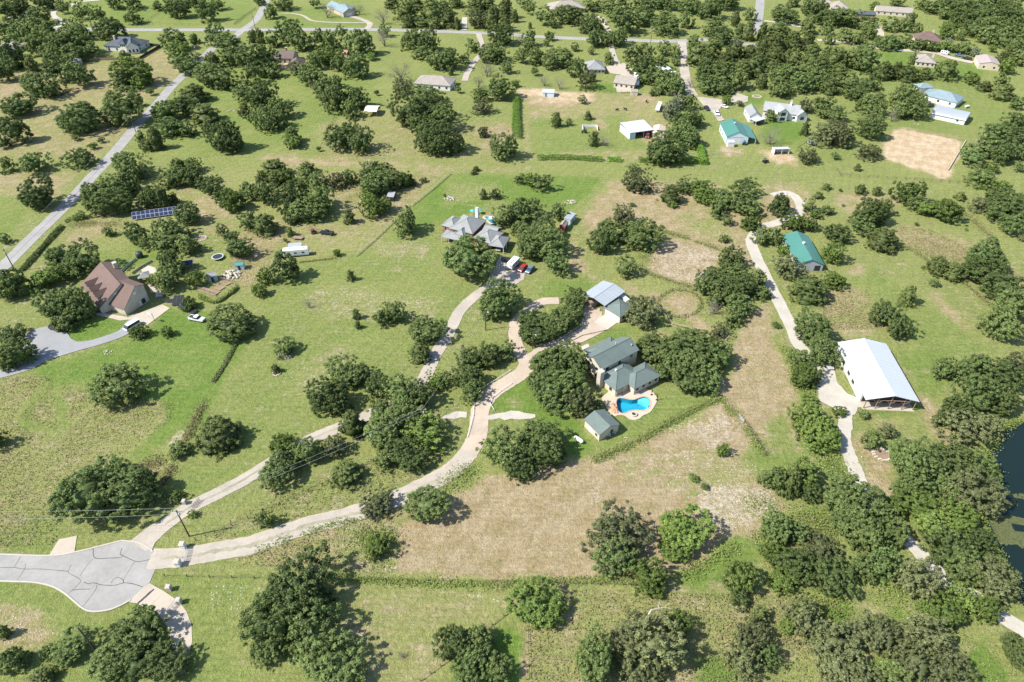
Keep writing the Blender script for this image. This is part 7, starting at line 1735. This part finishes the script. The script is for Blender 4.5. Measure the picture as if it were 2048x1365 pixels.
WEEDS = [
 ([(2060,838),(2030,845),(2008,857),(1990,878),(1975,905),(1980,925),(1990,950),(1992,980),(1970,1005),(1964,1032),(1972,1066),(1985,1092),(2008,1128),(2024,1160),(2028,1196),(2050,1212)], None, 2.4, 1.1, 60, 'W'),
 ([(650,960),(830,880),(1000,805),(1200,690),(1380,592),(1560,500),(1690,465)], t22, 2.2, .9, 90, 'W'),
 ([(1340,505),(1480,450),(1700,330),(2000,180)], t23, 2.6, .8, 70, 'W'),
 ([(450,165),(620,110),(830,70)], t13, 1.8, .6, 40, 'W'),
 ([(0,330),(200,240),(450,170)], t13, 2.0, .5, 30, 'W'),
 ([(600,520),(800,540),(1150,568),(1700,588),(2040,590)], t13, 1.8, .6, 50, 'W'),
 ([(0,575),(400,560),(960,548)], t23, 1.6, .6, 40, 'W'),
 ([(1170,480),(1400,545),(1650,635)], t21, 2.6, .8, 60, 'W'),
 ([(1010,750),(1120,835),(1260,880),(1430,940)], t21, 2.6, .8, 60, 'W'),
 ([(1030,690),(1090,710)], t21, 5, 1.2, 120, 'W'),
 ([(x*4-4096, (y-341)*4) for x, y in ell(1358,609,44,27,20)]+[(1512,1072)], t21, 2.2, .6, 18, 'W'),
 ([(1690,500),(1800,610)], t22, 3, .8, 70, 'W'),
 ([(1860,680),(1940,800),(2030,920)], t22, 3, .7, 60, 'W'),
 ([(120,60),(190,180),(230,330),(330,460)], t32, 3.5, 1.1, 60, 'W'),
 ([(440,850),(500,980),(540,1100)], t32, 6, 1.0, 120, 'W'),
 ([(1500,1180),(1650,1080),(1720,1010)], t12, 4, .8, 90, 'W'),
 ([(860,150),(900,250),(960,300),(1050,250),(1040,160)], t13, 4, .9, 120, 'W'),
 ([(1900,1330),(2040,1250)], t22, 5, .8, 60, 'W'),
 ([(900,640),(1100,560)], t33, 9, 1.3, 160, 'W'),
 ([(250,720),(420,760),(600,700)], t33, 7, 1.2, 120, 'W'),
 ([(200,20),(400,120),(520,60)], t33, 7, 1.2, 120, 'W'),
 ([(1900,260),(1990,300),(2040,200)], t32, 5, 1, 50, 'W'),
 ([(1640,480),(1560,640),(1480,800)], t02, 2.2, .9, 70, 'T'),
 ([(1400,980),(1340,1080),(1300,1160)], t02, 2.4, .8, 90, 'T'),
 ([(1020,1080),(1130,1010),(1270,970)], t02, 3.6, .9, 140, 'T'),
 ([(350,740),(500,720),(640,705)], t11, 1.2, .5, 30, 'T'),
 ([(560,430),(760,430),(950,430)], t01, 5, .5, 60, 'T'),
 ([(1560,330),(1680,440),(1800,560)], t31, 3, .6, 30, 'T'),
 ([(1080,600),(1300,740),(1560,900),(1800,1100)], t31, 1.6, .6, 30, 'T'),
]
cl = {'W': [], 'T': []}
for pts, t, w, h, dens, kind in WEEDS:
    p, _ = strip_cloud(pts, t, w, h, dens, .2); cl[kind].append(p)
p = np.concatenate(cl['W']); V, F_, tt = leaf_cloud(p, .2, .6)
tag(link(bpy.data.objects.new('weeds', tinted('weeds', V, F_, tt, LEAF['W']))), 'leafy green weeds growing along fences and drives', 'weeds', kind='stuff')
def tufts(poly, n, hmin, hmax):
    P = W2(poly); xs = [q[0] for q in P]; ys = [q[1] for q in P]
    x = RNG.uniform(min(xs), max(xs), n*3); y = RNG.uniform(min(ys), max(ys), n*3)
    k = inside(x, y, P) & (RNG.random(n*3) < .25 + 1.0*vnoise(x, y, .12, 41)); x, y = x[k][:n], y[k][:n]
    return x, y, RNG.uniform(hmin, hmax, len(x))
TG = [([(-60,762),(90,752),(130,770),(200,790),(350,806),(340,840),(250,910),(180,945),(130,1000),(110,1090),(-60,1100)], 9000, .35, .8),
      ([(1052,1178),(1700,1196),(1600,1300),(1450,1420),(1060,1420)], 7000, .4, .9),
      ([(1520,1130),(1600,1020),(1680,1050),(1640,1180)], 2500, .4, .8),
      ([(470,1100),(640,1055),(790,1020),(790,1150),(480,1130)], 2000, .2, .45),
      ([(1780,450),(1860,460),(2060,560),(1980,540),(1830,510)], 3000, .4, .8),
      ([(1620,570),(1735,580),(1790,660),(1650,660)], 2600, .3, .7),
      ([(-60,170),(200,125),(390,115),(300,200),(225,300),(-60,345)], 7000, .4, .9),
      ([(480,470),(570,440),(570,480),(500,580),(440,570)], 1600, .4, .8),
      ([(560,350),(880,350),(780,440),(660,400)], 3000, .4, .9),
      ([(640,240),(1010,240),(1030,320),(640,325)], 3500, .3, .7),
      ([(1560,1190),(2040,1290),(2040,1400),(1500,1400)], 3000, .3, .7),
      ([(400,1075),(560,985),(860,880),(900,920),(830,975),(500,1082)], 3000, .2, .5)]
X_, Y_, H_ = [np.concatenate(a) for a in zip(*[tufts(*g) for g in TG])]
DRIVE = W2([(300,1118),(370,1114),(430,1103),(500,1090),(560,1070),(620,1050),(690,1033),(760,1010),(820,985),(880,955),(915,930),(940,900),(955,870)])
DRIVE2 = W2([(330,1050),(380,1015),(440,985),(500,953),(560,915),(620,880),(680,855)])
for ln, hw in (([(440,310),(470,540),(520,720)], 1.0), ([(385,335),(130,590)], .8), ([(130,640),(320,710),(500,750)], 1.0), ([(530,710),(800,440)], .8), ([(470,530),(510,530)], 2.2), (DRIVE, 3.2), (DRIVE2, 2.6)):
    k = linedist(X_, Y_, ln if ln is DRIVE or ln is DRIVE2 else W2(ln, t02)) > hw; X_, Y_, H_ = X_[k], Y_[k], H_[k]

n = len(X_)
Vt, Ft, tt = leaf_cloud(np.stack([X_, Y_, H_*RNG.uniform(.25, .8, n)], -1), .20, .6)
Ft = np.concatenate([Ft[:, [0,1,2]], Ft[:, [0,2,3]]])
p = np.concatenate(cl['T']); V2, F2, t2 = leaf_cloud(p, .22, .45)
F2 = np.concatenate([F2[:, [0,1,2]], F2[:, [0,2,3]]])
Vall = np.concatenate([Vt, V2]); Fall = np.concatenate([Ft, F2+len(Vt)]); tall = np.concatenate([tt, t2])
tag(link(bpy.data.objects.new('grass', tinted('grass', Vall, Fall, tall, LEAF['T']))), 'tall dry and green grass in the uncut meadows', 'grass', kind='stuff')
# loose limestone on the thin soils
SG = [([(1400,970),(1540,980),(1560,1030),(1450,1065),(1390,1020)], 900), ([(1330,855),(1440,825),(1475,840),(1400,885)], 500), ([(600,590),(880,590),(860,650),(650,640)], 500),
      ([(740,485),(860,490),(850,515),(760,515)], 260), ([(560,760),(650,690),(720,700),(640,800)], 260), ([(1200,920),(1440,895),(1560,950),(1380,1000)], 500), ([(680,1020),(800,1050),(800,1150),(690,1140)], 300),
      ([(1590,880),(1690,870),(1780,990),(1700,1000)], 260), ([(1600,560),(1640,600),(1660,660),(1600,650)], 160), ([(0,1200),(100,1230),(130,1270),(0,1290)], 160), ([(0,345),(140,350),(100,400),(0,400)], 160),
      ([(1010,1200),(900,1190),(960,1190),(1000,1210)], 60), ([(420,1160),(540,1170),(500,1240),(420,1220)], 120), ([(870,350),(1100,360),(1000,400),(890,410)], 160)]
rv, rf, k0 = [], [], 0
for poly, nn_ in SG:
    P = W2(poly); xs = [q[0] for q in P]; ys = [q[1] for q in P]
    x = RNG.uniform(min(xs), max(xs), nn_*2); y = RNG.uniform(min(ys), max(ys), nn_*2); k = inside(x, y, P)
    for px_, py_ in zip(x[k][:nn_], y[k][:nn_]):
        s = .06 + .16*RNG.random()**2; a = RNG.uniform(.6, 1.3, 6)
        rv += [(px_+s*a[0], py_, .02), (px_, py_+s*a[1], .02), (px_-s*a[2], py_, .02), (px_, py_-s*a[3], .02), (px_, py_, s*.8)]
        rf += [(k0,k0+1,k0+4),(k0+1,k0+2,k0+4),(k0+2,k0+3,k0+4),(k0+3,k0,k0+4)]; k0 += 5
tag(link(bpy.data.objects.new('gravel', np_mesh('gravel', rv, rf, M_ROCK))), 'loose pale limestone lying on the thin dry soil', 'stones', kind='stuff')
# floating weed on the pond
P = W2([(1978,1040),(2015,1030),(2060,1040),(2060,1090),(2035,1100),(2000,1085)]); xs = [q[0] for q in P]; ys = [q[1] for q in P]
x = RNG.uniform(min(xs), max(xs), 5000); y = RNG.uniform(min(ys), max(ys), 5000); k = inside(x, y, P) & (vnoise(x, y, .35, 51) > .45)
P = W2([(1985,985),(2060,975),(2060,1010),(2030,1020),(2000,1015)]); x2 = RNG.uniform(min(q[0] for q in P), max(q[0] for q in P), 1500); y2 = RNG.uniform(min(q[1] for q in P), max(q[1] for q in P), 1500); k2 = inside(x2, y2, P) & (vnoise(x2, y2, .4, 52) > .6)
x, y = np.concatenate([x[k], x2[k2]]), np.concatenate([y[k], y2[k2]])
V, F_, tt = leaf_cloud(np.stack([x, y, np.full(len(x), -.13)], -1), .28, 6)
tag(link(bpy.data.objects.new('pond_weed', tinted('pond_weed', V, F_, tt, LEAF['Y']))), 'pale green weed floating on the pond', 'pond weed', kind='stuff')
# fallen grey branch above the lower oak thicket
root = tag(empty('fallen_branch', gp(1300,1237)), 'bleached fallen branch in the tall grass above the grey-green thicket', 'branch')
def limb(p, q, r, r2): mb = MB(); mb.bar(p, q, r, 6, r2); mb.build('limb', mat('bleached_wood', (.48,.44,.38), .9, .15), root)
limb((-1.5,-1.6,2.6), (0,.4,2.9), .22, .16); limb((0,.4,2.9), (3.2,1.4,2.2), .16, .08); limb((3.2,1.4,2.2), (4.6,2.6,2.0), .08, .03); limb((1.6,.9,2.6), (2.2,2.6,2.6), .08, .03); limb((3.2,1.4,2.2), (5.0,1.2,1.8), .07, .03); limb((-1.5,-1.6,0), (-1.5,-1.6,2.6), .25, .22)

# ------------------------------------------------------------------ what sets each tree apart
MARKS = [('the swimming pool', 1250, 810), ('the pool shed', 1203, 850), ('the green-roofed house', 1240, 735), ('the pyramid-roofed garage', 1232, 620), ('the silver-roofed barn', 1205, 585),
 ('the sandy paddock', 1365, 520), ('the round pen', 1358, 609), ('the big white barn', 1752, 740), ('the long teal-roofed house', 1605, 500), ('the pond', 2010, 990), ('the turning circle', 225, 1150),
 ('the two white gate pillars', 363, 1112), ('the lower concrete drive', 360, 1270), ('the stone house', 235, 590), ('the long solar array', 310, 432), ('the trampoline', 436, 517), ('the vegetable garden', 435, 585),
 ('the grey asphalt lot', 100, 690), ('the dry meadow', 130, 870), ('the white camper', 595, 508), ('the dark pickup', 655, 470), ('the brick house', 945, 470), ('the grey carport', 1000, 490),
 ('the red shed', 1128, 450), ('the pale wooden fence', 800, 430), ('the white gravel spur', 1035, 832), ('the brown mown field', 1000, 1060), ('the rocky patch', 1480, 1015), ('the lower fence line', 900, 1160),
 ('the bright green lawn', 960, 1320), ('the fallen branch', 1310, 1225), ('the riverside track', 1880, 1150), ('the gravel road bend', 1560, 430), ('the sand arena', 1845, 305), ('the teal horse barn', 1475, 265),
 ('the white cross-gabled house', 1570, 220), ('the blue-roofed house', 1885, 190), ('the curved-roof shed', 1900, 235), ('the tan workshop', 1975, 122), ('the taupe hip roof', 1850, 112), ('the red-brown hipped house', 1855, 72),
 ('the dark blue barn roof', 1733, 32), ('the long grey roof', 1790, 22), ('the white equipment shed', 1290, 262), ('the patio house', 1248, 165), ('the grey hip-roofed house', 1190, 132), ('the orange soil', 1110, 187),
 ('the pale blue shelter', 1340, 133), ('the cross street', 1100, 76), ('the cream shelter', 740, 220), ('the pale taupe-roofed house', 868, 160), ('the dark brown roof', 570, 115), ('the charcoal-roofed house', 248, 88),
 ('the street junction', 490, 58), ('the upper street', 340, 178), ('the left street end', 60, 480), ('the blue-grey roofed house', 690, 22), ('the top edge house', 1137, 10), ('the grey roof at the edge', 20, 92),
 ('the small pale cabin', 146, 121), ('the mown strip', 700, 335), ('the stone terrace', 290, 535), ('the drive loop', 1075, 650), ('the leafless tree on the field', 617, 605), ('the pink drive bend', 955, 800),
 ('the thicket pole', 849, 850), ('the right road', 1518, 20), ('the paddock back fence', 1350, 400), ('the far right woods', 2000, 60), ('the garden solar panels', 362, 605), ('the worn pasture track', 1480, 850)]
groups = {}
for e in TREE_LIST:
    root, px, py, w, k, R, Hh = e
    best = min(MARKS, key=lambda m: math.hypot((m[1]-px)*(1+600/(py+460)), (m[2]-py)*(1.4+900/(py+460))))
    dx, dy = px-best[1], (py-best[2])*1.8
    side = ('right of' if dx > 0 else 'left of') if abs(dx) > abs(dy) else ('below' if dy > 0 else 'above')
    groups.setdefault((best[0], side, k), []).append((math.hypot(dx, dy), e))
ORD = ['nearest', 'second nearest', 'third nearest', 'fourth nearest', 'fifth nearest', 'sixth nearest', 'seventh nearest', 'eighth nearest', 'ninth nearest', 'tenth nearest', 'eleventh nearest', 'twelfth nearest']
ORD += ['%dth nearest' % i for i in range(13, 60)]
for (mk, side, k), L_ in groups.items():
    L_.sort(key=lambda q: q[0])
    for i, (d, (root, px, py, w, kk, R, Hh)) in enumerate(L_):
        name, desc, cat, grp = KINDS[k]
        size = 'large' if R > 6.5 else 'small' if R < 3 else 'medium'
        if k == 'B': size = 'little'
        lab = '%s %s %s %s' % (size, desc, side, mk) + ('' if len(L_) == 1 else ', %s one' % ORD[i])
        tag(root, lab, cat, grp)
